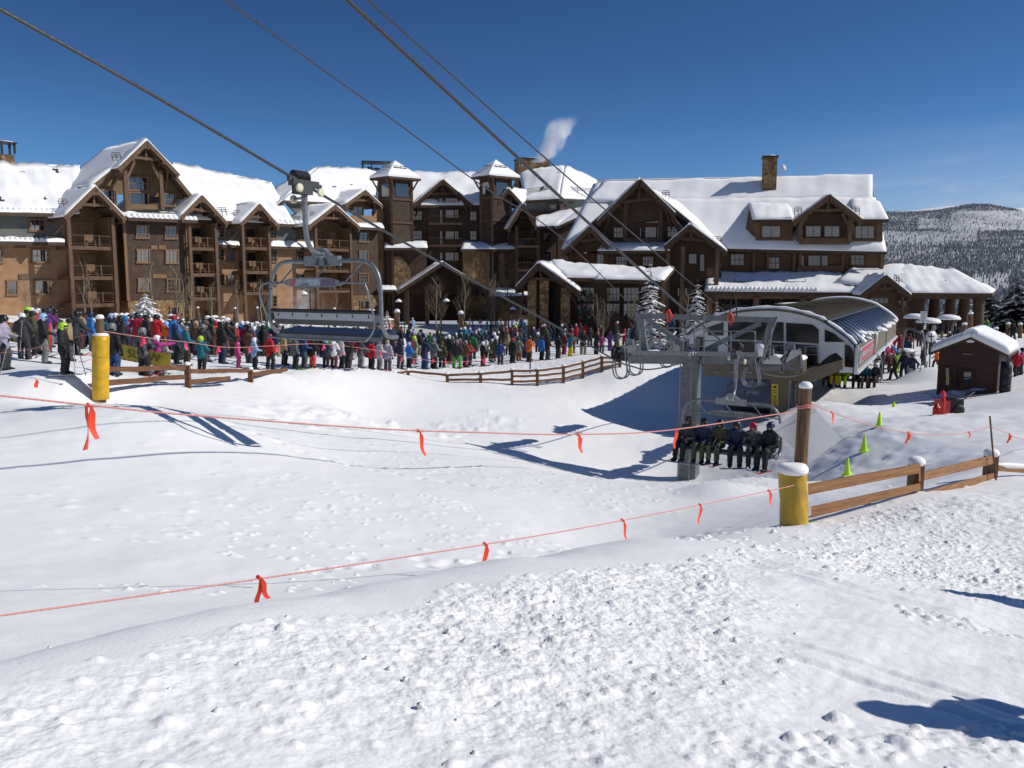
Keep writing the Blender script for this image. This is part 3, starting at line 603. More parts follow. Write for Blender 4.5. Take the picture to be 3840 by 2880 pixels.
# ---- middle block with two towers (in shade)
FM = Fac(1500, 121, 1850, 124)
c = FM.at(1650, 1190, 0); MW = thing('lodge_tower_block', (c.x, c.y, -5.5), 'dark brown lodge block with twin square towers under pyramid snow roofs, centre of the lodge', 'lodge')
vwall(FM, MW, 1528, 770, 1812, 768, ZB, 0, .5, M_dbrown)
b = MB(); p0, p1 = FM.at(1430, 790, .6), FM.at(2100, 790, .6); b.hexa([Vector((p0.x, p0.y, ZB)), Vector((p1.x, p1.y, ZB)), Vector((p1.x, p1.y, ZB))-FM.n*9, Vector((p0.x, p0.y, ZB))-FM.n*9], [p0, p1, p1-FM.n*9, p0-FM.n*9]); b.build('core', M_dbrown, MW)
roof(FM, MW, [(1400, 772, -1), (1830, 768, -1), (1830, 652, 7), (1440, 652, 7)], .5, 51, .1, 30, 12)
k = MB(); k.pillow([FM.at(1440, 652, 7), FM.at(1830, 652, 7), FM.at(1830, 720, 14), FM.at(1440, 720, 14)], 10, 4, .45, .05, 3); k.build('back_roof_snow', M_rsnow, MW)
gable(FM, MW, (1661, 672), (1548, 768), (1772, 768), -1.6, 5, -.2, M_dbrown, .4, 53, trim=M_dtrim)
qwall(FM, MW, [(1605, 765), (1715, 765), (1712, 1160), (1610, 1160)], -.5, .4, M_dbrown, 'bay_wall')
win(FM, MW, 1645, 742, 1661, 776, -.55, 1, 2, M_glassB, M_dtrim); win(FM, MW, 1669, 742, 1719, 776, -.55, 4, 2, M_glassB, M_dtrim)
for y in (802, 882, 962):
    win(FM, MW, 1649, y-16, 1660, y+36 if y < 900 else y+14, -.55, 1, 1, M_glassB, M_dtrim, .1); win(FM, MW, 1670, y-16, 1703, y+16, -.55, 1, 1, M_glassB, M_dtrim, .1); win(FM, MW, 1704.5, y-16, 1720, y+16, -.55, 2, 3, M_glassB, M_dtrim, .1)
wins(FM, MW, [1566], [808, 882, 962], -.05, 34, 36, 3, 2, M_glassB, M_dtrim); wins(FM, MW, [1779], [810, 883, 965], -.05, 33, 36, 3, 2, M_glassB, M_dtrim)
for y in (840, 922):
    fb = MB(); a, e = FM.at(1606, y, -1.9), FM.at(1730, y, -1.9); fb.beam(a, e, 1.4, .3)
    for i in range(22): p = a.lerp(e, i/21)+FM.n*.6; fb.beam(p, p+Vector((0, 0, 1.1)), .04, .04)
    fb.beam(a+FM.n*.6+Vector((0, 0, 1.1)), e+FM.n*.6+Vector((0, 0, 1.1)), .08, .08); fb.build('balcony', M_dtrim, MW)
def tower(x0, xm, x1, yt, yb, ap, el, er, d, ms, lit):
    # square tower turned so that two faces show: xm is the near corner
    A0 = FM.at(x0, yt, d+1.8); M_ = FM.at(xm, yt, d); A1 = FM.at(x1, yt, d+1.2); bk = A0+A1-M_
    b = MB(); q = [Vector((p.x, p.y, ZB)) for p in (A0, M_, A1, bk)]; zt = M_.z
    b.hexa(q, [Vector((p.x, p.y, zt)) for p in q]); tw = b.build('tower', ms, MW)
    ctr = (A0+A1)/2; ctr.z = 0; b = MB(); base = []
    for p in (A0, M_, A1, bk):
        v = Vector((p.x, p.y, 0))-ctr; base.append(ctr+v*1.0+v.normalized()*1.35+Vector((0, 0, zt)))
    h = FM.at(ap[0], ap[1], d+1.5).z; top = ctr+Vector((0, 0, h-.3))
    b.add([p-Vector((0, 0, .3)) for p in base]+base+[top], [(3,2,1,0),(0,1,5,4),(1,2,6,5),(2,3,7,6),(3,0,4,7),(4,5,8),(5,6,8),(6,7,8),(7,4,8)], False); rf = b.build('tower_roof', M_deck, tw)
    b = MB(); up = Vector((0, 0, .004)); e2 = [p+Vector((0, 0, .28)) for p in base]; t2 = top+Vector((0, 0, .42))
    b.add([p+up for p in base]+e2+[t2], [(3,2,1,0),(0,1,5,4),(1,2,6,5),(2,3,7,6),(3,0,4,7),(4,5,8),(5,6,8),(6,7,8),(7,4,8)], False); b.build('snow_cover', M_rsnow, rf)
    tb = MB()
    for p in (A0, M_, A1): tb.beam(Vector((p.x, p.y, ZB)), Vector((p.x, p.y, zt)), .34, .34)
    for p, q2 in ((A0, M_), (M_, A1)):
        for zz_ in (zt-3.0, zt-.3, zt-6.2): tb.beam(Vector((p.x, p.y, zz_)), Vector((q2.x, q2.y, zz_)), .3, .24)
        for tt in (.08, .92): pp = p.lerp(q2, tt); o = (pp-ctr); o.z = 0; o.normalize(); tb.beam(Vector((pp.x, pp.y, zt-2.2)), Vector((pp.x, pp.y, zt-.2))+o*1.2, .22, .22)
    tb.build('corner_board', M_trim, tw)
    gb = MB()
    for p, q2 in ((A0, M_), (M_, A1)):
        nrm = (q2-p).cross(Vector((0, 0, 1))).normalized(); a, e = p.lerp(q2, .2), p.lerp(q2, .8)
        gb.prism([Vector((a.x, a.y, zt-2.6))+nrm*.04, Vector((e.x, e.y, zt-2.6))+nrm*.04, Vector((e.x, e.y, zt-.8))+nrm*.04, Vector((a.x, a.y, zt-.8))+nrm*.04], -nrm*.06)
    gb.build('window', M_glass, tw)
    gu = MB(); 
    for i in (0, 1):
        a, e = base[i].lerp(top, .45), base[i+1].lerp(top, .45)
        for r_ in (.25, .45, .65): gu.beam(a.lerp(e, .15)+Vector((0, 0, r_)), a.lerp(e, .85)+Vector((0, 0, r_)), .06, .06)
        for tt in (.2, .5, .8): gu.beam(a.lerp(e, tt)-Vector((0, 0, .2)), a.lerp(e, tt)+Vector((0, 0, .75)), .06, .06)
    gu.build('snow_guard', M_black, rf); return tw
tower(1422, 1468, 1543, 664, 1190, (1487, 605), None, None, -3.0, M_shin, 1)
tower(1802, 1846, 1916, 660, 1190, (1857, 601), None, None, -3.0, M_shin, 0)
# skirts, entry gable and low roofs in front of the middle block
roof(FM, MW, [(1440, 930, -3.6), (1604, 930, -3.6), (1600, 905, -1.4), (1445, 905, -1.4)], .3, 61, .05, 16, 4)
roof(FM, MW, [(1728, 934, -3.6), (1936, 934, -3.6), (1930, 908, -1.4), (1736, 908, -1.4)], .3, 62, .05, 18, 4)
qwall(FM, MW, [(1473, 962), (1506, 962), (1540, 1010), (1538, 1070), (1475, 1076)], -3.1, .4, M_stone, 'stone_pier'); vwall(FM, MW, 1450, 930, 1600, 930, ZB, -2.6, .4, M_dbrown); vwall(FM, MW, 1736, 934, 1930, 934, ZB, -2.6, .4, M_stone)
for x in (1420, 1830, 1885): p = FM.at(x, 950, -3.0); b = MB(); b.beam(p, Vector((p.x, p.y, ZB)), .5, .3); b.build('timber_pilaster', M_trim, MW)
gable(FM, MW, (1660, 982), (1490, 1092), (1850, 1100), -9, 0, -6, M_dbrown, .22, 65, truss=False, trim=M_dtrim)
roof(FM, MW, [(1415, 1087, -5), (1490, 1087, -5), (1480, 1072, -2.5), (1420, 1072, -2.5)], .3, 66, .05, 8, 4)
roof(FM, MW, [(1850, 1112, -7), (2005, 1108, -7), (1985, 1085, -3), (1860, 1080, -3)], .3, 67, .06, 12, 5)
for x in (1525, 1600, 1720, 1800): p = FM.at(x, 1070, -8.2); b = MB(); b.beam(p, Vector((p.x, p.y, ZB)), .5, .5); b.build('entry_post', M_dtrim, MW)
wins(FM, MW, [1640, 1700], [1040], -5.9, 40, 30, 4, 1, M_glassB, M_dtrim)
b = MB(); a0, a1 = FM.at(1362, 638, 8), FM.at(1462, 638, 8); zt = FM.at(1362, 608, 8).z
for p in (a0, a1, a0.lerp(a1, .32), FM.bk(a0, 2.5), FM.bk(a1, 2.5)): b.beam(p-Vector((0, 0, .6)), Vector((p.x, p.y, zt)), .14, .14)
b.box((a0+a1)/2-FM.n*1.2+Vector((0, 0, zt-a0.z+.05)), ((a1-a0).length+.4, 3, .16), (FM.t, FM.n, (0, 0, 1))); b.build('roof_frame', M_black, MW)
qc = chimney_stone(MW, FM, 1946, 2062, 594, 680, 8, 3.2)
# hip-roofed grey corner and left-facing gables between tower and right lodge
roof(FM, MW, [(1970, 752, 1), (2096, 745, -1), (2118, 624, 5), (1945, 645, 9)], .45, 71, .08, 14, 10)
roof(FM, MW, [(2096, 745, -1), (2235, 750, 3), (2260, 690, 9), (2118, 624, 5)], .45, 72, .08, 14, 10)
qwall(FM, MW, [(1975, 752), (2096, 748), (2096, 850), (1975, 850)], 1.0, .4, M_gray, 'corner_wall'); qwall(FM, MW, [(2096, 748), (2232, 752), (2232, 850), (2096, 850)], .8, .4, M_gray, 'corner_wall')
win(FM, MW, 2060, 766, 2087, 806, .9, 3, 2); win(FM, MW, 2101, 764, 2117, 786, .7, 2, 2)
guard(FM, MW, 1980, 722, 2072, 712, 1.5, 3); guard(FM, MW, 2116, 712, 2218, 722, 1.8, 3)
roof(FM, MW, [(1952, 765, -2.5), (1970, 755, 0), (1985, 718, 4), (1905, 704, -2.5)], .4, 73, .04, 6, 8)
gable(FM, MW, (1906, 706), (1852, 780), (1960, 764), -2.6, 2, -.6, M_dbrown, .3, 75, truss=True, trim=M_dtrim)
gable(FM, MW, (1963, 762), (1905, 856), (2012, 850), -5.0, 0, -3, M_dbrown, .3, 77, truss=True, trim=M_dtrim)
roof(FM, MW, [(2010, 850, -5.0), (2082, 848, -6), (2240, 770, -1), (2010, 815, -1)], .4, 78, .06, 14, 8)
roof(FM, MW, [(2082, 852, -6.1), (2250, 778, -6), (2240, 755, -1), (2060, 830, -1)], .45, 79, .05, 14, 6)
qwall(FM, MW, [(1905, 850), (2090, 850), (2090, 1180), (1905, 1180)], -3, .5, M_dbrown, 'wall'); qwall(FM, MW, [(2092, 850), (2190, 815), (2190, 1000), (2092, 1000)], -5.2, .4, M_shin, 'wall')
for y in (925, 1014):
    fb = MB(); a, e = FM.at(1936, y, -4.6), FM.at(2016, y, -4.6); fb.beam(a, e, 1.2, .3)
    for i in range(14): p = a.lerp(e, i/13)+FM.n*.5; fb.beam(p, p+Vector((0, 0, 1.1)), .05, .05)
    fb.beam(a+FM.n*.5+Vector((0, 0, 1.1)), e+FM.n*.5+Vector((0, 0, 1.1)), .08, .08); fb.build('balcony', M_dtrim, MW)
wins(FM, MW, [1952, 1992], [902, 985], -3.05, 24, 40, 2, 1, M_glass, M_dtrim); wins(FM, MW, [2052], [890, 960], -3.05, 28, 36, 2, 2, M_glass, M_dtrim)
for x in (1938, 2018, 2092): p = FM.at(x, 850, -4.9); b = MB(); b.beam(p, Vector((p.x, p.y, ZB)), .45, .45); b.build('post', M_dtrim, MW)

# ---- right lodge
FR = Fac(2100, 99, 3320, 91)
c = FR.at(2800, 1150, 0); RW = thing('main_lodge', (c.x, c.y, -6), 'dark brown main lodge with huge snowy roof, stone chimney and big front gable', 'lodge')
vwall(FR, RW, 2130, 950, 3318, 938, ZB-1, 0, .5, M_mbrown)
b = MB(); p0, p1 = FR.at(2200, 940, .7), FR.at(3308, 930, .7); b.hexa([Vector((p0.x, p0.y, ZB-1)), Vector((p1.x, p1.y, ZB-1)), Vector((p1.x, p1.y, ZB-1))-FR.n*10, Vector((p0.x, p0.y, ZB-1))-FR.n*10], [p0, p1, p1-FR.n*10, p0-FR.n*10]); b.build('core', M_dbrown, RW)
# main roof with a kicked lower slope
roof(FR, RW, [(2200, 760, 6.06), (3272, 748, 6.06), (3272, 661, 10), (2260, 690, 10)], .5, 81, .05, 60, 8, edge=1)
roof(FR, RW, [(2330, 925, -1.5), (3325, 944, -1.5), (3284, 746, 6.06), (2290, 757, 6.06)], .5, 81, .05, 60, 12)
roof(FR, RW, [(2105, 935, -1.5), (2180, 935, -1.5), (2420, 690, 10), (2225, 692, 10)], .45, 83, .05, 8, 14)
k = MB(); k.pillow([FR.at(2240, 680, 10), FR.at(3272, 661, 10), FR.at(3272, 740, 20), FR.at(2240, 750, 20)], 20, 4, .45, .05, 3); k.build('back_roof_snow', M_rsnow, RW)
gw = MB(); a = FR.at(3312, 935, .2); r1 = FR.at(3272, 668, 10); gw.prism([FR.at(3312, 945, .2), FR.at(3280, 750, 6.1)-Vector((0, 0, .4)), r1-Vector((0, 0, .4)), Vector((a.x, a.y, a.z))-FR.n*18], -FR.t*.3); gw.build('end_wall', M_mbrown, RW)
# big front gable
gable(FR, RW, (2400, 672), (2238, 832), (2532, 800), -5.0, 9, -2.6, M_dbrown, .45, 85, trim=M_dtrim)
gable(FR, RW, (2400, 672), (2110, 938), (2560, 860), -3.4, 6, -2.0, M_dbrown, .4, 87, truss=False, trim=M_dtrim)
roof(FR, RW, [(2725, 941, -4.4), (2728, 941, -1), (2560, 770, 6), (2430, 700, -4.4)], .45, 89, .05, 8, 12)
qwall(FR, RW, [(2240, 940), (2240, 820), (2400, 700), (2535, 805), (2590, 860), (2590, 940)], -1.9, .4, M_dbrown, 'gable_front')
tb = MB()
for x in (2345, 2478):
    a = FR.at(x, 745, -3.6); tb.beam(a, Vector((a.x, a.y, FR.at(x, 905, -3.6).z)), .4, .4)
    for s_ in (-1, 1): tb.beam(a+Vector((0, 0, -1.5)), FR.at(x+s_*30, 735-(15 if (s_ > 0) == (x < 2400) else -20), -3.6), .28, .28, up=FR.n)
tb.build('gable_post', M_dtrim, RW)
for x0, x1, y0, y1, nx, ny in ((2388, 2408, 794, 838, 2, 3), (2418, 2472, 794, 838, 4, 3), (2398, 2405, 852, 892, 1, 1), (2418, 2462, 850, 892, 1, 1), (2463, 2470, 850, 892, 1, 1)): win(FR, RW, x0, y0, x1, y1, -2.0, nx, ny, M_glassB, M_dtrim, .12)
win(FR, RW, 2300, 851, 2337, 893, -2.0, 3, 2, M_glassB, M_dtrim); win(FR, RW, 2502, 848, 2542, 890, -2.0, 3, 2, M_glassB, M_dtrim)
blk(FR, RW, 2350, 893, 2475, 906, -3.7, .2, M_dtrim, 'balcony_parapet')
gable(FR, RW, (2212, 848), (2112, 942), (2282, 920), -5.4, 0, -3, M_dbrown, .35, 91, trim=M_dtrim)
gable(FR, RW, (2587, 842), (2492, 922), (2724, 942), -5.6, -1, -3, M_dbrown, .4, 93, trim=M_dtrim)
roof(FR, RW, [(2240, 940, -5.6), (2512, 940, -5.6), (2498, 908, -2.2), (2262, 912, -2.2)], .4, 95, .08, 20, 5)
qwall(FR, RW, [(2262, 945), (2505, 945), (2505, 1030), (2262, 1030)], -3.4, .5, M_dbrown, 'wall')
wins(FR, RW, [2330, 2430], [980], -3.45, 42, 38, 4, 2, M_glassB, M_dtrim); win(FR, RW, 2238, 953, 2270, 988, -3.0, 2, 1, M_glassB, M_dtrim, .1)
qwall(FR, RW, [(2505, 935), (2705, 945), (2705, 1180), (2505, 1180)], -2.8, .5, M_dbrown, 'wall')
win(FR, RW, 2582, 951, 2613, 990, -2.85, 1, 1, M_glassB, M_dtrim, .1); win(FR, RW, 2624, 953, 2642, 1018, -2.85, 1, 1, M_glassB, M_dtrim, .1); win(FR, RW, 2540, 1080, 2580, 1112, -2.85, 3, 1, M_glassB, M_dtrim, .1)
tb = MB()
for x in (2505, 2560, 2690): a = FR.at(x, 925, -5.2); tb.beam(a, Vector((a.x, a.y, ZB-1)), .42, .42)
a, e = FR.at(2650, 1022, -5.2), FR.at(2692, 1022, -5.2); tb.beam(a, e, .2, .9); tb.build('post', M_trim, RW)
# shed dormer with its own gable
roof(FR, RW, [(2822, 823, -1.4), (2978, 823, -1.4), (2965, 772, 5.4), (2806, 760, 5.6)], .4, 97, .08, 14, 6); qwall(FR, RW, [(2826, 823), (2972, 823), (2972, 902), (2836, 902)], -.7, .5, M_mbrown, 'dormer_wall'); win(FR, RW, 2856, 846, 2928, 892, -.75, 2, 1, M_glass, M_dtrim)
ck = MB(); ck.prism([FR.at(2826, 826, -.6), FR.at(2838, 915, -.6), FR.at(2760, 880, 2.5), FR.at(2806, 765, 5.2)], FR.t*.2); ck.build('dormer_cheek', M_dbrown, RW)
gable(FR, RW, (3110, 729), (2974, 828), (3234, 824), -2.6, 7.5, -.6, M_dbrown, .35, 99)
qwall(FR, RW, [(2995, 912), (2995, 820), (3020, 800), (3200, 800), (3195, 912)], -.7, .4, M_dbrown, 'dormer_wall'); blk(FR, RW, 2996, 893, 3188, 916, -1.9, .2, M_mbrown, 'balcony_parapet')
wins(FR, RW, [3050, 3120], [868], -.75, 60, 44, 2, 1, M_glass, M_dtrim)
tb = MB()
for x in (3002, 3188): a = FR.at(x, 812, -1.9); tb.beam(a, Vector((a.x, a.y, FR.at(x, 905, -1.9).z)), .45, .45); tb.beam(a-Vector((0, 0, 1.2)), FR.at(x+(30 if x < 3100 else -30), 800, -1.9), .3, .3, up=FR.n)
tb.build('gable_post', M_trim, RW)
roof(FR, RW, [(3205, 822, -1.4), (3332, 822, -1.4), (3300, 760, 5.4), (3190, 750, 5.6)], .4, 101, .06, 12, 6); qwall(FR, RW, [(3200, 823), (3310, 823), (3310, 905), (3192, 905)], -.7, .5, M_mbrown, 'dormer_wall'); win(FR, RW, 3206, 846, 3280, 896, -.75, 3, 1, M_glass, M_dtrim)
# storey under the eave
wins(FR, RW, [2765], [974], -.05, 52, 46, 3, 2, M_glassB, M_dtrim); wins(FR, RW, [2900], [987], -.05, 50, 46, 3, 2, M_glassB, M_dtrim); wins(FR, RW, [3216], [972], -.05, 52, 48, 3, 2, M_glassB, M_dtrim)
for x0, x1 in ((3004, 3016), (3030, 3078), (3080, 3106)): win(FR, RW, x0, 957, x1, 998, -.05, 1 if x1-x0 < 60 else 2, 1, M_glassB, M_dtrim, .1)
for x in (2827, 2880, 2978, 3000, 3160, 3308): tb = MB(); a = FR.at(x, 940, -.5); tb.beam(a, Vector((a.x, a.y, FR.at(x, 1025, -.5).z)), .32, .32); tb.build('timber_pilaster', M_trim, RW)
tb = MB(); a, e = FR.at(2990, 1010, -.6), FR.at(3160, 1010, -.6); tb.beam(a, e, .2, .7); tb.build('balcony_front', M_trim, RW)
# ground-floor porch roof with a ruffled snow edge
roof(FR, RW, [(2642, 1092, -6.5), (3230, 1098, -6.5), (3160, 1022, -.3), (2650, 1022, -.3)], .35, 103, .06, 44, 8); scallop(FR, RW, 2650, 1086, 3070, 1090, -6.3, 26); guard(FR, RW, 2755, 1060, 3020, 1062, -4, 1)
qwall(FR, RW, [(2640, 1098), (3230, 1100), (3230, 1122), (2640, 1120)], -5.9, .4, M_trim, 'porch_beam'); vwall(FR, RW, 2640, 1100, 3230, 1100, ZB-1, -2.5, .4, M_dbrown)
wins(FR, RW, [2730, 2800, 2880, 2960], [1145], -2.6, 56, 50, 3, 1, M_glass, M_dtrim)
for x in (2660, 2835, 3010, 3180): a = FR.at(x, 1115, -5.9); b = MB(); b.beam(a, Vector((a.x, a.y, ZB-1)), .55, .55); b.build('porch_post', M_trim, RW)
ch = chimney_stone(RW, FR, 2859, 2911, 590, 715, 7.5, 1.9)
b = MB(); p = FR.at(2925, 665, 8); b.beam(p, p+Vector((0, 0, 1.0)), .07, .07); b.lathe(p+Vector((.2, -.2, 1.0)), [(.05, 0), (.35, .1), (.42, .22)], 10, axis=(.5, -.8, .3)); b.build('satellite_dish', M_white, RW)
for a in ((2695, 895, 2820, 895, 1.5), (2835, 802, 2955, 802, 2), (3245, 800, 3318, 802, 2)): guard(FR, RW, *a, 2)
for x, y, d in ((2496, 735, -3), (2692, 908, -3.4), (2993, 796, -1), (3210, 796, -1)): guard(FR, RW, x-13, y, x+13, y, d, 3)
# front entrance annex
c = FR.at(2200, 1190, -10); AX = thing('entrance_annex', (c.x, c.y, -6), 'low timber entrance annex with stone piers and tall windows before the main lodge', 'annex')
gable(FR, AX, (2018, 986), (1932, 1080), (2172, 1092), -16, -6, -13.5, M_dbrown, .4, 111, trim=M_dtrim)
roof(FR, AX, [(2120, 1040, -14), (2450, 1050, -14), (2420, 1010, -8), (2060, 985, -8)], .42, 113, .08, 22, 8); roof(FR, AX, [(2230, 1047, -15), (2490, 1052, -15), (2528, 1008, -9), (2250, 1018, -9)], .42, 114, .08, 20, 6)
vwall(FR, AX, 2120, 1048, 2490, 1056, ZB-1, -13, .5, M_dbrown); vwall(FR, AX, 1985, 1060, 2110, 1060, ZB-1, -13.4, .5, M_dbrown)
for x in (1995, 2040, 2120): a = FR.at(x, 1040 if x < 2100 else 1080, -15); b = MB(); b.beam(a, Vector((a.x, a.y, ZB-1)), .9, .9); b.build('stone_pier', M_stone, AX)
for x0, x1 in ((2034, 2082), (2166, 2228), (2274, 2324), (2338, 2396)): win(FR, AX, x0, 1078, x1, 1130, -13.5, 4, 2, M_glassB, M_black, .08); win(FR, AX, x0, 1138, x1, 1200, -13.5, 4, 2, M_glassB, M_black, .08)
win(FR, AX, 1960, 1128, 1992, 1180, -13.5, 3, 1, M_glassB, M_black, .08); guard(FR, AX, 2094, 1060, 2160, 1060, -15, 2)
a = FR.at(2488, 1056, -15); b = MB(); b.beam(a, Vector((a.x, a.y, ZB-1)), .4, .4); b.build('post', M_trim, AX)
# open pavilion at the right end
c = FR.at(3500, 1190, -5); PV = thing('open_pavilion', (c.x, c.y, -6.4), 'open sided timber pavilion with log columns and a hipped snowy roof beyond the lift station', 'pavilion')
roof(FR, PV, [(3410, 1098, -8), (3722, 1100, -8), (3560, 1010, 1), (3300, 1000, 1)], .45, 121, .1, 26, 9); roof(FR, PV, [(3722, 1100, -8), (3735, 1088, 6), (3560, 1012, 2), (3558, 1010, 1)], .4, 122, .05, 6, 6)
roof(FR, PV, [(3130, 1060, -4), (3420, 1098, -7.9), (3400, 1000, 1), (3200, 1000, 1)], .4, 123, .06, 12, 6)
gable(FR, PV, (3322, 1032), (3226, 1107), (3418, 1108), -11, -2, -9, M_dbrown, .35, 125, trim=M_dtrim)
vwall(FR, PV, 3235, 1105, 3410, 1105, ZB-1, -8.8, .4, M_dbrown); win(FR, PV, 3260, 1102, 3334, 1140, -8.9, 4, 1, M_glassB, M_dtrim); win(FR, PV, 3368, 1126, 3402, 1154, -8.9, 3, 2, M_glassB, M_dtrim)
qwall(FR, PV, [(3395, 1106), (3700, 1106), (3700, 1122), (3395, 1122)], -7.3, .5, M_dtrim, 'eave_beam')
vwall(FR, PV, 3400, 1106, 3470, 1106, ZB-1, -6, .4, M_dbrown)
for x, d in ((3505, -1), (3565, 2), (3618, -3), (3672, -7)):
    a = FR.at(x, 1108, d); b = MB(); b.tube([a, Vector((a.x, a.y, ZB-1))], [.5, .62], 12); b.lathe(Vector((a.x, a.y, ZB-1)), [(.95, 0), (.9, 1.5), (.6, 1.6)], 10); b.build('log_column', M_dtrim, PV)
b = MB(); a = FR.at(3672, 1135, -7); b.beam(a, FR.at(3645, 1110, -7), .35, .3); b.beam(a, FR.at(3698, 1110, -7), .35, .3); b.build('knee_brace', M_dtrim, PV)
guard(FR, PV, 3395, 1066, 3625, 1068, -5, 1); guard(FR, PV, 3363-9, 1056, 3363+9, 1060, -9, 3)
# ------------------------------------------------------------------ chairlift
LD = Vector((.515, .857, 0)); LP = Vector((.857, -.515, 0)); YAW = -math.atan2(.515, .857)
class VPlane:      # vertical plane through p along direction d; .at(px,py) meets the pixel's ray
    def __init__(s, p, d): s.o = Vector((p[0], p[1], 0)); s.n = Vector((-d[1], d[0], 0)).normalized()
    def at(s, px, py): r = ray(px, py); return r*(s.o.dot(s.n)/r.dot(s.n))
G44 = P(1140, 692, 18.0); G40 = P(2762, 1322, 27.5)
VL, VR = VPlane(G44, LD), VPlane(G40, LD)
def smooth(pts, n=12):
    pts = [Vector(p) for p in pts]; out = []
    for i in range(len(pts)-1):
        a = pts[max(i-1, 0)]; b = pts[i]; c = pts[i+1]; d = pts[min(i+2, len(pts)-1)]
        for k in range(n):
            t = k/n; out.append(.5*((2*b)+(c-a)*t+(2*a-5*b+4*c-d)*t*t+(3*b-a-3*c+d)*t**3))
    return out+[pts[-1]]
def strand(pts, r, lay=.28, step=.035, lobes=6, n=18, depth=.16):
    b = MB(); pts = [Vector(p) for p in pts]; L_ = [0]
    for a, c in zip(pts, pts[1:]): L_.append(L_[-1]+(c-a).length)
    m = int(L_[-1]/step); vs = []; fs = []; j = 0
    for i in range(m+1):
        s_ = L_[-1]*i/m
        while j < len(pts)-2 and L_[j+1] < s_: j += 1
        t = (pts[j+1]-pts[j]); p = pts[j]+t*((s_-L_[j])/max(1e-9, L_[j+1]-L_[j])); t.normalize()
        a = t.cross(Vector((0, 0, 1))).normalized(); c = a.cross(t); tw = s_/lay*2*math.pi
        for k in range(n):
            th = 2*math.pi*k/n; rr = r*(1-depth+depth*abs(math.cos(lobes/2*(th-tw)))*1.4); vs.append(p+(a*math.cos(th)+c*math.sin(th))*rr)
    for i in range(m):
        for k in range(n): k2 = (k+1) % n; fs.append((i*n+k, i*n+k2, (i+1)*n+k2, (i+1)*n+k))
    b.add(vs, fs, True); return b
up0 = VL.at(0, 35)+(VL.at(0, 35)-VL.at(573, 356))*1.6
lp = [up0]+[VL.at(*a) for a in ((0, 35), (573, 356), (1128, 684), (1500, 900), (1788, 1060), (2070, 1215), (2300, 1346), (2370, 1374), (2450, 1384))]
e = lp[-1]; lp += [e+LD*6-Vector((0, 0, .05)), e+LD*20]
tag(strand(smooth(lp, 8), .030).build('haul_rope', M_rope, loc=lp[3]), 'thick twisted steel cable from upper left that carries the empty chair 44', 'cable')
c0, c1 = VR.at(1302, 0), VR.at(1843, 500)
rp_ = [c0+(c0-c1)*.9, c0, c1, VR.at(2290, 912), VR.at(2625, 1212), VR.at(2757, 1318), VR.at(2850, 1393), VR.at(2930, 1412), VR.at(3000, 1404)]
e = rp_[-1]; rp_ += [e+LD*5+Vector((0, 0, .1)), e+LD*20+Vector((0, 0, .1))]
tag(strand(smooth(rp_, 8), .030).build('haul_rope', M_rope, loc=rp_[5]), 'thick twisted steel cable crossing the middle that carries the loaded chair 40', 'cable')
TC = Vector((6.81, 31.3, 0)); TL, TR = TC-LP*2.69, TC+LP*2.69
FT = Fac(2301, TL.y, 2921, TR.y)
VB, VD = VPlane(FT.at(2402, 1178), LD), VPlane(FT.at(2745, 1190), LD)
b0 = [VB.at(845, 0), VB.at(1475, 451), VB.at(1800, 691), VB.at(2104, 890), VB.at(2402, 1110), FT.at(2402, 1180)]; b0[-2] = b0[-1]*.12+b0[-3]*.88
bp = smooth([b0[0]+(b0[0]-b0[1])*.6]+b0[:4]+[b0[-1]], 10); m_ = MB(); m_.tube(bp, .017, 8); tag(m_.build('communication_cable', M_rope, loc=bp[20]), 'thin dark cable running to the top left corner of the lift tower', 'cable')
d0_ = [VD.at(1380, 0), VD.at(1939, 500), VD.at(2234, 756), VD.at(2594, 1064), FT.at(2745, 1190)]
dp = smooth([d0_[0]+(d0_[0]-d0_[1])*.6]+d0_, 10); m_ = MB(); m_.tube(dp, .017, 8); tag(m_.build('communication_cable', M_rope, loc=dp[20]), 'thin dark cable beside the thick middle cable, ending on the tower top beam', 'cable')

# ---- lift tower
zb = gz(TC.x, TC.y)-.6
TW = thing('lift_tower', (TC.x, TC.y, zb+.6), 'grey steel lift tower with crossarm, walkways and sheave wheels above the bowl', 'lift tower')
t_, n_ = FT.t, FT.n; Zv = Vector((0, 0, 1))
zt = FT.at(2595, 1345).z; mc = FT.at(2595, 1345); mc.z = 0
b = MB(); w1, w2 = .33, .29
def ringq(z, w): return [Vector((mc.x, mc.y, z))+t_*(sx_*w)+n_*(sy_*w) for sx_, sy_ in ((-1, 1), (1, 1), (1, -1), (-1, -1))]
b.hexa(ringq(zb, w1), ringq(zt, w2)); b.build('mast', M_galvD, TW)
b = MB(); b.hexa(ringq(zt, .36), ringq(zt+.12, .36)); 
for s_ in (-.2, .2): b.beam(Vector((mc.x, mc.y, zt+.1))+t_*s_, Vector((mc.x, mc.y, zt+.75))+t_*s_, .1, .3)
b.build('mast_cap', M_galv, TW)
b = MB(); b.lathe(Vector((mc.x, mc.y, zt+.1)), [(.34, 0), (.33, .1), (.2, .22), (.05, .26)], 12); b.build('snow_cap', M_csnow, TW)
b = MB(); b.beam(FT.at(2365, 1347), FT.at(2860, 1350), .34, .32); b.build('crossarm', M_galvD, TW)
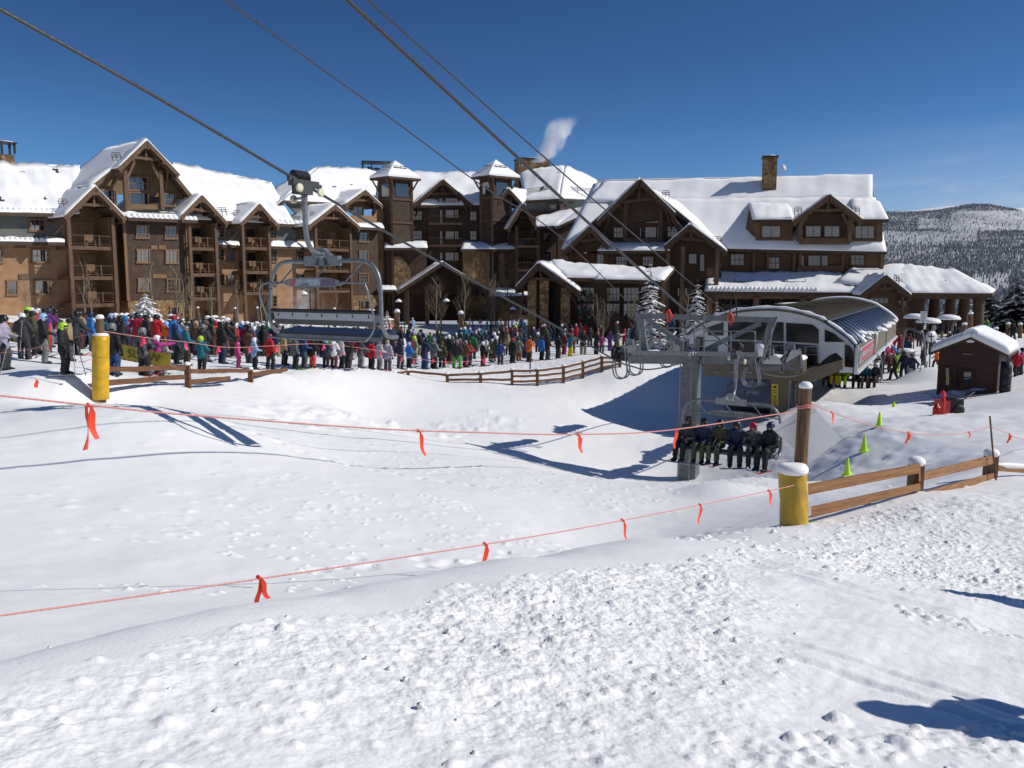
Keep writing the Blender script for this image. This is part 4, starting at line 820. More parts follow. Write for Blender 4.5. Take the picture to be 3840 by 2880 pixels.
for a, c, nm in (((2372, 1322), (2580, 1326), 0), ((2612, 1326), (2842, 1330), 1)):
    b = MB(); b.beam(FT.at(*a, -.45), FT.at(*c, -.45), .7, .07); b.beam(FT.at(*a, -.8), FT.at(*c, -.8), .06, .16); wk = b.build('walkway', M_galv, TW)
    b = MB(); p_, q_ = FT.at(a[0]+8, a[1]-4, -.5), FT.at(c[0]-8, c[1]-4, -.5); b.tube([p_, p_.lerp(q_, .3), p_.lerp(q_, .7), q_], [.03, .05, .04, .03], 6); b.build('snow_strip', M_csnow, wk)
b = MB(); b.beam(FT.at(2395, 1184), FT.at(2900, 1200), .16, .2); b.build('top_beam', M_galvD, TW)
b = MB(); b.beam(FT.at(2394, 1170), FT.at(2420, 1318), .26, .22, up=n_); b.build('frame_post', M_galvD, TW)
b = MB(); b.beam(FT.at(2900, 1196), FT.at(2852, 1335), .26, .22, up=n_); b.build('frame_post', M_galvD, TW)
b = MB(); b.beam(FT.at(2885, 1206), FT.at(2918, 1188), .1, .26, up=n_); b.build('lifting_ear', M_galvD, TW)
for a, c in (((2426, 1197), (2600, 1318)), ((2852, 1212), (2632, 1318))): b = MB(); b.beam(FT.at(*a), FT.at(*c), .13, .17); b.build('brace', M_galvD, TW)
for xs, yt_, yb_ in (((2400, 2475, 2562), 1230, 1322), ((2640, 2740, 2832), 1242, 1328)):
    b = MB(); r_ = .026; dd = -.8
    for y_ in (0, .42): b.tube([FT.at(xs[0], yt_+(yb_-yt_)*y_, dd), FT.at(xs[2]-8, yt_+(yb_-yt_)*y_, dd)], r_, 6)
    for x_ in xs: b.tube([FT.at(x_, yt_+(6 if x_ == xs[2] else 0), dd), FT.at(x_, yb_+30, dd)], r_, 6)
    b.tube([FT.at(xs[2]-8, yt_, dd), FT.at(xs[2]-2, yt_+3, dd), FT.at(xs[2], yt_+8, dd)], r_, 6); b.build('handrail', M_galv, TW)
b = MB()
for x_ in (2604, 2640): b.tube([FT.at(x_, 1175 if x_ == 2640 else 1195, -.6), FT.at(x_, 1365, -.6)], .03, 6)
b.build('lifting_pole', M_galv, TW)
lx = [Vector((mc.x, mc.y, 0))-n_*-.52+t_*s_ for s_ in (-.30, .12)]; b = MB()
for p in lx: b.tube([Vector((p.x, p.y, zb+.3)), Vector((p.x, p.y, zt+.6))], .025, 6)
z_ = zb+.5
while z_ < zt+.4: b.tube([Vector((lx[0].x, lx[0].y, z_)), Vector((lx[1].x, lx[1].y, z_))], .02, 6); z_ += .36
b.build('ladder', M_galv, TW)
b = MB(); p0_, p1_ = FT.at(2876, 1228, -.5), FT.at(2862, 1350, -.5); q0_, q1_ = FT.at(2894, 1228, -.5), FT.at(2884, 1350, -.5)
b.tube([p0_, p1_], .03, 6); b.tube([q0_, q1_], .03, 6)
for k in range(7): b.tube([p0_.lerp(p1_, (k+.5)/7), q0_.lerp(q1_, (k+.5)/7)], .022, 6)
b.build('ladder', M_galv, TW)
for px, py in ((2508, 1185), (2738, 1195)):
    b = MB(); p = FT.at(px, py, -.15); b.tube([p+Vector((0, 0, .25)), p+t_*.12, p-Vector((0, 0, .25))+t_*.05, p-t_*.1, p+Vector((0, 0, .2))-t_*.04], .035, 6); b.build('orange_sling', M_orange, TW)
b = MB(); p = FT.at(2738, 1185, 0); b.tube(smooth([p-Vector((0, 0, .1)), p+Vector((0, 0, .5)), p+t_*.1+Vector((0, 0, .8)), p+t_*.2+Vector((0, 0, .5)), p+t_*.25-Vector((0, 0, .1))], 6), .025, 6); b.build('hose_loop', M_black, TW)
def sheaves(root, c, nw, pitch, slope, r=.27, flip=1):
    # one train of wheels along the rope, under a tapering rocker plate
    fr = MB(); side = LP
    for k in range(nw):
        p = c+LD*(k*pitch)+Vector((0, 0, slope*(k*pitch)+r)); w = MB(); 
        w.lathe(p-side*.06, [(r*.55, 0), (r*.9, .0), (r, .015), (r, .045), (r*.86, .06), (r, .075), (r, .105), (r*.9, .12), (r*.55, .12)], 18, axis=side); wh = w.build('sheave_wheel', M_wheel, root)
        rb = MB(); rb.lathe(p-side*.063, [(r*.62, 0), (r*.99, .0), (r*1.02, .012), (r*1.02, .114), (r*.99, .126), (r*.62, .126)], 18, axis=side); rb.build('tyre_liner', M_rubber, wh)
    a, e2 = c+Vector((0, 0, r)), c+LD*((nw-1)*pitch)+Vector((0, 0, slope*(nw-1)*pitch+r)); m2 = (a+e2)/2
    for s_ in (-.11, .11):
        o = side*s_; fr.prism([a+o+Vector((0, 0, .13)), a+o+Vector((0, 0, .06)), e2+o+Vector((0, 0, .06)), e2+o+Vector((0, 0, .13)), m2+o+LD*.5+Vector((0, 0, .36)), m2+o-LD*.5+Vector((0, 0, .42))], side*.025)
    fr.beam(m2+Vector((0, 0, .3)), m2+Vector((0, 0, .62)), .3, .22, up=LD); fr.build('rocker', M_galv, root)
def catcher(root, p, h, w):
    b = MB(); o = LP*-.28
    for s_ in (0, .26): b.tube(smooth([p+o*0+LP*.15+LD*s_+Vector((0, 0, .45)), p+LD*s_-Vector((0, 0, h*.6))+LP*.3, p+LD*s_-Vector((0, 0, h))+LP*.1, p+LD*s_-Vector((0, 0, h*.9))-LP*w, p+LD*s_-Vector((0, 0, h*.3))-LP*(w+.1), p+LD*s_+Vector((0, 0, .2))-LP*w], 5), .03, 6)
    b.build('catch_frame', M_galv, root)
sl_ = VL.at(2306, 1352); sheaves(TW, sl_, 8, .42, -.10); sheaves(TW, VL.at(2306, 1352)+LD*5.2-Vector((0, 0, .45)), 6, .42, .0)
for k in (.5, 1.9, 5.6): catcher(TW, sl_+LD*k, .75, .22)
sr_ = VR.at(2846, 1396); sheaves(TW, sr_-Vector((0, 0, .02)), 8, .42, -.09); sheaves(TW, sr_+LD*3.6-Vector((0, 0, .28)), 8, .42, .06)
for k in (-.8, 6.2): catcher(TW, sr_+LD*k-LP*.1, .45, .2)
b = MB(); p = sr_+Vector((0, 0, .75)); b.box(p, (.22, .3, .3)); b.lathe(p+Vector((0, 0, .15)), [(.17, 0), (.16, .12), (.05, .2)], 8); b.build('junction_box', M_csnow, TW)

# ---- chairs: local frame x right, y forward, z up from the rope
def make_chair(num, label, rev):
    C_ = thing('chairlift_chair', (0, 0, 0), label, 'lift chair', 'six seat chairs on the lift line')
    b = MB(); b.box((0, .0, .02), (.16, .75, .13)); b.box((.05, -.1, -.12), (.22, .4, .2)); b.beam((.0, -.45, .1), (0, .5, -.02), .07, .1); gp = b.build('grip', M_dgrey, C_)
    b = MB()
    for i in range(9): b.lathe((-.06, -.24+i*.045, .16+(.012*i if rev else .0)), [(.06, 0), (.125, .008), (.125, .028), (.06, .036)], 12, axis=(0, 1, .25))
    b.build('grip_spring', M_rubber, gp)
    for x_, y_, z_ in ((.12, -.28, -.1), (.12, .34, -.15), (-.3, -.05, -.3)): b = MB(); b.lathe((x_, y_, z_), [(.03, 0), (.085, 0), (.092, .03), (.092, .05), (.05, .06)], 14, axis=(1, 0, 0)); b.build('grip_roller', M_cream, gp)
    b = MB(); b.tube([(-.3, -.05, -.3), (.1, -.05, -.28)], .03, 6); b.tube(smooth([(0, 0, -.1), (0, .0, -.6), (0, .02, -1.0), (0, .08, -1.24), (0, .22, -1.4), (0, .42, -1.46), (0, .62, -1.47)], 6), [.068]*6+[.057]*31, 14); b.build('hanger_arm', M_galv, C_)
    b = MB(); b.box((0, .5, -1.60), (1.0, .13, .21)); b.prism([(-.3, .43, -1.5), (.3, .43, -1.5), (.16, .43, -1.4), (.09, .43, -1.33), (-.09, .43, -1.33), (-.16, .43, -1.4)], (0, .14, 0)); yk = b.build('yoke', M_galv, C_)
    b = MB()
    for s_ in (-1, 1): b.beam((s_*.08, .42, -1.52), (s_*.16, .40, -1.72), .05, .04, up=(0, 1, 0))
    b.build('spring_bracket', M_galv, yk)
    for sy_, y_ in ((-1, .422), (1, .578)):
        b = MB(); b.box((0, y_, -1.475), (.26, .012, .12)); pl = b.build('number_plate', M_white, yk)
        M_ = frame_mat((-.035*(1 if sy_ < 0 else -1), y_+sy_*.008, -1.475), (1 if sy_ < 0 else -1, 0, 0), (0, 0, 1)); text_mesh(num, .12, M_, M_black, pl, 'numeral', .002)
        b = MB(); b.box((.085*(1 if sy_ < 0 else -1), y_+sy_*.008, -1.478), (.07, .004, .02)); b.build('dash', M_black, pl)
    for s_ in (-1, 1):
        b = MB(); pts = smooth([(s_*.45, .5, -1.61), (s_*.9, .5, -1.6), (s_*1.2, .5, -1.62), (s_*1.42, .5, -1.72), (s_*1.57, .5, -1.92), (s_*1.63, .49, -2.2), (s_*1.66, .47, -2.6), (s_*1.67, .46, -2.85), (s_*1.67, .52, -3.06), (s_*1.66, .68, -3.22), (s_*1.65, 1.0, -3.25)], 5)
        b.tube(pts, [.046]*len(pts), 12); b.build('bail', M_galv, C_)
        b = MB(); b.box((s_*1.62, .46, -2.84), (.12, .12, .16)); b.build('hinge_bracket', M_galv, C_)
    b = MB(); b.tube([(-1.56, .43, -2.70), (1.56, .43, -2.70)], .042, 10); bk = b.build('backrest', M_rubber, C_)
    b = MB(); b.prism([(-1.54, .47, -2.72), (1.54, .47, -2.72), (1.54, .53, -2.98), (-1.54, .53, -2.98)], (0, .05, .0)); b.build('backrest_cushion', M_navy, bk)
    b = MB(); b.prism([(-1.5, .42, -2.745), (1.5, .42, -2.745), (1.5, .45, -2.90), (-1.5, .45, -2.90)], (0, .03, 0)); b.build('backrest_panel', M_seatg, bk)
    b = MB(); b.prism([(-1.52, .45, -2.905), (1.52, .45, -2.905), (1.52, .5, -3.02), (-1.52, .5, -3.02)], (0, .04, 0)); b.build('lower_panel', M_dgrey, bk)
    b = MB()
    for k in range(7): b.box((-1.35+.45*k, .418, -2.80), (.012, .02, .07))
    b.build('panel_seam', M_dgrey, bk)
    b = MB(); b.prism([(-1.52, .6, -3.19), (-1.52, 1.12, -3.10), (-1.52, 1.16, -3.14), (-1.52, 1.12, -3.20), (-1.52, .6, -3.27)], (3.04, 0, 0)); st = b.build('seat', M_navy, C_)
    b = MB(); b.box((0, .62, -3.29), (3.06, .08, .09)); b.box((0, 1.05, -3.25), (3.0, .08, .06)); b.build('seat_frame', M_galvD, st)
    b = MB(); pts = smooth([(-1.35, .12, -2.08), (-1.55, .12, -2.16), (-1.62, .14, -2.4), (-1.6, .3, -2.84), (-1.58, .28, -3.1), (-1.45, .22, -3.27), (-1.2, .2, -3.31), (1.2, .2, -3.31), (1.45, .22, -3.27), (1.58, .28, -3.1), (1.6, .3, -2.84), (1.62, .14, -2.4), (1.55, .12, -2.16), (1.35, .12, -2.08), (0, .12, -2.07)], 5)
    b.tube(pts+[pts[0]], .023, 8); rb = b.build('restraint_bar', M_galv, C_)
    for s_ in (-.95, 0, .95):
        b = MB(); b.tube([(s_, .14, -2.08), (s_+.12, .3, -1.85), (s_+.22, .44, -1.66)], .018, 6); b.tube(smooth([(s_, .14, -2.08), (s_-.1, .08, -2.12), (s_-.2, .0, -2.14), (s_-.12, -.02, -2.22)], 4), .022, 6); b.build('footrest', M_galv, rb)
    pb = [(.82*math.cos(2*math.pi*k/28), .1, -2.07+.105*math.sin(2*math.pi*k/28)*(1+.25*abs(math.cos(2*math.pi*k/28)))) for k in range(28)]
    b = MB(); b.prism(pb, (0, .035, 0)); ap = b.build('map_panel', M_galv, rb)
    for col, x0, x1, nm in (((.35, .42, .46), -.5, .28, 'pale_print'), ((.5, .08, .07), -.58, -.46, 'red_print'), ((.14, .10, .17), .3, .68, 'violet_print')):
        b = MB(); b.prism([(x0, .096, -2.145), (x1, .096, -2.14), (x1+.05, .096, -2.0), (x0-.05, .096, -2.0)], (0, .002, 0)); b.build(nm, mat(nm, col, .4, var=.4, vscale=9), ap)
    return C_
C44 = make_chair('44', 'empty six seat chair numbered 44 hanging before the left lodge wing', False); C44.location = G44; C44.rotation_euler = (0, 0, YAW)
C40 = make_chair('40', 'chair numbered 40 carrying six riders in front of the lift tower', True); C40.location = G40; C40.rotation_euler = (0, 0, YAW+math.pi)
LQ = Vector((20.4, 49.2, -2.5)); C_L = dup(C40, LQ, YAW+math.pi, 'chair loading six riders beside the red sign of the lift station')
for ch in C_L.children_recursive:
    pass
for ch in [c for c in C_L.children_recursive if c.name.startswith(('numeral', 'number_plate', 'dash'))]: bpy.data.objects.remove(ch)
LE = Vector((VR.o.x, VR.o.y, 0))
C_B = dup(C44, TL+LD*9.5+Vector((0, 0, -2.72)), YAW, 'empty chair half hidden behind the yellow signed column under the lift station')
C_B.location = P(2830, 1330, 44)
for ch in [c for c in C_B.children_recursive if c.name.startswith(('numeral', 'number_plate', 'dash'))]: bpy.data.objects.remove(ch)

# ---- lift station
FS = Fac(2585, 42.5, 3208, 38.8); SN = FS.n; LEN = 30.0
c = FS.at(2880, 1600, 0); ST = thing('lift_station', (c.x, c.y, -7), 'white and brown lift station with a blue and brown barrel roof, right of the tower', 'lift station')
arch = [(2574, 1292), (2568, 1268), (2580, 1250), (2620, 1218), (2688, 1188), (2766, 1166), (2881, 1157), (2972, 1165), (3060, 1188), (3100, 1207), (3172, 1256), (3212, 1295)]
A3 = smooth([FS.at(x, y, 0) for x, y in arch], 3); kb = min(range(len(A3)), key=lambda i: (A3[i]-FS.at(3100, 1207, 0)).length)
def barrel(name, ii, m, off=0.0, th=.1):
    b = MB(); vs = []; pr = [A3[i] for i in ii]; k = len(pr)
    for lay in (0, -th):
        for d in (-.25, LEN):
            vs += [p-SN*d+Vector((0, 0, lay+off)) for p in pr]
    fs = []
    for i in range(k-1):
        fs.append((i, i+1, k+i+1, k+i)); fs.append((2*k+i, 3*k+i, 3*k+i+1, 2*k+i+1)); fs.append((i, 2*k+i, 2*k+i+1, i+1)); fs.append((k+i, k+i+1, 3*k+i+1, 3*k+i))
    for i in (0, k-1): fs.append((i, k+i, 3*k+i, 2*k+i))
    b.add(vs, fs, True); return b.build(name, m, ST)
r1 = barrel('brown_roof', range(6, kb+1), M_brownr); r2 = barrel('blue_roof', range(kb, len(A3)), M_bluer)
def ribs(rf, ii, m, n, r, nm):
    b = MB()
    for k in range(n):
        d = -.1+(LEN+.1)*k/(n-1); b.tube([A3[i]-SN*d+Vector((0, 0, .03)) for i in ii], r, 4)
    b.build(nm, m, rf)
ribs(r2, range(kb, len(A3)), mat('navy_seam', (.012, .025, .06), .4), 22, .04, 'standing_seam'); ribs(r1, range(6, kb+1), M_brownr, 30, .025, 'standing_seam')
b = MB(); b.beam(A3[kb]-SN*-.2+Vector((0, 0, .05)), A3[kb]-SN*LEN+Vector((0, 0, .05)), .14, .08); b.build('ridge_flashing', mat('dark_blue_metal', (.015, .025, .05), .4), r2)
rimm = MB(); rimm.tube([p+Vector((0, 0, .06))+SN*.1 for p in A3[6:]], [.085+.035*math.sin(i*2.3) for i in range(len(A3)-6)], 8); rimm.build('snow_rim', M_csnow, ST)
rimm = MB(); rimm.tube([p+Vector((0, 0, .02))-SN*LEN for p in A3[8:]], .16, 8); rimm.build('snow_rim', M_csnow, ST)
b = MB()
for k in range(30):
    d = LEN*(1-random.random()**1.6*.95) if k < 50 else random.uniform(0, LEN); i = len(A3)-1-int(abs(random.gauss(0, 1.1))); i = max(kb+1, min(len(A3)-1, i)); s_ = random.uniform(.12, .4)
    b.lathe(A3[i]-SN*d+Vector((0, 0, -.02)), [(s_, 0), (s_*.9, s_*.3), (s_*.4, s_*.6)], 7, sx=random.uniform(.6, 1.3))
b.build('roof_snow_patch', M_csnow, r2, kind='stuff')
b = MB()
for k in range(9): p = A3[9+random.randint(0, 5)]-SN*random.uniform(LEN*.6, LEN); b.lathe(p, [(.7, 0), (.5, .06), (.1, .08)], 8, sx=2.2, sy=.5)
b.build('roof_snow_patch', M_csnow, r1, kind='stuff')
# front: white arch wall with dark glazing
bot = [(3209, 1398), (3145, 1398), (3165, 1352), (3150, 1335), (3135, 1322), (3110, 1332), (3085, 1352), (3060, 1375), (2650, 1362), (2640, 1300), (2610, 1300), (2592, 1290)]
ins = [p-Vector((0, 0, .05)) for p in A3]; poly = ins+[FS.at(x, y, 0) for x, y in bot]
b = MB(); b.prism([p-SN*.02 for p in poly], -SN*.25); b.build('front_wall', M_white, ST)
for k, g_ in enumerate([[(2655, 1258), (2655, 1228), (2712, 1208), (2712, 1258)], [(2730, 1272), (2730, 1209), (2845, 1205), (2938, 1209), (2938, 1280)], [(2730, 1352), (2730, 1278), (2938, 1286), (2938, 1360)], [(2948, 1281), (2948, 1211), (3045, 1217), (3070, 1236), (3070, 1289)], [(2948, 1368), (2948, 1288), (3070, 1296), (3070, 1372)], [(3093, 1282), (3093, 1236), (3130, 1253), (3166, 1283)], [(3168, 1376), (3168, 1292), (3186, 1297), (3199, 1314), (3201, 1378)], [(2612, 1298), (2612, 1264), (2642, 1264), (2642, 1298)], [(2655, 1352), (2655, 1318), (2690, 1300), (2690, 1352)]]):
    b = MB(); b.prism([FS.at(x, y, -.03) for x, y in g_], -SN*.04); b.build('window', mat('station_glass', (.006, .007, .008), .12, spec=.4), ST)
b = MB(); b.prism([FS.at(x, y, .3) for x, y in ((3060, 1385), (3085, 1350), (3137, 1318), (3165, 1345), (3165, 1390))], -SN*.05); b.build('rope_opening', M_black, ST)
b = MB(); b.prism([FS.at(x, y, -.03) for x, y in ((2580, 1288), (2572, 1268), (2600, 1248), (2655, 1228), (2655, 1240), (2612, 1262), (2600, 1290))], SN*.1); b.build('arch_rim', M_white, ST)
# body, side cladding and trim
e0, e1 = FS.at(3213, 1296, 0), FS.at(3210, 1398, 0); e1 = Vector((e0.x, e0.y, e1.z))
b = MB(); b.prism([e0, e1, e1-SN*LEN, e0-SN*LEN], FS.t*-.12); b.build('side_cladding', M_tanp, ST)
b = MB(); b.beam(e1+FS.t*.03, e1-SN*LEN+FS.t*.03, .2, .16); b.beam(e0+FS.t*.02-SN*(-.05), e1+FS.t*.02-SN*(-.05), .14, .14, up=SN); b.build('white_trim', M_white, ST)
b = MB()
for k in (9.5, 19): b.beam(e0-SN*k+FS.t*.01, e1-SN*k+FS.t*.01, .06, .04, up=SN)
b.build('cladding_joint', M_dtrim, ST)
b = MB(); p = e0-SN*10.6+FS.t*.03; b.tube([p, p-Vector((0, 0, .5)), p-Vector((0, 0, .95))], [.12, .07, .02], 8); b.build('icicle', M_csnow, ST)
b = MB(); fl0, fl1 = FS.at(2600, 1370, .4), FS.at(3205, 1398, .4); b.prism([fl0, fl1, fl1-SN*(LEN-1), fl0-SN*(LEN-1)], Vector((0, 0, .2))); b.build('floor', M_black, ST)
b = MB(); q0, q1 = FS.at(2600, 1290, 1), FS.at(2600, 1362, 1); b.prism([q0, q1, q1-SN*(LEN-1), q0-SN*(LEN-1)], FS.t*.15); b.build('side_cladding', M_tanp, ST)
b = MB(); b.prism([FS.at(2640, 1366, -.9), FS.at(3055, 1378, -.9), FS.at(3055, 1432, -.9), FS.at(2640, 1410, -.9)], -SN*.8); b.build('girder', M_tanp, ST)
b = MB()
for x in range(2690, 3000, 60): b.box(FS.at(x, 1396, -.95), (.25, .04, .07), (FS.t, SN, Zv))
b.build('girder_mark', M_conc, ST)
b = MB(); b.prism([FS.at(2880, 1346, -2.2), FS.at(3012, 1352, -2.2), FS.at(3012, 1395, -2.2), FS.at(2880, 1390, -2.2)], -SN*1.0); bx = b.build('maintenance_box', M_tanp, ST)
b = MB(); q = [FS.at(2878, 1346, -2.3), FS.at(3014, 1352, -2.3)]; b.pillow([q[0], q[1], q[1]-SN*1.1, q[0]-SN*1.1], 12, 4, .16, .03, 5); b.build('snow_cap', M_csnow, bx)
b = MB(); b.prism([FS.at(3010, 1395, -1.6), FS.at(3085, 1372, -1.6), FS.at(3160, 1350, -1.6), FS.at(3160, 1385, -1.6), FS.at(3085, 1418, -1.6), FS.at(3010, 1440, -1.6)], -SN*.5); b.build('guide_beam', M_tanp, ST)
for xa, xb, d in ((2892, 2958, -.8), (2985, 3012, 3.5)):
    a, c2 = FS.at(xa, 1420, d), FS.at(xb, 1420, d); b = MB(); q = [Vector((p.x, p.y, -8)) for p in (a, c2, c2-SN*.8, a-SN*.8)]; b.hexa(q, [Vector((p.x, p.y, a.z)) for p in q]); cl = b.build('column', M_tanp, ST)
    if d < 0:
        M_ysign = mat('yellow_sign', (.68, .5, .03), .45)
        for y0, y1 in ((1440, 1480), (1482, 1502), (1504, 1520)):
            b = MB(); u = FS.at(xa+2, y0, d-.03), FS.at(xa+26, y0, d-.03), FS.at(xa+26, y1, d-.03), FS.at(xa+2, y1, d-.03); b.prism(list(u), -SN*.02); sg = b.build('warning_sign', M_ysign, cl)
            b = MB(); mm = (u[0]+u[2])/2+SN*.012; s_ = (u[0]-u[3]).length
            b.box(mm+Vector((0, 0, s_*.22)), (.14, .006, s_*.2), (FS.t, SN, Zv)); b.box(mm-Vector((0, 0, s_*.1)), (.22, .006, s_*.06), (FS.t, SN, Zv)); b.box(mm-Vector((0, 0, s_*.28)), (.2, .006, s_*.06), (FS.t, SN, Zv)); b.build('pictogram', M_black, sg)
        lb = MB(); u = FS.at(2966, 1440, -.5); v = FS.at(2984, 1440, -.5)
        for p in (u, v): lb.tube([p, Vector((p.x, p.y, -8))], .03, 6)
        for k in range(9): z_ = u.z-.35*k; lb.tube([Vector((u.x, u.y, z_)), Vector((v.x, v.y, z_))], .022, 6)
        lb.build('ladder', M_galv, ST)
b = MB()
for xs, y0, y1 in (((2902, 2970), 1296, 1345), ((3020, 3066), 1300, 1360), ((2840, 2900), 1294, 1340), ((2660, 2735), 1352, 1382), ((2790, 2826), 1340, 1382)):
    b.tube(smooth([FS.at(xs[0], y1, -.7), FS.at(xs[0], y0+6, -.7), FS.at(xs[0]+5, y0, -.7), FS.at(xs[1]-5, y0, -.7), FS.at(xs[1], y0+6, -.7), FS.at(xs[1], y1, -.7)], 4), .03, 6); b.tube([FS.at(xs[0], (y0+y1)/2, -.7), FS.at(xs[1], (y0+y1)/2, -.7)], .025, 6)
b.build('handrail', M_galv, ST)
fsd = FS.t*.02; Fd = Fac(3213, e0.y, 3374, (e0-SN*LEN).y); Fd.o = Vector((e0.x, e0.y, 0)); Fd.t = -SN; Fd.n = FS.t.copy()
b = MB(); sgq = [e0-SN*.9-Vector((0, 0, .22)), e0-SN*.9-Vector((0, 0, .92)), e0-SN*8.6-Vector((0, 0, .92)), e0-SN*8.6-Vector((0, 0, .22))]
b.prism([p+FS.t*.08 for p in sgq], FS.t*-.05); sgn = b.build('station_sign', M_white, ST)
b = MB(); b.prism([e0-SN*1.75-Vector((0, 0, .25))+FS.t*.09, e0-SN*1.75-Vector((0, 0, .89))+FS.t*.09, e0-SN*8.5-Vector((0, 0, .89))+FS.t*.09, e0-SN*8.5-Vector((0, 0, .25))+FS.t*.09], FS.t*-.005); b.build('red_panel', mat('crimson_sign', (.42, .02, .05), .4), sgn)
b = MB(); b.prism([e0-SN*1.0-Vector((0, 0, .3))+FS.t*.09, e0-SN*1.0-Vector((0, 0, .86))+FS.t*.09, e0-SN*1.6-Vector((0, 0, .86))+FS.t*.09, e0-SN*1.6-Vector((0, 0, .3))+FS.t*.09], FS.t*-.004); b.build('emblem_panel', mat('slate_sign', (.09, .10, .14), .4), sgn)
b = MB(); b.prism([e0-SN*1.1-Vector((0, 0, .8))+FS.t*.094, e0-SN*1.3-Vector((0, 0, .4))+FS.t*.094, e0-SN*1.5-Vector((0, 0, .8))+FS.t*.094], FS.t*-.003); b.build('emblem', M_white, sgn)
text_mesh('Independence SuperChair', .52, frame_mat(e0-SN*5.0-Vector((0, 0, .56))+FS.t*.095, -SN, (0, 0, 1)), M_white, sgn, 'lettering', .004, 1.22)

# ------------------------------------------------------------------ posts, fences, ropes and flags
def log(root, p, q, r, name='log'): b = MB(); n = 8; p = Vector(p); q = Vector(q); b.tube([p.lerp(q, i/n) for i in range(n+1)], [r*(1+.03*math.sin(i*2.1)) for i in range(n+1)], 16); return b.build(name, M_log, root)
def cap(root, p, r, h): b = MB(); b.lathe(p-Vector((0, 0, .02)), [(r*.95, -.02), (r*1.08, .02), (r*1.1, h*.4), (r*.9, h*.75), (r*.5, h*.97), (.01, h)], 14); return b.build('snow_cap', M_csnow, root)
pb_ = P(2985, 1985, 12.7); pt_ = P(3021, 1450, 12.7)
RP = thing('wooden_post', pb_, 'thick brown log post with snow cap and yellow padding, right foreground', 'post'); log(RP, pb_-Vector((0, 0, .3)), pt_, .098); cap(RP, pt_, .095, .10)
pc = P(2972, 1765, 12.52); pz = P(2980, 1972, 12.52)
b = MB(); K = 26; rows = 14; vs = []; fs = []
for j in range(rows+1):
    t = j/rows; cc = pz.lerp(pc, t)
    for k in range(K):
        th = 2*math.pi*k/K; fold = 1+.05*math.sin(3*th+t*4)*(1-t)+.03*math.sin(7*th+t*9)-.05*t*(1-t)*4*max(0, math.cos(th+.9))
        vs.append(cc+Vector((math.cos(th)*.215*fold, math.sin(th)*.2*fold, .05*math.sin(th*2+1)*(1 if j == rows else 0))))
for j in range(rows):
    for k in range(K): k2 = (k+1) % K; fs.append((j*K+k, j*K+k2, (j+1)*K+k2, (j+1)*K+k))
fs.append(tuple(rows*K+k for k in range(K))); b.add(vs, fs, True); pad = b.build('padding', M_yelD, RP)
b = MB(); b.lathe(pc-Vector((0, 0, .04)), [(.20, 0), (.235, .03), (.235, .09), (.2, .14), (.13, .15)], 20); b.build('snow_cap', M_csnow, RP)
b = MB(); 
for z_ in (-.32, .30): b.tube([pt_.lerp(pb_, .14)+Vector((.112*math.cos(a), .112*math.sin(a), .012*math.sin(3*a)+(.0 if z_ < 0 else .03))) for a in np.linspace(0, 6.28, 16)], .014, 6)
b.build('rope_wrap', mat('red_white_rope', (.62, .22, .2), .7), RP)
b = MB(); ds = [P(2896, 1608, 12.62+.25), P(3041, 1513, 12.62+.3), P(3156, 1647, 12.62+.35), P(3036, 1736, 12.62+.3)]; b.prism(ds, Vector((0, .012, 0))); sgd = tag(b.build('diamond_sign', M_signw, loc=(ds[0]+ds[2])/2), 'blank white back of a diamond sign fixed behind the right foreground post', 'sign')
b = MB(); mm = P(3030, 1600, 12.9); b.box(mm+Vector((0, .03, 0)), (.05, .03, .9)); b.build('sign_bracket', M_galv, sgd)
lb_, lt_ = P(384, 1520, 23), P(374, 1190, 23)
LPo = thing('wooden_post', lb_, 'log post wrapped in a tall bright yellow pad, at left before the queue', 'post'); log(LPo, lb_-Vector((0, 0, .4)), lt_, .095); cap(LPo, lt_, .10, .10)
b = MB(); K = 24; rows = 12; a_, c_ = P(377, 1497, 22.95), P(378, 1260, 22.95); vs = []; fs = []
for j in range(rows+1):
    for k in range(K):
        th = 2*math.pi*k/K; rr = .222*(1+.02*math.sin(3*th+j)-(.03 if j in (4, 8) else 0)); vs.append(a_.lerp(c_, j/rows)+Vector((math.cos(th)*rr, math.sin(th)*rr, 0)))
for j in range(rows):
    for k in range(K): k2 = (k+1) % K; fs.append((j*K+k, j*K+k2, (j+1)*K+k2, (j+1)*K+k))
fs += [tuple(range(K-1, -1, -1)), tuple(rows*K+k for k in range(K))]; b.add(vs, fs, True); pl_ = b.build('padding', M_yel, LPo)
for t_f in (.36, .68): b = MB(); cc_ = a_.lerp(c_, t_f); b.tube([cc_+Vector((.219*math.cos(q_), .219*math.sin(q_), 0)) for q_ in np.linspace(0, 6.283, 24, endpoint=False)], .012, 6, closed=True); b.build('strap', M_yelD, pl_)
b = MB(); b.lathe(c_, [(.2, 0), (.21, .04), (.15, .08)], 16); b.build('snow_cap', M_csnow, LPo)
def rail(root, p, q, h, th, m, name='rail'):
    b = MB(); p = Vector(p); q = Vector(q); n = 6; vs = []
    for i in range(n): a, c = p.lerp(q, i/n), p.lerp(q, (i+1)/n); o = Vector((0, 0, .012*math.sin(i*1.7+p.x))); o2 = Vector((0, 0, .012*math.sin((i+1)*1.7+p.x))); b.beam(a+o, c+o2, th, h)
    return b.build(name, m, root)
def topsnow(root, p, q, r): b = MB(); b.tube([Vector(p).lerp(Vector(q), t) for t in (0, .15, .4, .6, .85, 1)], [r*.4, r, r*.8, r*1.1, r*.9, r*.4], 6); b.build('snow_strip', M_csnow, root)
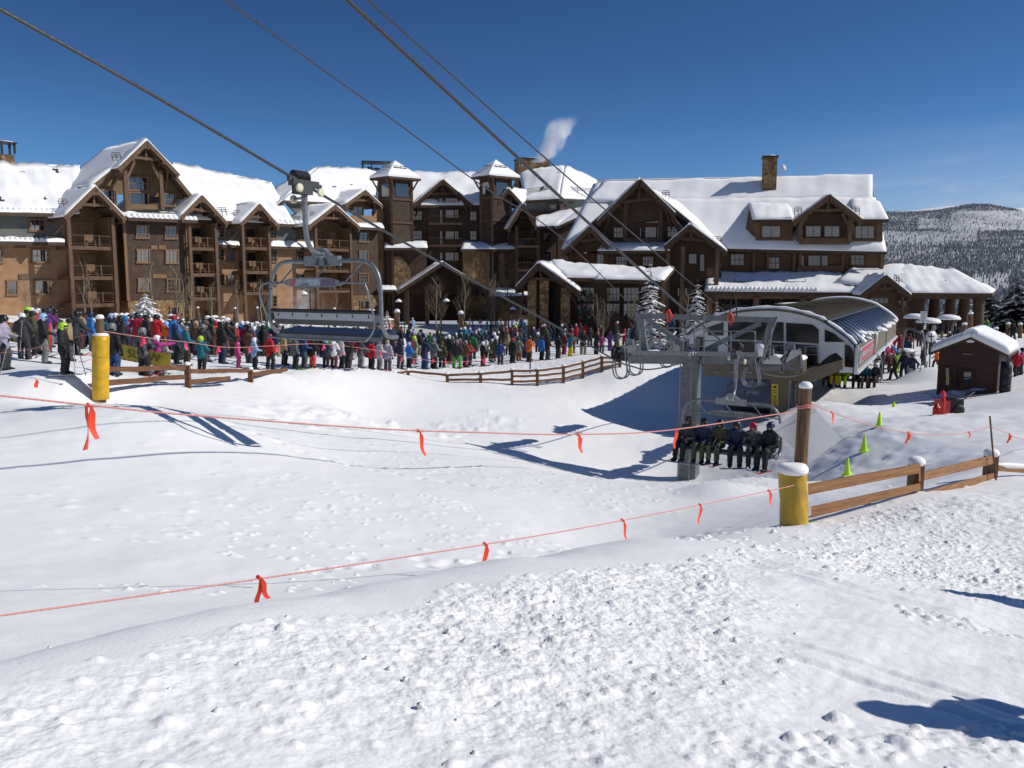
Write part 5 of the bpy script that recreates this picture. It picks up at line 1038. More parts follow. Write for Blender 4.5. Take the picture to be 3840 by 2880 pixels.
def post4(root, px, yt, yb, Y, w=.16):
    p, q = P(px, yb, Y), P(px, yt, Y); p.x = q.x; b = MB(); b.box(((p.x), p.y, (p.z+q.z)/2-.2), (w, w, q.z-p.z+.4)); o = b.build('fence_post', M_fence, root); cap(root, q+Vector((0, 0, .02)), w*.62, .10); return q, p
# left rail fence
o = P(700, 1440, 27); LF = thing('rail_fence', o, 'weathered split rail fence running right from the yellow padded post', 'fence', 'split rail fences along the queue')
post4(LF, 702, 1368, 1452, 27.0); post4(LF, 939, 1385, 1424, 31.0)
for a in (((405, 1386, 23.2), (692, 1378, 26.9)), ((405, 1436, 23.2), (692, 1412, 26.9)), ((712, 1393, 27.1), (930, 1389, 30.9)), ((712, 1432, 27.1), (860, 1418, 29.6)), ((946, 1404, 31.1), (1075, 1385, 34.5))): rail(LF, P(*a[0]), P(*a[1]), .15, .10, M_fence)
# curved fence in the middle
fp = [(1480, 1398, 1418, 45.5), (1530, 1389, 1418, 46), (1677, 1402, 1437, 46.5), (1802, 1397, 1439, 47), (1920, 1385, 1448, 47.5), (2015, 1384, 1444, 48), (2113, 1371, 1436, 49), (2186, 1354, 1416, 50), (2257, 1335, 1393, 50.5), (2325, 1342, 1373, 51)]
o = P(2015, 1442, 48); MF = thing('rail_fence', o, 'curved split rail fence between the queue and the snowy bowl, ending near the tower', 'fence', 'split rail fences along the queue')
ends = [post4(MF, *a, .17) for a in fp]
for i in range(len(fp)-1):
    (t0, b0_), (t1, b1_) = ends[i], ends[i+1]; fr_ = (.12,) if i < 2 else ((.12, .62) if i < 4 else (.10, .42, .74))
    for f in fr_: p, q = t0.lerp(b0_, f), t1.lerp(b1_, f); rail(MF, p, q, .13, .09, M_fence); topsnow(MF, p+Vector((0, 0, .07)), q+Vector((0, 0, .07)), .03)
# board fence in the right foreground
o = P(3440, 1850, 14.1); BF = thing('board_fence', o, 'two board fence with snow capped posts running right from the padded post', 'fence')
for px, yt, yb, Y in ((3437, 1735, 1870, 14.2), (3718, 1702, 1815, 16.5)):
    p, q = P(px, yb, Y), P(px, yt, Y); p.x = q.x; b = MB(); b.box((p.x, p.y, (p.z+q.z)/2), (.2, .2, q.z-p.z)); b.build('fence_post', M_log, BF); cap(BF, q, .135, .13)
for (x0, a0, c0_, Y0), (x1, a1, c1_, Y1) in (((3032, 1816, 1856, 12.6), (3452, 1740, 1773, 14.05)), ((3044, 1902, 1942, 12.6), (3452, 1813, 1838, 14.05)), ((3446, 1776, 1806, 14.05), (3726, 1707, 1740, 16.35)), ((3446, 1850, 1880, 14.05), (3728, 1774, 1800, 16.35)), ((3736, 1744, 1766, 16.4), (3990, 1760, 1785, 17.2))):
    b = MB(); A_, B_, C2, D2_ = P(x0, a0, Y0), P(x1, a1, Y1), P(x1, c1_, Y1), P(x0, c0_, Y0); b.prism([D2_, C2, B_, A_], Vector((.01, .045, 0))); b.build('board', M_board, BF)
topsnow(BF, P(3738, 1742, 16.45), P(3980, 1757, 17.2), .07)
b = MB(); b.tube([P(3735, 1800, 16.1), P(3723, 1690, 16.1), P(3712, 1560, 16.1)], .018, 8); tag(b.build('bamboo_pole', M_log, loc=P(3735, 1790, 16.1)), 'thin upright bamboo pole beside the far right fence post', 'pole')
M_cord = mat('red_white_cord', (.68, .28, .24), .7)
def rope(pts3, r, label, n=8, group='flagged boundary ropes'):
    return tag(strand(smooth(pts3, n), r, lay=.10, step=.02, lobes=2, n=10, depth=.30).build('boundary_rope', M_cord, loc=pts3[0]), label, 'rope', group)
v1 = VPlane(P(0, 1484, 7.0), P(2985, 1540, 12.6)-P(0, 1484, 7.0)); l1 = [v1.at(*a) for a in ((-500, 1440), (0, 1484), (319, 1518), (720, 1557), (1420, 1608), (1800, 1622), (2120, 1629), (2493, 1615), (2915, 1553), (2990, 1542))]
rope(l1, .0085, 'red and white rope sagging from the left edge to the right foreground post')
v2 = VPlane(P(0, 2309, 5.0), P(2990, 1813, 12.4)-P(0, 2309, 5.0)); l2 = [v2.at(*a) for a in ((-400, 2365), (0, 2309), (963, 2172), (1829, 2040), (2348, 1949), (2901, 1837), (2985, 1816))]
rope(l2, .0065, 'lower red and white rope above the foreground bank, tied to the yellow pad')
v3 = VPlane(pt_, P(3715, 1600, 16.1)-pt_); l3 = [v3.at(*a) for a in ((3022, 1505), (3115, 1544), (3250, 1590), (3395, 1622), (3520, 1631), (3640, 1620), (3713, 1600))]
l3b = [l3[-1], P(3770, 1622, 17.5), P(3840, 1650, 19), P(4000, 1690, 22)]
rope(l3, .007, 'thin red rope from the sign post to the bamboo pole'); rope(l3b, .007, 'thin red rope leaving the bamboo pole towards the right edge')
def flag(p, L_, w, kind, m, label, group):
    b = MB(); p = Vector(p)
    def ribbon(dx, dy, Ln, tw, w_):
        vs = []; n = 8
        for i in range(n+1):
            t = i/n; c = p+Vector((dx*t*Ln, dy*t*Ln, -Ln*t*math.sqrt(max(.1, 1-dx*dx))))+Vector((.02*math.sin(t*5+tw), .01*math.cos(t*6), 0)); a = tw*t*1.4; sd_ = Vector((math.cos(a), math.sin(a), 0))*w_/2*(1 if t > .15 else .55); vs += [c-sd_, c+sd_]
        b.add(vs, [(2*i, 2*i+1, 2*i+3, 2*i+2) for i in range(n)], True); vv = [Vector(v)+Vector((0, .003, 0)) for v in vs]; b.add(vv, [(2*i+1, 2*i, 2*i+2, 2*i+3) for i in range(n)], True)
    if kind == 'V': ribbon(-.02, 0, L_, .2, w); ribbon(.42, .05, L_*.8, .5, w)
    elif kind == 'X': ribbon(.22, 0, L_*.75, .9, w); ribbon(-.16, .1, L_, -1.4, w)
    elif kind == 'R': ribbon(.3, 0, L_, .8, w)
    else: ribbon(.05, 0, L_, .7, w)
    b.tube([p+Vector((.012*math.cos(a), .0, .014*math.sin(a))) for a in np.linspace(0, 6.28, 8)], .009, 5)
    return tag(b.build('marker_flag', m, loc=p), label, 'flag', group)
GF = 'orange ribbon flags on the ropes'
flag(v1.at(329, 1518), .43, .055, 'X', M_orange, 'long twisted orange ribbon hanging at left below the yellow padded post', GF)
flag(v1.at(1567, 1615), .30, .045, 'R', M_orange, 'orange ribbon on the upper rope at the middle of the picture', GF)
flag(v1.at(2165, 1629), .25, .06, 'R', M_orange, 'orange ribbon on the upper rope over the tower shadow', GF)
flag(v1.at(2532, 1610), .27, .055, 'I', M_orange, 'orange ribbon on the upper rope just left of the seated riders', GF)
flag(v2.at(968, 2165), .25, .036, 'V', M_orange, 'forked orange ribbon on the lower rope, biggest of that rope', GF)
flag(v2.at(1817, 2040), .27, .05, 'I', M_orange, 'orange ribbon on the lower rope above the middle of the bank', GF)
flag(v2.at(2332, 1950), .27, .035, 'R', M_orange, 'thin curled orange ribbon on the lower rope below the chair shadow', GF)
flag(v2.at(2624, 1893), .26, .04, 'I', M_orange, 'straight orange ribbon second from the yellow pad on the lower rope', GF)
flag(v2.at(2882, 1840), .24, .05, 'R', M_orange, 'orange ribbon next to the yellow pad on the lower rope', GF)
flag(v3.at(3117, 1545), .22, .04, 'R', M_orange, 'orange ribbon on the thin rope just right of the diamond sign', GF)
flag(v3.at(3405, 1622), .20, .05, 'V', M_orange, 'forked orange ribbon on the thin rope between cones and fence', GF)
flag(v3.at(3632, 1621), .17, .05, 'R', M_orange, 'orange ribbon on the thin rope left of the bamboo pole', GF)
flag(P(3785, 1628, 17.8), .2, .06, 'V', M_orange, 'orange ribbon right of the bamboo pole', GF)
flag(P(135, 1425, 21), .2, .09, 'I', M_orange, 'small orange ribbon low on the snow left of the yellow pad', GF)
# queue ropes with pink flags
qp = [P(-100, 1330, 24), P(100, 1312, 23.6), P(250, 1272, 23.2), P(374, 1245, 23)]
rope(qp, .008, 'sagging queue rope left of the yellow padded post', 6, 'queue ropes'); flag(P(226, 1262, 23.2), .2, .09, 'V', M_orange, 'orange ribbon before the person in the green helmet', GF)
qp = [P(376, 1240, 23), P(540, 1265, 25), P(700, 1283, 27), P(860, 1303, 30), P(1000, 1298, 33), P(1200, 1290, 38), P(1400, 1312, 43), P(1560, 1345, 46), P(1700, 1358, 48), P(1860, 1345, 50)]
rope(qp, .009, 'long red queue rope with pink flags along the front of the crowd', 5, 'queue ropes')
for i, (px, py, Y) in enumerate(((533, 1264, 24.9), (692, 1282, 26.9), (815, 1298, 29), (934, 1302, 31.6), (1039, 1295, 34), (1212, 1292, 38.3), (1285, 1312, 40.5), (1425, 1320, 43.5), (1505, 1342, 45), (1551, 1348, 46), (1622, 1345, 47), (1672, 1352, 47.6), (1750, 1350, 48.6), (1814, 1348, 49.5))):
    flag(P(px, py, Y), .28, .085, 'VRVXV'[i % 5] if i % 5 < 4 else 'I', M_pink, 'pink ribbon on the queue rope in front of the crowd', 'pink ribbons on the queue rope')
# ------------------------------------------------------------------ hut and things around it
FH = Fac(3518, 41.0, 3752, 39.4); c = FH.at(3640, 1500, 0); HT = thing('operator_hut', (c.x, c.y, -5.8), 'small dark red brown wooden hut under a thick snow roof at right', 'hut')
def hp(x, y, d=0): return FH.at(x, y, d)
b = MB(); zb_ = -6.6; q = [hp(3521, 1319), hp(3640, 1267), hp(3748, 1321)]; l_, r_ = q[0], q[2]
b.prism([l_, q[1], r_, Vector((r_.x, r_.y, zb_)), Vector((l_.x, l_.y, zb_))], -FH.n*3.0); b.build('wall', M_hut, HT)
for i, (E0, E1, sd_) in enumerate(((hp(3490, 1321, -.4), hp(3640, 1264, -.4), 0), (hp(3640, 1264, -.4), hp(3783, 1332, -.4), 1))):
    bk_ = FH.n*3.9; d_ = [E0, E1, E1-bk_, E0-bk_]; b = MB(); b.hexa([p-Vector((0, 0, .12)) for p in d_], d_); rf = b.build('roof', M_dtrim, HT)
    b = MB(); qq = [d_[0], d_[3], d_[2], d_[1]] if sd_ == 0 else [d_[2], d_[1], d_[0], d_[3]]
    b.pillow([d_[0]+Vector((0, 0, .005)), d_[1]+Vector((0, 0, .005)), d_[2]+Vector((0, 0, .005)), d_[3]+Vector((0, 0, .005))], 14, 14, .42, .05, 20+i, edge=.62); b.build('snow_cover', M_rsnow, rf)
b = MB(); b.tube([hp(3640, 1258, -.35), hp(3640, 1258, -.35)-FH.n*3.8], [.36, .36], 10); b.build('snow_cover', M_rsnow, HT)
for x0, x1, y0, y1, gm in ((3541, 3563, 1377, 1450, M_glassB), (3572, 3582, 1377, 1450, M_glass), (3609, 3646, 1392, 1440, M_glassB)): win(FH, HT, x0, y0, x1, y1, -.02, 1, 2 if x1-x0 > 30 else 1, gm, M_hut, .09)
b = MB(); b.prism([hp(3612, 1390, -.03), hp(3612, 1390, -.03)+Vector((0, 0, .0)), hp(3612, 1482, -.03), hp(3600, 1482, -.03), hp(3600, 1390, -.03)], -FH.n*-.02); b.build('door_edge', M_dtrim, HT)
b = MB(); b.box(hp(3627, 1328, -.05), (.42, .03, .04), (FH.t, FH.n, Zv)); b.build('plate', M_conc, HT)
b = MB(); hq = hp(3766, 1490, -.1); b.lathe(Vector((hq.x, hq.y, gz(hq.x, hq.y)-.15)), [(.24, 0), (.25, .5), (.23, .52), (.25, .55), (.25, 1.0), (.23, 1.02), (.25, 1.05), (.24, 1.6)], 16); tag(b.build('drum', M_black, loc=hp(3762, 1480, -.1)), 'tall black drum standing against the right side of the hut', 'drum')
def tarp():
    q = [P(3455, 1520, 38), P(3540, 1560, 36), P(3700, 1495, 38.5), P(3600, 1490, 39)]; b = MB(); vs = []; fs = []; n = 14
    for lay in (0, 1):
        for j in range(n+1):
            for i in range(n+1):
                u, v = i/n, j/n; p = (q[0]*(1-u)+q[1]*u)*(1-v)+(q[3]*(1-u)+q[2]*u)*v; p = Vector((p.x, p.y, gz(p.x, p.y)+.38+.12*math.sin(u*7+v*3)*math.cos(v*8)-lay*.03)); vs.append(p)
    A_ = (n+1)**2
    for j in range(n):
        for i in range(n): a = j*(n+1)+i; fs += [(a, a+1, a+n+2, a+n+1), (A_+a, A_+a+n+1, A_+a+n+2, A_+a+1)]
    b.add(vs, fs, True); return tag(b.build('tarpaulin', mat('blue_tarp', (.03, .05, .13), .4, var=.3, vscale=3), loc=q[1]), 'crumpled dark blue tarpaulin on the snow in front of the hut', 'tarp')
tarp()
p = P(3545, 1565, 30); p.z = gz(p.x, p.y); SB = thing('snow_blower', p, 'black and red snow blower parked below the hut', 'snow blower')
b = MB(); b.box(p+Vector((.25, 0, .35)), (.55, .45, .4)); b.box(p+Vector((.1, 0, .55)), (.3, .3, .2)); b.build('engine', M_black, SB); b = MB(); b.box(p+Vector((-.15, 0, .28)), (.28, .6, .5)); b.build('auger_housing', M_red, SB)
for s_ in (-.22, .22): b = MB(); b.lathe(p+Vector((.35, s_-.05, .2)), [(.1, 0), (.2, 0), (.2, .1), (.1, .1)], 14, axis=(0, 1, 0)); b.build('wheel', M_rubber, SB)
b = MB(); b.tube([p+Vector((.4, -.2, .5)), p+Vector((.9, -.2, .85)), p+Vector((.9, .2, .85)), p+Vector((.4, .2, .5))], .02, 6); b.build('handle', M_black, SB); b = MB(); b.tube([p+Vector((-.1, 0, .5)), p+Vector((-.1, 0, .75)), p+Vector((-.2, 0, .85))], [.1, .08, .09], 8); b.build('chute', M_red, SB)
for px, py, Y, h, r, nm, lab in ((3512, 1572, 29.5, .42, .16, 'fuel_can', 'squat red fuel can left of the snow blower'), (3533, 1560, 29.2, .75, .075, 'fire_extinguisher', 'tall red extinguisher standing beside the snow blower')):
    p = P(px, py, Y); p.z = gz(p.x, p.y)
    if r > .1: b = MB(); b.lathe(p, [(r, 0), (r*1.02, h*.55), (r*.8, h*.72), (r*.3, h*.8), (r*.3, h)], 10, sy=.7); b.tube([p+Vector((-.1, 0, h*.75)), p+Vector((-.05, 0, h*.95)), p+Vector((.06, 0, h*.8))], .02, 6)
    else: b = MB(); b.lathe(p, [(r, 0), (r, h*.72), (r*.5, h*.82), (r*.4, h*.86), (r*.8, h*.9), (r*.5, h)], 12); b.tube([p+Vector((.03, 0, h*.9)), p+Vector((.1, 0, h*.7)), p+Vector((.08, 0, h*.4))], .015, 5)
    tag(b.build(nm, M_red, loc=p), lab, nm.replace('_', ' '))
for i, (px, py, Y, h, lab) in enumerate(((3177, 1785, 24, .52, 'bright lime cone nearest to the board fence'), (3240, 1690, 25.5, .52, 'lime cone in the middle of the row beside the ramp'), (3297, 1597, 27.5, .52, 'lime cone third from the board fence'), (3352, 1527, 36, .3, 'small pale lime cone farthest up the ramp'))):
    p = P(px, py, Y); p.z = hz(p.x, p.y)-.02; b = MB(); b.lathe(p, [(.001, h), (.022, h), (.03, h*.92), (.105, .02), (.11, 0)][::-1], 16)
    c_ = tag(b.build('marker_cone', M_lime, loc=p), lab, 'cone', 'lime marker cones beside the ramp')
    b = MB(); b.box(p+Vector((0, 0, .012)), (.27, .27, .03)); b.build('base', M_lime, c_)
b = MB(); p = P(3410, 1440, 52); b.beam(Vector((p.x, p.y, gz(p.x, p.y)-.2)), Vector((p.x, p.y, gz(p.x, p.y)+.95)), .24, .24); tag(b.build('bollard', M_conc, loc=(p.x, p.y, gz(p.x, p.y))), 'short grey square post on the loading area beside the lift attendants', 'bollard')
for px, py, px2, py2, Y in ((3438, 1448, 3455, 1370, 50), (3470, 1405, 3478, 1355, 51)):
    a, c_ = P(px, py, Y), P(px2, py2, Y); a.z = gz(a.x, a.y); b = MB(); b.tube([a, c_], .025, 6); s_ = b; 
    o = tag(b.build('snow_shovel', M_log, loc=a), 'shovel stuck upright in the snow pile '+('nearer to the attendants' if px < 3450 else 'nearer to the hut'), 'shovel'); b = MB(); b.box(a+Vector((0, 0, .2)), (.28, .05, .4)); b.build('blade', M_black, o)
# ------------------------------------------------------------------ people
def surf_nets(V, org, h):
    nx, ny, nz = V.shape; ins = V < 0
    c = np.stack([ins[i:nx-1+i, j:ny-1+j, k:nz-1+k] for i in (0, 1) for j in (0, 1) for k in (0, 1)]); act = c.any(0) & ~c.all(0)
    idx = -np.ones(act.shape, int); ii = np.argwhere(act); idx[act] = np.arange(len(ii)); acc = np.zeros((len(ii), 3)); cnt = np.zeros(len(ii))
    cs = [(i, j, k) for i in (0, 1) for j in (0, 1) for k in (0, 1)]
    for a in range(8):
        for b_ in range(a+1, 8):
            A_, B_ = np.array(cs[a]), np.array(cs[b_])
            if abs(A_-B_).sum() != 1: continue
            va = V[tuple((ii+A_).T)]; vb = V[tuple((ii+B_).T)]; m = (va < 0) != (vb < 0); t = np.where(m, va/np.where(va-vb == 0, 1, va-vb), 0)
            acc[m] += (A_+(B_-A_)*t[:, None])[m]; cnt[m] += 1
    vs = (ii+acc/cnt[:, None])*h+org; fs = []
    for ax in range(3):
        sl0 = [slice(1, -1)]*3; sl0[ax] = slice(0, -1); sl1 = [slice(1, -1)]*3; sl1[ax] = slice(1, None)
        a, b_ = ins[tuple(sl0)], ins[tuple(sl1)]; e = np.argwhere(a != b_); off = np.array([1, 1, 1]); off[ax] = 0; e = e+off
        u, v = [(1, 2), (2, 0), (0, 1)][ax]; du = np.zeros(3, int); dv = np.zeros(3, int); du[u] = 1; dv[v] = 1
        q = np.stack([idx[tuple((e-du-dv).T)], idx[tuple((e-dv).T)], idx[tuple(e.T)], idx[tuple((e-du).T)]], 1); s_ = ins[tuple(e.T)]
        q[~s_] = q[~s_][:, ::-1]; fs.append(q)
    return vs, np.concatenate(fs)
JK, TR_, SK, GL, BT = 0, 1, 2, 3, 4
def limb(pr, tag_, pts, rs):
    for i in range(len(pts)-1): pr.append((tag_, pts[i], pts[i+1], rs[i], rs[i+1], 1))
def glove(pr, w, d, side, up=(0, 0, 1), curl=.7):
    # palm, four bent fingers of different lengths and a thumb from the side of the palm
    w = Vector(w); d = Vector(d).normalized(); s = d.cross(Vector(up)); s = s.normalized() if s.length > .1 else Vector((1, 0, 0)); n = s.cross(d).normalized(); k = w+d*.085
    pr.append((GL, w, k, .034, .04, 1)); 
    for i, Lf in enumerate((.062, .072, .067, .05)):
        b0 = k+s*(-.033+.022*i); m = b0+(d*math.cos(curl)-n*math.sin(curl))*Lf*.6; e = m+(d*math.cos(curl*2.2)-n*math.sin(curl*2.2))*Lf*.6; pr.append((GL, b0, m, .0145, .0135, 1)); pr.append((GL, m, e, .0135, .0115, 1))
    t0 = w+d*.03+s*(.036*side); t1 = t0+(s*side*.5+d*.7-n*.5).normalized()*.045; pr.append((GL, t0, t1, .0165, .015, 1)); pr.append((GL, t1, t1+(d*.8-n*.6).normalized()*.03, .015, .012, 1))
def body(name, kind, h=.0165):
    pr = []; V_ = Vector
    if kind == 'sit':
        hip = V_((0, .0, .13)); limb(pr, JK, [hip+V_((0, -.02, .0)), hip+V_((0, -.05, .28)), hip+V_((0, -.05, .47))], [.18, .185, .17]); sh = hip.z+.48; sy = -.04
        for s in (-1, 1):
            limb(pr, TR_, [V_((s*.09, .02, .10)), V_((s*.15, .46, .10)), V_((s*.15, .50, -.30))], [.115, .095, .088]); limb(pr, BT, [V_((s*.15, .50, -.30)), V_((s*.15, .50, -.46)), V_((s*.15, .66, -.47))], [.075, .075, .055])
        hands = [V_((-.13, .34, .22)), V_((.11, .38, .20))]; elb = [V_((-.31, .10, .27)), V_((.31, .10, .27))]
    else:
        lean = {'lean': .22, 'bend': .75, 'walk': .1}.get(kind, .03); st = {'wide': .2, 'walk': .1, 'board': .24}.get(kind, .12)
        for s in (-1, 1):
            fy = s*.24 if kind == 'walk' else 0.0; kn = V_((s*(st+.005), fy*.5+.06, .50)); an = V_((s*st, fy, .14))
            limb(pr, TR_, [V_((s*.09, 0, .90)), kn, an], [.118, .096, .09]); limb(pr, BT, [an, V_((s*st, fy, .07)), V_((s*(st+.02), fy+.17, .055))], [.075, .07, .05])
        hip = V_((0, -lean*.12, .90)); d = V_((0, math.sin(lean), math.cos(lean)))
        limb(pr, JK, [hip-d*.07, hip+d*.10, hip+d*.30, hip+d*.48], [.178, .168, .175, .165]); sh = None; top = hip+d*.5
        P_ = {'poles': ((.27, .30, 1.06), (.31, .05, 1.12)), 'lean': ((.25, .48, 1.0), (.33, .25, 1.05)), 'down': ((.29, .08, .80), (.29, -.02, 1.08)), 'fold': ((.07, .27, 1.14), (.29, .10, 1.12)), 'wide': ((.27, .06, .86), (.36, -.04, 1.10)), 'walk': ((.27, .22, .95), (.31, -.02, 1.10)), 'point': ((.27, .30, 1.06), (.31, .05, 1.12)), 'bend': ((.16, .70, .55), (.24, .48, .80)), 'board': ((.30, .12, .84), (.32, -.02, 1.1)), 'face': ((.16, .30, 1.30), (.30, .10, 1.18))}[kind]
        hands = [V_((-P_[0][0], P_[0][1], P_[0][2])), V_(P_[0])]; elb = [V_((-P_[1][0], P_[1][1], P_[1][2])), V_(P_[1])]
        if kind == 'point': hands[1] = V_((.30, .62, 1.40)); elb[1] = V_((.28, .30, 1.36))
        if kind == 'walk': hands[0].y -= .35; elb[0].y -= .12
        sh = top.z-.02; sy = top.y
    SH = V_((0, sy, sh)); dd = V_((0, 0, 1)) if kind == 'sit' else d
    for i, s in enumerate((-1, 1)):
        a = SH+V_((s*.185, 0, -.02)); limb(pr, JK, [V_((0, sy, sh-.03)), a], [.13, .095]); w = hands[i]+(elb[i]-hands[i]).normalized()*.03; limb(pr, JK, [a, elb[i], w], [.09, .072, .054])
        pr.append((GL, w, hands[i], .045, .042, 1)); glove(pr, hands[i], (hands[i]-elb[i]) if kind in ('point', 'down', 'wide', 'board', 'walk') else V_((-s*.35, .8, -.4)), -s, curl=.75)
    nk = SH+dd*.08; limb(pr, JK, [nk-dd*.05, nk+dd*.05], [.10, .082]); limb(pr, JK, [nk+V_((0, -.09, -.03)), nk+V_((0, -.08, .02))], [.085, .07])
    hd = nk+dd*.165+V_((0, .02, 0)); limb(pr, SK, [nk, hd-dd*.05], [.062, .066]); pr.append((SK, hd-dd*.035+V_((0, .015, 0)), hd+dd*.045, .082, .098, 1)); pr.append((SK, hd+V_((0, .085, -.012)), hd+V_((0, .108, -.03)), .014, .017, 1)); pr.append((SK, hd+V_((0, .06, -.085)), hd+V_((0, .068, -.085)), .03, .03, 1)); pr.append((SK, hd+V_((-.02, .092, -.062)), hd+V_((.02, .092, -.062)), .011, .011, 1))
    for s in (-1, 1): pr.append((SK, hd+V_((s*.098, -.01, -.015)), hd+V_((s*.1, -.012, .02)), .016, .018, 1))
    pts = np.array([list(p[1]) for p in pr]+[list(p[2]) for p in pr]); lo = pts.min(0)-.26; hi = pts.max(0)+.26; nn = np.ceil((hi-lo)/h).astype(int)+1
    G_ = np.stack(np.meshgrid(*[lo[i]+h*np.arange(nn[i]) for i in range(3)], indexing='ij'), -1).astype(np.float32); D_ = np.full(G_.shape[:3], 9., np.float32); k_ = .028
    def cap_d(Q, p):
        a, c = np.array(p[1], np.float32), np.array(p[2], np.float32); ba = c-a; t = np.clip(((Q-a)@ba)/max(1e-8, float(ba@ba)), 0, 1); e = Q-a-t[..., None]*ba
        if p[0] == JK and p[3] > .14: e = e*np.array([.88, 1.22, 1], np.float32)
        return np.sqrt((e**2).sum(-1))-(p[3]+t*(p[4]-p[3]))
    for p in pr:
        dd_ = cap_d(G_, p); kk = .008 if p[0] in (GL, SK) else k_; hh = np.clip(.5+.5*(D_-dd_)/kk, 0, 1); D_ = D_*(1-hh)+dd_*hh-kk*hh*(1-hh)
    D_ += (.006*np.sin(G_[..., 2]*38+G_[..., 0]*17)*np.sin(G_[..., 0]*21+G_[..., 1]*29)).astype(np.float32)*(D_ < .05)
    vs, fs = surf_nets(D_, lo, h); cen = vs[fs].mean(1); best = np.full(len(cen), 9.); tg = np.zeros(len(cen), int)
    for p in pr:
        q = cap_d(cen, p)-(.012 if p[0] == JK else 0); m = q < best; best[m] = q[m]; tg[m] = p[0]
    me = bpy.data.meshes.new(name); me.from_pydata(vs.tolist(), [], fs.tolist()); me.polygons.foreach_set('material_index', tg); me.polygons.foreach_set('use_smooth', np.ones(len(fs), bool))
    for m in (M_black,)*5: me.materials.append(m)
    me.update(); return me, hd
BODY = {k: body('person_body', k, .0165 if k in ('sit', 'face') else .019) for k in ('poles', 'lean', 'down', 'fold', 'wide', 'walk', 'point', 'bend', 'sit', 'board', 'face')}
PAL = {'black': (.012, .012, .014), 'charcoal': (.035, .036, .04), 'dark grey': (.07, .072, .078), 'grey': (.17, .175, .18), 'pale grey': (.42, .43, .45), 'white': (.72, .73, .75), 'navy': (.015, .025, .07), 'dark blue': (.02, .06, .18), 'bright blue': (.015, .17, .52), 'light blue': (.28, .45, .68), 'teal': (.01, .14, .2), 'aqua': (.22, .55, .55), 'red': (.5, .012, .02), 'crimson': (.3, .01, .03), 'maroon': (.11, .012, .025), 'coral': (.75, .08, .08), 'orange': (.75, .13, .01), 'pink': (.62, .06, .22), 'magenta': (.42, .03, .22), 'purple': (.10, .03, .16), 'lilac': (.36, .33, .42), 'olive': (.06, .06, .025), 'sage': (.2, .24, .16), 'green': (.02, .16, .04), 'bright green': (.07, .36, .04), 'lime': (.4, .62, .02), 'yellow': (.72, .5, .02), 'tan': (.34, .25, .13), 'khaki': (.26, .21, .13), 'brown': (.13, .07, .04), 'dark brown': (.05, .033, .024), 'rust': (.28, .075, .03)}
def cloth(c): return mat(c.replace(' ', '_')+'_fabric', PAL[c], .75, var=.35, vscale=9, bump=.15, bscale=30)
M_camo = mat('camouflage_fabric', (.10, .12, .06), .8, kind='stone', k=9, col2=(.03, .035, .02)); M_plaid = mat('plaid_fabric', (.16, .165, .17), .8, kind='plaid', k=14, col2=(.035, .036, .04)); M_bplaid = mat('brown_plaid_fabric', (.16, .09, .05), .8, kind='plaid', k=14, col2=(.05, .02, .02)); M_fleck = mat('flecked_fabric', (.5, .5, .5), .8, kind='stone', k=16, col2=(.18, .18, .18)); M_bfleck = mat('black_white_print', (.012, .012, .014), .8, kind='stone', k=10, col2=(.13, .13, .14))
SPEC = {'camouflage': M_camo, 'plaid grey': M_plaid, 'plaid brown': M_bplaid, 'flecked grey': M_fleck, 'black printed': M_bfleck}
def cm(c): return SPEC.get(c) or cloth(c)
hb = MB(); hb.lathe((0, 0, -.055), [(.118, 0), (.128, .02), (.132, .06), (.126, .115), (.105, .16), (.07, .188), (.03, .2), (.002, .203)], 18, sx=.96, sy=1.1)
for s in (-1, 1): hb.lathe((s*.098, -.01, -.085), [(.045, -.03), (.05, 0), (.045, .03)], 10, axis=(s, 0, 0))
ME_HEL = hb.build('helmet', M_black).data
hb = MB(); hb.lathe((0, 0, -.03), [(.112, 0), (.122, .03), (.122, .07), (.112, .11), (.085, .145), (.045, .165), (.002, .17)], 16, sx=.95, sy=1.06); hb.lathe((0, 0, -.03), [(.126, .0), (.13, .02), (.126, .04)], 16, sx=.95, sy=1.06); ME_BEA = hb.build('beanie', M_black).data
hb = MB(); hb.lathe((0, -.025, -.16), [(.085, 0), (.125, .06), (.142, .13), (.138, .2), (.11, .26), (.06, .3), (.002, .31)], 16); ME_HOOD = hb.build('hood', M_black).data
hb = MB(); hb.lathe((0, -.07, -.2), [(.13, -.03), (.20, .0), (.235, .05), (.2, .09), (.12, .1)], 18, sy=.75); ME_FUR = hb.build('fur_hood', M_black).data
gp = [(.118*math.sin(a), .122*math.cos(a), 0) for a in np.linspace(-1.15, 1.15, 10)]; hb = MB(); hb.tube([(x, y, .012) for x, y, z in gp], [.02]+[.036]*8+[.02], 8); ME_GOG = hb.build('goggles', M_black).data
hb = MB(); hb.box((0, -.02, 0), (.095, .95, .014)); hb.hexa([(-.047, .455, -.007), (.047, .455, -.007), (.047, .455, .007), (-.047, .455, .007)], [(-.02, .72, .09), (.02, .72, .09), (.02, .725, .10), (-.02, .725, .10)]); hb.box((0, -.02, .02), (.07, .38, .03)); ME_SKI = hb.build('ski', M_black).data
hb = MB(); hb.lathe((0, 0, 0), [(.13, -.01), (.13, .01)], 20, sx=1, sy=5.6); ME_BRD = hb.build('snowboard', M_black).data
hb = MB(); hb.lathe((0, -.24, 1.02), [(.12, 0), (.16, .06), (.17, .2), (.14, .36), (.07, .44)], 12, sy=.55); ME_PACK = hb.build('backpack', M_black).data
for m in ('helmet', 'beanie', 'hood', 'fur_hood', 'goggles', 'ski', 'snowboard', 'backpack'): bpy.data.objects.remove(bpy.data.objects[m])
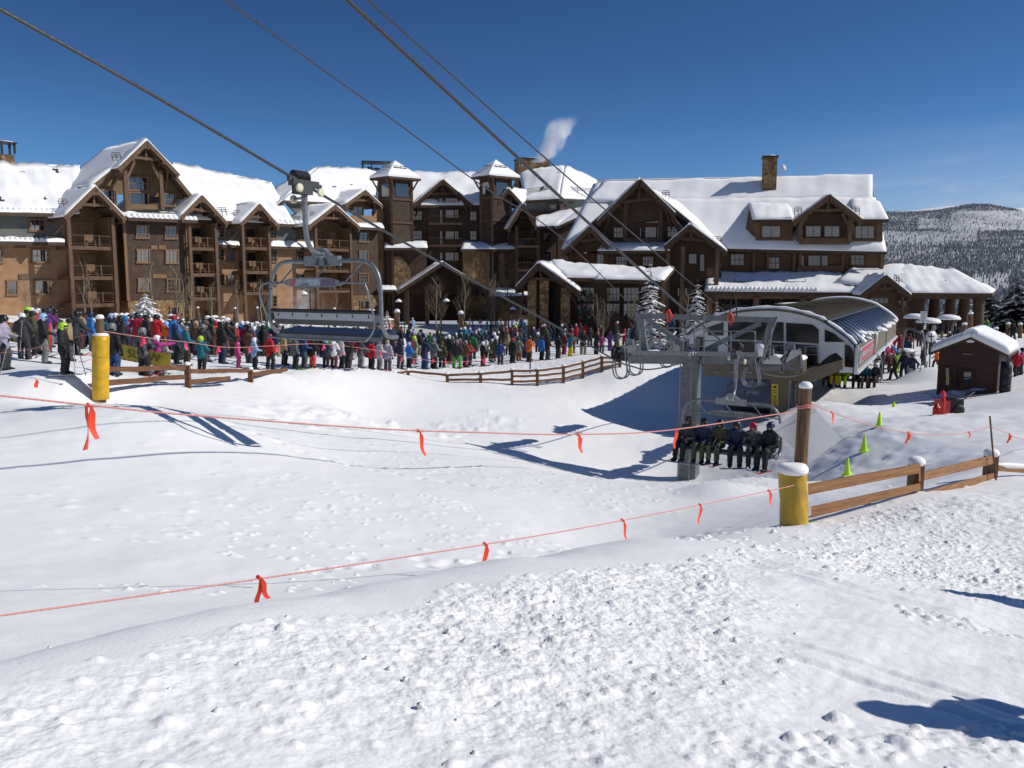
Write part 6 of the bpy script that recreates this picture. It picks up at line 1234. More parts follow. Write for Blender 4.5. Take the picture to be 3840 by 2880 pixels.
def kid_obj(name, me, parent, loc, mt, rot=None):
    o = bpy.data.objects.new(name, me); COL.objects.link(o); o.parent = parent; o.location = loc
    if rot: o.rotation_euler = rot
    o.material_slots[0].link = 'OBJECT'; o.material_slots[0].material = mt; return o
HEADS = {'helmet': ME_HEL, 'beanie': ME_BEA, 'hood': ME_HOOD, 'fur hood': ME_FUR}
SKIC = [mat(n, c, .35) for n, c in (('red_ski', (.4, .03, .03)), ('black_ski', (.02, .02, .02)), ('white_ski', (.6, .6, .62)), ('blue_ski', (.03, .12, .35)), ('green_ski', (.1, .3, .08)))]
USED = {}
def person(loc, rz, sc, jk, tr, hc, ht, pose, label, group, skis=False, goggles=True, pack=None, boots='black', skin=M_skin, board=False):
    me, hd = BODY[pose]; o = bpy.data.objects.new('person', me); COL.objects.link(o); o.location = loc; o.rotation_euler = (0, 0, rz); o.scale = (sc*random.uniform(.96, 1.08), sc*random.uniform(.96, 1.08), sc)
    for i, m in enumerate((cm(jk), cm(tr), skin, cloth(random.choice(['black', 'black', 'charcoal', 'navy'])), cloth(boots))): o.material_slots[i].link = 'OBJECT'; o.material_slots[i].material = m
    h_ = kid_obj(ht.replace(' ', '_'), HEADS[ht], o, hd, cm(hc) if ht != 'helmet' else mat(hc.replace(' ', '_')+'_shell', PAL[hc], .3))
    if ht == 'fur hood': kid_obj('hair', ME_BEA, o, hd, mat('dark_hair', (.02, .014, .01), .6))
    if goggles and ht != 'hood': g_ = kid_obj('goggles', ME_GOG, h_, (0, 0, 0), mat('goggle_lens', (.02, .02, .025), .15)); 
    if skis:
        for s in (-1, 1): kid_obj('ski', ME_SKI, o, (s*(.15 if pose == 'sit' else .13), .5 if pose == 'sit' else .06, -.53 if pose == 'sit' else .012), random.choice(SKIC), (random.uniform(-.12, .2) if pose == 'sit' else 0, 0, random.uniform(-.1, .1)))
    if board: kid_obj('snowboard', ME_BRD, o, (random.uniform(-.05, .05), .62 if pose == 'sit' else .1, -.54 if pose == 'sit' else .015), random.choice(SKIC[1:3]), (random.uniform(-.1, .25), random.uniform(-.1, .1), random.choice((-1, 1))*random.uniform(.45, .9)))
    if pack: kid_obj('backpack', ME_PACK, o, (0, 0, 0), cm(pack))
    tag(o, label, 'person', group); return o
def hit(px, py):
    r = ray(px, py); Y = 14.0; prev = None
    while Y < 130:
        z = r.z/r.y*Y; g_ = gz(r.x/r.y*Y, Y)
        if z < g_: return Y
        Y += .25
    return 100.0
GQ = 'skiers standing in the lift queue'
def where(px):
    for lim, t in ((110, 'far left edge'), (215, 'beside left banner'), (330, 'left of yellow post'), (480, 'behind yellow post'), (700, 'behind left fence'), (950, 'left of empty chair'), (1200, 'below empty chair'), (1430, 'right of empty chair'), (1700, 'above buried fence'), (1900, 'behind curved fence'), (2100, 'above fence middle'), (2330, 'near fence end'), (2500, 'behind left wheels'), (2700, 'between tower and station')):
        if px < lim: return t
    return 'right of the station'
def lab(jk, tr, hc, ht, px, row):
    return f"person in {jk} jacket, {tr} trousers, {hc} {ht}, {row} {where(px)}"
def uniq(l):
    n = USED.get(l, 0); USED[l] = n+1; return n == 0
FRONT = """20 1388 1172 lilac charcoal black helmet poles s|130 1339 1160 olive black brown fur_hood poles s|243 1403 1201 black black lime helmet poles s|285 1334 1160 charcoal black black helmet lean s|212 1292 1134 maroon pale_grey black helmet poles s|345 1318 1163 bright_blue grey navy helmet down -|335 1295 1150 red black black helmet wide -|305 1300 1153 tan grey charcoal helmet poles -|123 1285 1146 pale_grey grey white helmet down -|172 1290 1150 dark_grey charcoal black helmet poles -|428 1412 1207 black dark_blue grey helmet down -|540 1409 1220 black_printed black grey helmet poles s|592 1409 1250 magenta black white helmet point s|619 1405 1256 flecked_grey pale_grey charcoal helmet poles s|662 1366 1210 navy black navy hood fold -|487 1290 1196 bright_blue grey white helmet down -|517 1300 1181 teal charcoal light_blue helmet poles -|490 1296 1165 navy black black helmet poles -|553 1335 1173 black black black beanie wide -|592 1325 1167 red black black helmet poles -|627 1345 1200 orange charcoal light_blue helmet poles -|420 1300 1160 charcoal grey light_blue helmet poles -|450 1302 1195 purple navy rust beanie down -|700 1372 1215 teal dark_brown grey helmet poles s|757 1397 1256 teal black lime hood poles s|738 1335 1198 brown maroon tan helmet poles -|768 1342 1204 black black charcoal helmet down -|795 1330 1190 camouflage dark_brown black helmet poles -|832 1364 1201 black navy black helmet poles s|886 1330 1207 red grey white helmet wide -|893 1378 1277 pink pink pink helmet down s|955 1388 1263 light_blue black white helmet poles s|1013 1386 1246 red black crimson helmet wide s|935 1362 1224 plaid_brown dark_grey black helmet poles -|910 1322 1195 bright_blue navy white helmet down -|928 1325 1200 crimson black white helmet poles -|970 1330 1215 olive charcoal black helmet down -|1066 1367 1248 tan black black helmet wide s|1107 1387 1253 plaid_grey black black beanie down -|1140 1381 1250 dark_blue dark_grey charcoal helmet poles s|1172 1381 1265 black coral black helmet poles -|1222 1380 1268 navy black light_blue helmet poles s|1252 1381 1262 white maroon white helmet poles s|1281 1383 1260 pale_grey black grey beanie down s|1305 1385 1265 black charcoal black helmet poles s|1352 1380 1268 dark_grey grey black helmet lean s|1392 1386 1270 red black black helmet down -|1236 1350 1255 lime charcoal black helmet poles -|1422 1387 1270 pale_grey grey grey helmet poles s|1453 1390 1269 lilac dark_grey tan beanie down -|1500 1386 1266 navy charcoal black helmet wide s|1533 1380 1279 bright_blue black light_blue helmet poles s|1553 1367 1256 sage grey lime helmet poles s|1592 1385 1262 navy dark_blue black helmet lean s|1626 1384 1260 grey black grey hood poles s|1657 1380 1276 olive black olive beanie down s|1682 1362 1248 black maroon white helmet poles s|1713 1381 1269 charcoal bright_green grey helmet wide s|1745 1377 1272 brown charcoal grey helmet poles s|1759 1370 1274 red navy black helmet poles s|1772 1348 1240 green black black hood down -|1810 1372 1277 black crimson white helmet poles s|1852 1342 1240 navy crimson white helmet poles -|1876 1367 1273 dark_blue charcoal black beanie down -|1921 1362 1263 black black crimson helmet poles s|1945 1353 1262 sage rust charcoal beanie fold s|1967 1345 1250 dark_blue navy black helmet poles -|1983 1357 1256 orange dark_brown black helmet poles s|2030 1351 1258 bright_blue black black helmet down s|2053 1350 1260 dark_brown dark_grey black hood poles s|2092 1345 1255 black charcoal black helmet poles s|2114 1330 1245 maroon crimson grey helmet poles -|2138 1337 1250 teal yellow navy hood point s|2186 1332 1235 black khaki charcoal helmet poles s|2235 1330 1240 black black rust helmet lean s|2256 1322 1250 magenta black charcoal helmet poles -|2286 1316 1240 purple purple maroon helmet poles -|2316 1312 1236 pale_grey yellow maroon beanie point -|2341 1306 1230 crimson black crimson helmet poles -|2358 1302 1228 aqua charcoal white helmet poles -|2377 1304 1224 navy olive black helmet down s|2452 1304 1222 navy dark_grey charcoal beanie down -|2471 1305 1243 red black black helmet poles -|2500 1300 1230 aqua black black helmet poles -|2540 1302 1225 charcoal brown grey helmet bend -|2592 1310 1240 dark_blue bright_blue black helmet bend -"""
POS = []
for ent in FRONT.split('|'):
    f = ent.split(' '); px, yf, yh = map(float, f[:3]); jk, tr, hc, ht, pose, sk = [x.replace('_', ' ') for x in f[3:9]]
    Y = hit(px, yf); p = P(px, yf, Y); sc = (yf-yh)*Y/F/(1.80 if pose != 'bend' else 1.35); sc = max(.55, min(1.12, sc)); g_ = gz(p.x, p.y)
    hd_ = random.uniform(-1.0, -.2) if px > 260 else random.uniform(-1.5, -.6)
    row = 'front row' if yf > 1360-(px > 1900)*30 else 'second row'
    l = lab(jk, tr, hc, ht, px, row).replace('plaid grey', 'grey plaid').replace('plaid brown', 'brown plaid'); uniq(l)
    person((p.x, p.y, g_-.03), hd_, sc, jk, tr, hc, ht, pose, l, GQ, skis=(sk == 's'), pack='red' if (px == 1553) else None, boots='pale grey' if px == 130 else 'black'); POS.append((p.x, p.y))
# rows behind, packed in a maze that narrows towards the station
JW = ['black']*18+['charcoal']*11+['dark grey']*3+['navy']*6+['dark blue']*3+['red']*4+['crimson']*2+['maroon']*2+['bright blue']*2+['teal']*2+['olive']*2+['green']+['purple']+['tan']*2+['brown']*2+['grey']*2+['pale grey']+['white']+['aqua']+['sage']+['camouflage']+['dark brown']*2
TWt = ['black']*10+['charcoal']*5+['dark grey']*3+['navy']*2+['khaki']+['brown']+['grey']*2+['maroon']+['crimson']+['olive']+['tan']+['dark brown']*2
HW = ['black']*8+['charcoal']*4+['white']*4+['grey']*3+['crimson']+['navy']*2+['lime']+['light blue']+['maroon']
fr_l = [(80, 27), (500, 33), (800, 38), (1000, 43), (1400, 52.5), (1700, 55), (2000, 60), (2350, 71), (2640, 75)]; bk_l = [(40, 52), (300, 54), (600, 50), (1000, 58), (1400, 66), (1800, 78), (2200, 88), (2640, 92)]
tries = 0; made = 0
while made < 150 and tries < 12000:
    tries += 1; px = rng.uniform(60, 2640); a = np.interp(px, [q[0] for q in fr_l], [q[1] for q in fr_l]); b_ = np.interp(px, [q[0] for q in bk_l], [q[1] for q in bk_l]); t = rng.uniform(0, 1)
    if px < 340 and (Y < 40 or px < 150 and Y < 44): continue
    Y = a+(b_-a)*t**1.15; x = (px-1920)/F*Y*1.0; 
    if min((x-q[0])**2+(Y-q[1])**2 for q in POS) < .52**2: continue
    POS.append((x, Y)); row = 'third row' if t < .3 else ('middle rows' if t < .65 else 'back rows')
    for _ in range(60):
        jk, tr, hc = random.choice(JW), random.choice(TWt), random.choice(HW); ht = random.choices(['helmet', 'beanie', 'hood'], [8, 1.5, 1])[0]
        if ht == 'hood': hc = jk if jk != 'camouflage' else 'olive'
        l = lab(jk, tr, hc, ht, px, row)
        if l not in USED: break
    uniq(l); made += 1
    person((x, Y, gz(x, Y)-.04), random.uniform(-1.5, .3), random.gauss(.99, .07), jk, tr, hc, ht, random.choices(['poles', 'lean', 'down', 'fold', 'wide', 'walk'], [5, 2, 3, 1.5, 1.5, 1])[0], l, GQ, skis=t < .35, goggles=rng.uniform() < .5)
# beyond the 300 people that show largest: the far rows as one mass
LOW = [body('far_body', k, .05)[0] for k in ('poles', 'down', 'fold', 'lean')]; CROWD_N = 0
def lowdata(me): n = len(me.vertices); v = np.empty(n*3); me.vertices.foreach_get('co', v); f = [list(p.vertices) for p in me.polygons]; t = [p.material_index for p in me.polygons]; return v.reshape(-1, 3), f, t
LD_ = [lowdata(m) for m in LOW]; cpal = ['black', 'charcoal', 'navy', 'dark grey', 'red', 'dark blue', 'crimson', 'teal', 'olive', 'white', 'green', 'tan', 'bright blue', 'maroon']; cw_ = [15, 10, 7, 4, 3, 3, 2, 2, 2, 1, 1, 1, 1, 2]; cmats = [cloth(c) for c in cpal]+[M_skin]
cv = []; cf = []; cmi = []; tries = 0
while CROWD_N < 170 and tries < 9000:
    tries += 1; px = rng.uniform(350, 2640); b_ = np.interp(px, [q[0] for q in bk_l], [q[1] for q in bk_l]); a = np.interp(px, [q[0] for q in fr_l], [q[1] for q in fr_l]); Y = a+(b_-a)*rng.uniform(.45, 1.12); x = (px-1920)/F*Y
    if min((x-q[0])**2+(Y-q[1])**2 for q in POS) < .45**2: continue
    POS.append((x, Y)); CROWD_N += 1; v, f, t = random.choice(LD_); a0 = random.uniform(-1.6, .4); s_ = random.gauss(1.0, .06); n0 = len(cv); ca, sa = math.cos(a0)*s_, math.sin(a0)*s_; z0 = gz(x, Y)-.04
    cv += [(x+p[0]*ca-p[1]*sa, Y+p[0]*sa+p[1]*ca, z0+p[2]*s_) for p in v]; cf += [[i+n0 for i in q] for q in f]
    j, r_, h_ = random.choices(range(14), cw_)[0], random.choice((0, 0, 1, 2, 3)), random.choice((0, 0, 1, 3, 9, 9, 6)); mm = [j, r_, h_, 0, 0]; zc = v[:, 2].max()-.16
    cmi += [mm[k] for k in t]
me = bpy.data.meshes.new('far_crowd'); me.from_pydata(cv, [], cf); me.polygons.foreach_set('material_index', cmi); me.polygons.foreach_set('use_smooth', np.ones(len(cf), bool))
for m in cmats: me.materials.append(m)
fc_ = bpy.data.objects.new('far_crowd', me); COL.objects.link(fc_); tag(fc_, 'dense far rows of skiers packed before the lodge terrace', 'crowd', kind='stuff')
# riders on the loaded chair
def riders(ch, rows, grp, wh):
    Mx = Matrix.Translation(ch.location) @ Matrix.Rotation(ch.rotation_euler.z, 4, 'Z')
    for x, jk, tr, hc, ht, sk, words in rows:
        p = Mx @ Vector((x, .66, -3.14)); person(p, ch.rotation_euler.z+random.uniform(-.3, .3), random.uniform(.92, 1.02), jk, tr, hc, ht, 'sit', words, grp, skis=(sk == 1), board=(sk == 2), boots='black')
riders(C40, [(1.38, 'charcoal', 'black', 'dark brown', 'helmet', 2, 'rider in charcoal jacket at the left end of chair 40, snowboard on feet'), (.84, 'navy', 'olive', 'black', 'helmet', 2, 'rider in navy jacket and olive trousers, second from left on chair 40'), (.28, 'olive', 'camouflage', 'black', 'helmet', 1, 'rider in green jacket and camouflage trousers, third from left on chair 40'), (-.28, 'navy', 'black', 'charcoal', 'helmet', 2, 'rider in dark jacket beside the red helmeted rider on chair 40'), (-.82, 'black printed', 'black', 'red', 'helmet', 1, 'rider with bright red helmet and dark printed jacket on chair 40'), (-1.36, 'black', 'black', 'navy', 'helmet', 1, 'rider all in black at the right end of chair 40, navy helmet')], 'riders seated on chair 40', '')
riders(C_L, [(1.38, 'black', 'dark brown', 'charcoal', 'helmet', 1, 'rider in black at the left end of the chair loading beside the station'), (.84, 'yellow', 'yellow', 'white', 'helmet', 1, 'rider in bright yellow suit on the chair loading beside the station'), (.28, 'lime', 'lime', 'charcoal', 'helmet', 1, 'rider in lime jacket on the chair loading beside the station'), (-.28, 'dark grey', 'black', 'tan', 'helmet', 1, 'rider in grey jacket with tan helmet on the loading chair'), (-.82, 'teal', 'brown', 'grey', 'helmet', 1, 'rider in teal jacket and brown trousers on the loading chair'), (-1.36, 'charcoal', 'dark brown', 'white', 'helmet', 1, 'rider in charcoal at the right end of the loading chair, white helmet')], 'riders on the loading chair', '')
# attendants and guests right of the station
RG = """3352 1428 1325 black black grey helmet walk 1.2 attendant-like_person|3388 1422 1310 navy navy black helmet walk 2.4 x|3418 1430 1322 navy navy maroon beanie walk 2.0 x|3365 1400 1318 lime lime olive helmet poles .5 x|3335 1398 1322 maroon black pale_grey helmet poles .6 x|3355 1352 1285 bright_blue black white helmet bend .3 x|3342 1372 1300 red red crimson helmet poles .4 x|3327 1368 1290 pink black white beanie poles .6 x|3398 1345 1260 navy navy black hood down -.4 x|3372 1330 1252 crimson black red helmet poles -.2 x|3392 1322 1250 red charcoal black helmet poles -.6 x|3410 1318 1248 crimson black charcoal helmet down .4 x|3352 1322 1252 red navy white helmet poles .8 x|3308 1400 1312 charcoal black charcoal hood poles .5 x|3285 1395 1318 khaki black grey helmet poles .3 x|3472 1335 1262 grey dark_grey black beanie down 1 x|3490 1330 1255 dark_grey black grey helmet poles -.5 x|3510 1380 1318 orange maroon charcoal helmet walk 1.4 x|3462 1370 1300 black black dark_blue helmet down .2 x|3810 1410 1312 red black charcoal beanie walk -.4 x|3775 1400 1295 black charcoal black hood down .6 x|3830 1405 1300 magenta black black helmet poles .8 x|3795 1395 1290 charcoal black grey helmet poles -.7 x|3762 1402 1330 black black charcoal helmet down 1.8 x|3700 1250 1190 dark_grey black black beanie walk 1.5 x|3795 1285 1205 black charcoal black hood walk -1 x|3700 1265 1200 green olive lime beanie down .2 x|3500 1262 1208 white black black helmet down .3 x|3533 1268 1200 dark_grey grey grey beanie poles .8 x|3520 1250 1192 black black lime beanie down -.5 x|3482 1245 1180 pink grey pink beanie down .5 x|3540 1240 1172 charcoal black white beanie down 2 x|3560 1270 1215 navy black charcoal helmet fold .4 x|3580 1265 1212 black dark_brown light_blue helmet down 1.2 x|3475 1280 1225 dark_brown black black helmet poles .9 x|3600 1275 1210 dark_grey black black helmet poles .1 x|3445 1300 1238 dark_brown black grey helmet down -.4 x|3558 1300 1240 black charcoal white helmet poles .2 x|3610 1290 1230 navy dark_grey white helmet down .7 x"""
for ent in RG.split('|'):
    f = ent.split(' '); px, yf, yh = map(float, f[:3]); jk, tr, hc, ht, pose = [x.replace('_', ' ') for x in f[3:8]]; rz = float(f[8])
    sc0 = 1.76; Y = min(max(hit(px, yf), 40), 100); p = P(px, yf, Y); g_ = gz(p.x, p.y); sc0 = max(.8, min(1.08, (yf-yh)*Y/F/1.8))
    wh = 'on loading area' if px < 3440 and yf > 1360 else ('by station far end' if px < 3440 else ('under open pavilion' if yf < 1310 and px < 3650 else 'right of hut'))
    if px == 3510: wh = 'beside hut left wall'
    if yf < 1310 and px > 3650: wh = 'beyond the pavilion'
    l = f"person in {jk} jacket, {tr} trousers and {hc} {ht} {wh}"; uniq(l)
    person((p.x, p.y, g_-.03), rz, sc0, jk, tr, hc, ht, pose, l, 'people right of the lift station', skis=yf > 1360 and px < 3380, goggles=False)
# people by the ski racks
for px, yf, yh, jk, tr, hc, ht, rz in ((1540, 1252, 1194, 'navy', 'dark brown', 'orange', 'beanie', 2.6), (1480, 1265, 1228, 'red', 'black', 'charcoal', 'helmet', -.5), (1548, 1225, 1182, 'light blue', 'black', 'white', 'beanie', .5), (2147, 1240, 1184, 'white', 'navy', 'purple', 'beanie', .4), (2033, 1245, 1190, 'crimson', 'charcoal', 'lime', 'beanie', .8), (1998, 1238, 1182, 'black', 'dark grey', 'rust', 'beanie', -.3), (1955, 1236, 1182, 'charcoal', 'navy', 'white', 'helmet', .5), (2278, 1222, 1178, 'teal', 'black', 'black', 'beanie', 1), (2376, 1240, 1190, 'red', 'charcoal', 'red', 'helmet', .4), (2500, 1236, 1195, 'black', 'charcoal', 'grey', 'helmet', .3), (2560, 1238, 1198, 'red', 'navy', 'white', 'helmet', .1), (2530, 1240, 1200, 'grey', 'black', 'white', 'helmet', .8)):
    Y = min(100, 1.78*F/(yf-yh)*.97); p = P(px, yf, Y); l = f"person in {jk} jacket and {hc} {ht} standing near the ski racks"; uniq(l); person((p.x, p.y, gz(p.x, p.y)-.03), rz, 1.0, jk, tr, hc, ht, 'down', l, 'people by the ski racks', goggles=False)
# poles held by people nearest to us
def pole(p, q, label): b = MB(); p = Vector(p); q = Vector(q); b.tube([p, q], .011, 6); b.lathe(p.lerp(q, .07), [(.045, 0), (.045, .01)], 10); o = tag(b.build('ski_pole', mat('pole_shaft', (.35, .36, .38), .4, metal=.4), loc=p), label, 'ski pole', 'ski poles held in the queue'); b = MB(); b.tube([q, q+(q-p).normalized()*.12], .018, 6); b.build('grip', M_black, o)
for px, y0, px1, y1, Y, l in ((281, 1405, 277, 1290, 22.6, 'upright pole of the skier in the green helmet'), (322, 1408, 290, 1298, 22.8, 'slanted pole right of the skier in the green helmet'), (75, 1318, 83, 1200, 28, 'pole held by the left hand of the fur hooded skier'), (192, 1330, 160, 1250, 28.5, 'pole trailing right of the fur hooded skier'), (1, 1400, 30, 1285, 23, 'pole of the lilac jacketed skier at the left edge'), (1098, 1390, 1122, 1270, 41, 'orange pole leaning before the grey plaid jacket')): 
    pole(P(px, y0, Y), P(px1, y1, Y), l)
Mx = Matrix.Translation(C40.location) @ Matrix.Rotation(C40.rotation_euler.z, 4, 'Z')
for x, a, c_, l in ((.46, (.62, 1.18, -3.72), (.30, 1.02, -2.78), 'ski pole held upright by the rider in the green jacket'), (-.80, (-.82, 1.05, -3.66), (-.80, 1.02, -2.92), 'pair of poles held by the red helmeted rider'), (-1.2, (-.98, 1.15, -3.2), (-1.45, 1.05, -3.02), 'pole lying across the knees of the rider in black')): pole(Mx @ Vector(a), Mx @ Vector(c_), l)
# ------------------------------------------------------------------ trees
def gp_(px, py, Y): p = P(px, py, Y); return Vector((p.x, p.y, gz(p.x, p.y)))
def aspen(seed, h=6.0):
    rs = random.Random(seed); root = thing('aspen_tree', (0, 0, 0), 'x', 'tree', 'bare aspens before the lodge'); tb = MB(); br = MB(); n = 7
    pts = [Vector((rs.gauss(0, .05)*i*.5, rs.gauss(0, .05)*i*.5, h*i/n-.2)) for i in range(n+1)]; tb.tube(pts, [.085*(1-.85*i/n)+.012 for i in range(n+1)], 7)
    def grow(p, d, L_, r, lv):
        q = p+d*L_*.5; q2 = p+(d+Vector((0, 0, .25))).normalized()*L_; br.tube([p, q, q2], [r, r*.75, r*.4], 4, caps=False)
        if lv < 2:
            for k in range(4 if lv == 0 else 3): t = rs.uniform(.3, 1); b_ = p.lerp(q2, t); dd = (d+Vector((rs.gauss(0, .5), rs.gauss(0, .5), rs.uniform(.1, .6)))).normalized(); grow(b_, dd, L_*rs.uniform(.4, .6), r*.55, lv+1)
    for k in range(26):
        t = rs.uniform(.28, .97); i = min(n-1, int(t*n)); p = pts[i].lerp(pts[i+1], t*n-i); a = rs.uniform(0, 6.28); grow(p, Vector((math.cos(a)*.75, math.sin(a)*.75, rs.uniform(.5, .9))).normalized(), h*.26*(1.15-t*.8), .024*(1.2-t), 0)
    tb.build('trunk', M_bark, root); br.build('crown', M_twig, root); return root
AS = [aspen(s) for s in (1, 2, 3)]
AL = [(321, 1185, 84, 6.2, 'slim bare aspen before the first balcony stack'), (345, 1190, 83, 4.5, 'short bare aspen right beside the slim one at the first balcony stack'), (100, 1190, 78, 4.2, 'bare sapling before the tan siding at far left'), (573, 1190, 85, 6.6, 'tall bare aspen before the shingled bay, beside the snowy little spruce'), (668, 1192, 86, 6.4, 'bare aspen at the right edge of the shingled bay'), (688, 1192, 85.5, 5.6, 'bare aspen close behind the shingled bay right corner'), (718, 1194, 86, 5.4, 'bare aspen before the second balcony stack'), (794, 1196, 88, 4.8, 'bare aspen right of the second balcony stack'), (894, 1198, 90, 5.3, 'bare aspen left of the third balcony stack'), (982, 1200, 92, 5.6, 'bare aspen before the third balcony stack'), (1215, 1200, 95, 4.6, 'bushy bare aspen seen through chair 44, middle'), (1262, 1200, 96, 4.8, 'bushy bare aspen seen through chair 44, right part'), (1150, 1200, 95, 4.2, 'frosted bare aspen seen through chair 44 beside the lamp'), (1638, 1222, 97, 7.0, 'tall bare aspen left of the entry gable middle'), (1652, 1222, 96, 6.2, 'twin bare aspen just right of the entry gable middle'), (1742, 1222, 97, 7.2, 'tall bare aspen under the right slope of the entry gable'), (1840, 1222, 97, 7.2, 'tall many stemmed aspen below the right tower'), (1856, 1222, 96, 6.6, 'aspen stem beside the many stemmed one below the right tower'), (1906, 1215, 95, 6.4, 'bare aspen left of the entrance annex'), (2243, 1195, 78, 5.0, 'bare aspen before the annex windows'), (2262, 1195, 77.5, 4.4, 'smaller bare aspen before the annex windows'), (2377, 1190, 76, 5.2, 'bare aspen left of the bigger snowy spruce'), (2575, 1190, 75, 5.4, 'bare aspen between the two snowy spruces'), (2655, 1190, 74, 4.6, 'bare aspen right of the smaller snowy spruce')]
for i, (px, py, Y, h, l) in enumerate(AL):
    a = AS[i % 3]; loc = gp_(px, py, Y); loc.z -= .1
    if i < 3: a.location = loc; a['label'] = l; a.scale = (h/6,)*3
    else: dup(a, loc, i*1.3, l, scale=h/6)
def conifer(name, label, group, loc, h, w, seed, snow=.8, nm=M_needle, tiers=15):
    rs = random.Random(seed); root = thing(name, (0, 0, 0), label, 'tree', group); tr_ = MB(); tr_.tube([(0, 0, -.3), (0, 0, h*.5), (0, 0, h*.93)], [w*.05, w*.03, .01], 7); nd = MB(); sn = MB()
    for t in range(tiers):
        f = t/(tiers-1); z = h*(.06+.92*f); L_ = w*.5*(1-f)**.72*rs.uniform(.8, 1.12)+.05*w*.5; nb = max(4, int(11*(1-f*.6)))
        for k in range(nb):
            a = 6.283*(k+rs.uniform(-.3, .3))/nb+t*.7; L2 = L_*rs.uniform(.7, 1.12); d = Vector((math.cos(a), math.sin(a), 0)); s = Vector((-d.y, d.x, 0)); dr = rs.uniform(.15, .4)*L2; ww = L2*rs.uniform(.20, .32)*(1.35 if snow < .8 else 1); zz = z+rs.uniform(-.02, .02)*h
            for j in range(16 if snow < .8 else 12):     # ragged needle sprays along the branch
                u0 = rs.uniform(.1, .95); c = Vector((0, 0, zz))+d*(L2*u0)-Vector((0, 0, dr*u0*u0)); e = rs.uniform(.5, 1)*ww*(1.15-u0*.6); g_ = s*rs.choice((-1, 1))*e+d*e*rs.uniform(.2, .7)-Vector((0, 0, e*rs.uniform(.1, .5)))
                nd.add([c-d*e*.35, c+g_, c+d*e*.5, c+Vector((0, 0, .08*e))-g_*.15], [(0, 1, 2), (0, 2, 3), (0, 3, 1)], False)
            if rs.random() < snow:
                m = 4
                for j in range(m):
                    u0 = (j+.7)/m*rs.uniform(.85, 1.05); c = Vector((0, 0, zz+.03*L2))+d*(L2*u0)-Vector((0, 0, dr*u0*u0)); e = ww*rs.uniform(.6, 1.05)*(1.25-u0*.5)*(1 if snow > .8 else .7)
                    pts = []; 
                    for q in range(6): th = 6.283*q/6; pts.append(c+d*(math.cos(th)*e*rs.uniform(.8, 1.3))+s*(math.sin(th)*e*rs.uniform(.6, 1))-Vector((0, 0, .25*e*(1 if math.cos(th) > 0 else .0))))
                    sn.add(pts+[c+Vector((0, 0, e*.38)), c-Vector((0, 0, e*.15))], [(q, (q+1) % 6, 6) for q in range(6)]+[((q+1) % 6, q, 7) for q in range(6)], True)
    tr_.build('trunk', M_trunk, root); cr = nd.build('crown', nm, root); sn.build('snow_load', M_csnow, cr); root.location = loc; return root
SG = 'snow laden spruces before the main lodge'
def cz(px, yt, yb, wpx, Y): loc = gp_(px, yb, Y); h = P(px, yt, Y).z-loc.z; return loc, h, wpx*Y/F
for px, yt, yb, w, Y, l, sd_ in ((2437, 972, 1200, 105, 75, 'bigger snow laden spruce before the annex right end', 5), (2612, 1045, 1200, 98, 73, 'smaller snow laden spruce left of the station roof', 6), (2688, 1122, 1200, 46, 72, 'tiny snow laden spruce tucked behind the station arch', 7), (548, 1098, 1205, 105, 80, 'young frosted spruce before the stone plinth of the shingled bay', 8), (1452, 1160, 1215, 46, 92, 'tiny snowy spruce beside the stone pillar', 9)):
    loc, h, ww = cz(px, yt, yb, w, Y); conifer('spruce_tree', l, SG, loc, h, ww*1.45, sd_, 1.0, tiers=17)
DG = 'dark conifers beyond the pavilion'
for px, yt, yb, w, Y, l, sd_ in ((3800, 1028, 1260, 150, 105, 'tallest dark conifer at the right edge', 21), (3700, 1062, 1260, 120, 125, 'dark conifer left of the tallest one at the right edge', 22), (3612, 1085, 1260, 120, 150, 'dark frosted conifer behind the pavilion corner', 23), (3860, 1130, 1280, 110, 100, 'low dark conifer cut by the right edge', 24), (3755, 1120, 1270, 90, 115, 'small frosted conifer between the two dark ones', 25), (3660, 1150, 1270, 80, 112, 'frosted young conifer right of the pavilion columns', 26), (3540, 1110, 1270, 100, 140, 'frosted conifer seen between pavilion columns', 27), (3590, 1130, 1270, 80, 125, 'small frosted conifer seen between the right pavilion columns', 28)):
    loc, h, ww = cz(px, yt, yb+60, w, Y); conifer('conifer_tree', l, DG, loc, h, ww*1.35, sd_, .12 if sd_ in (21, 22, 24) else .5, M_dneedle, 30)
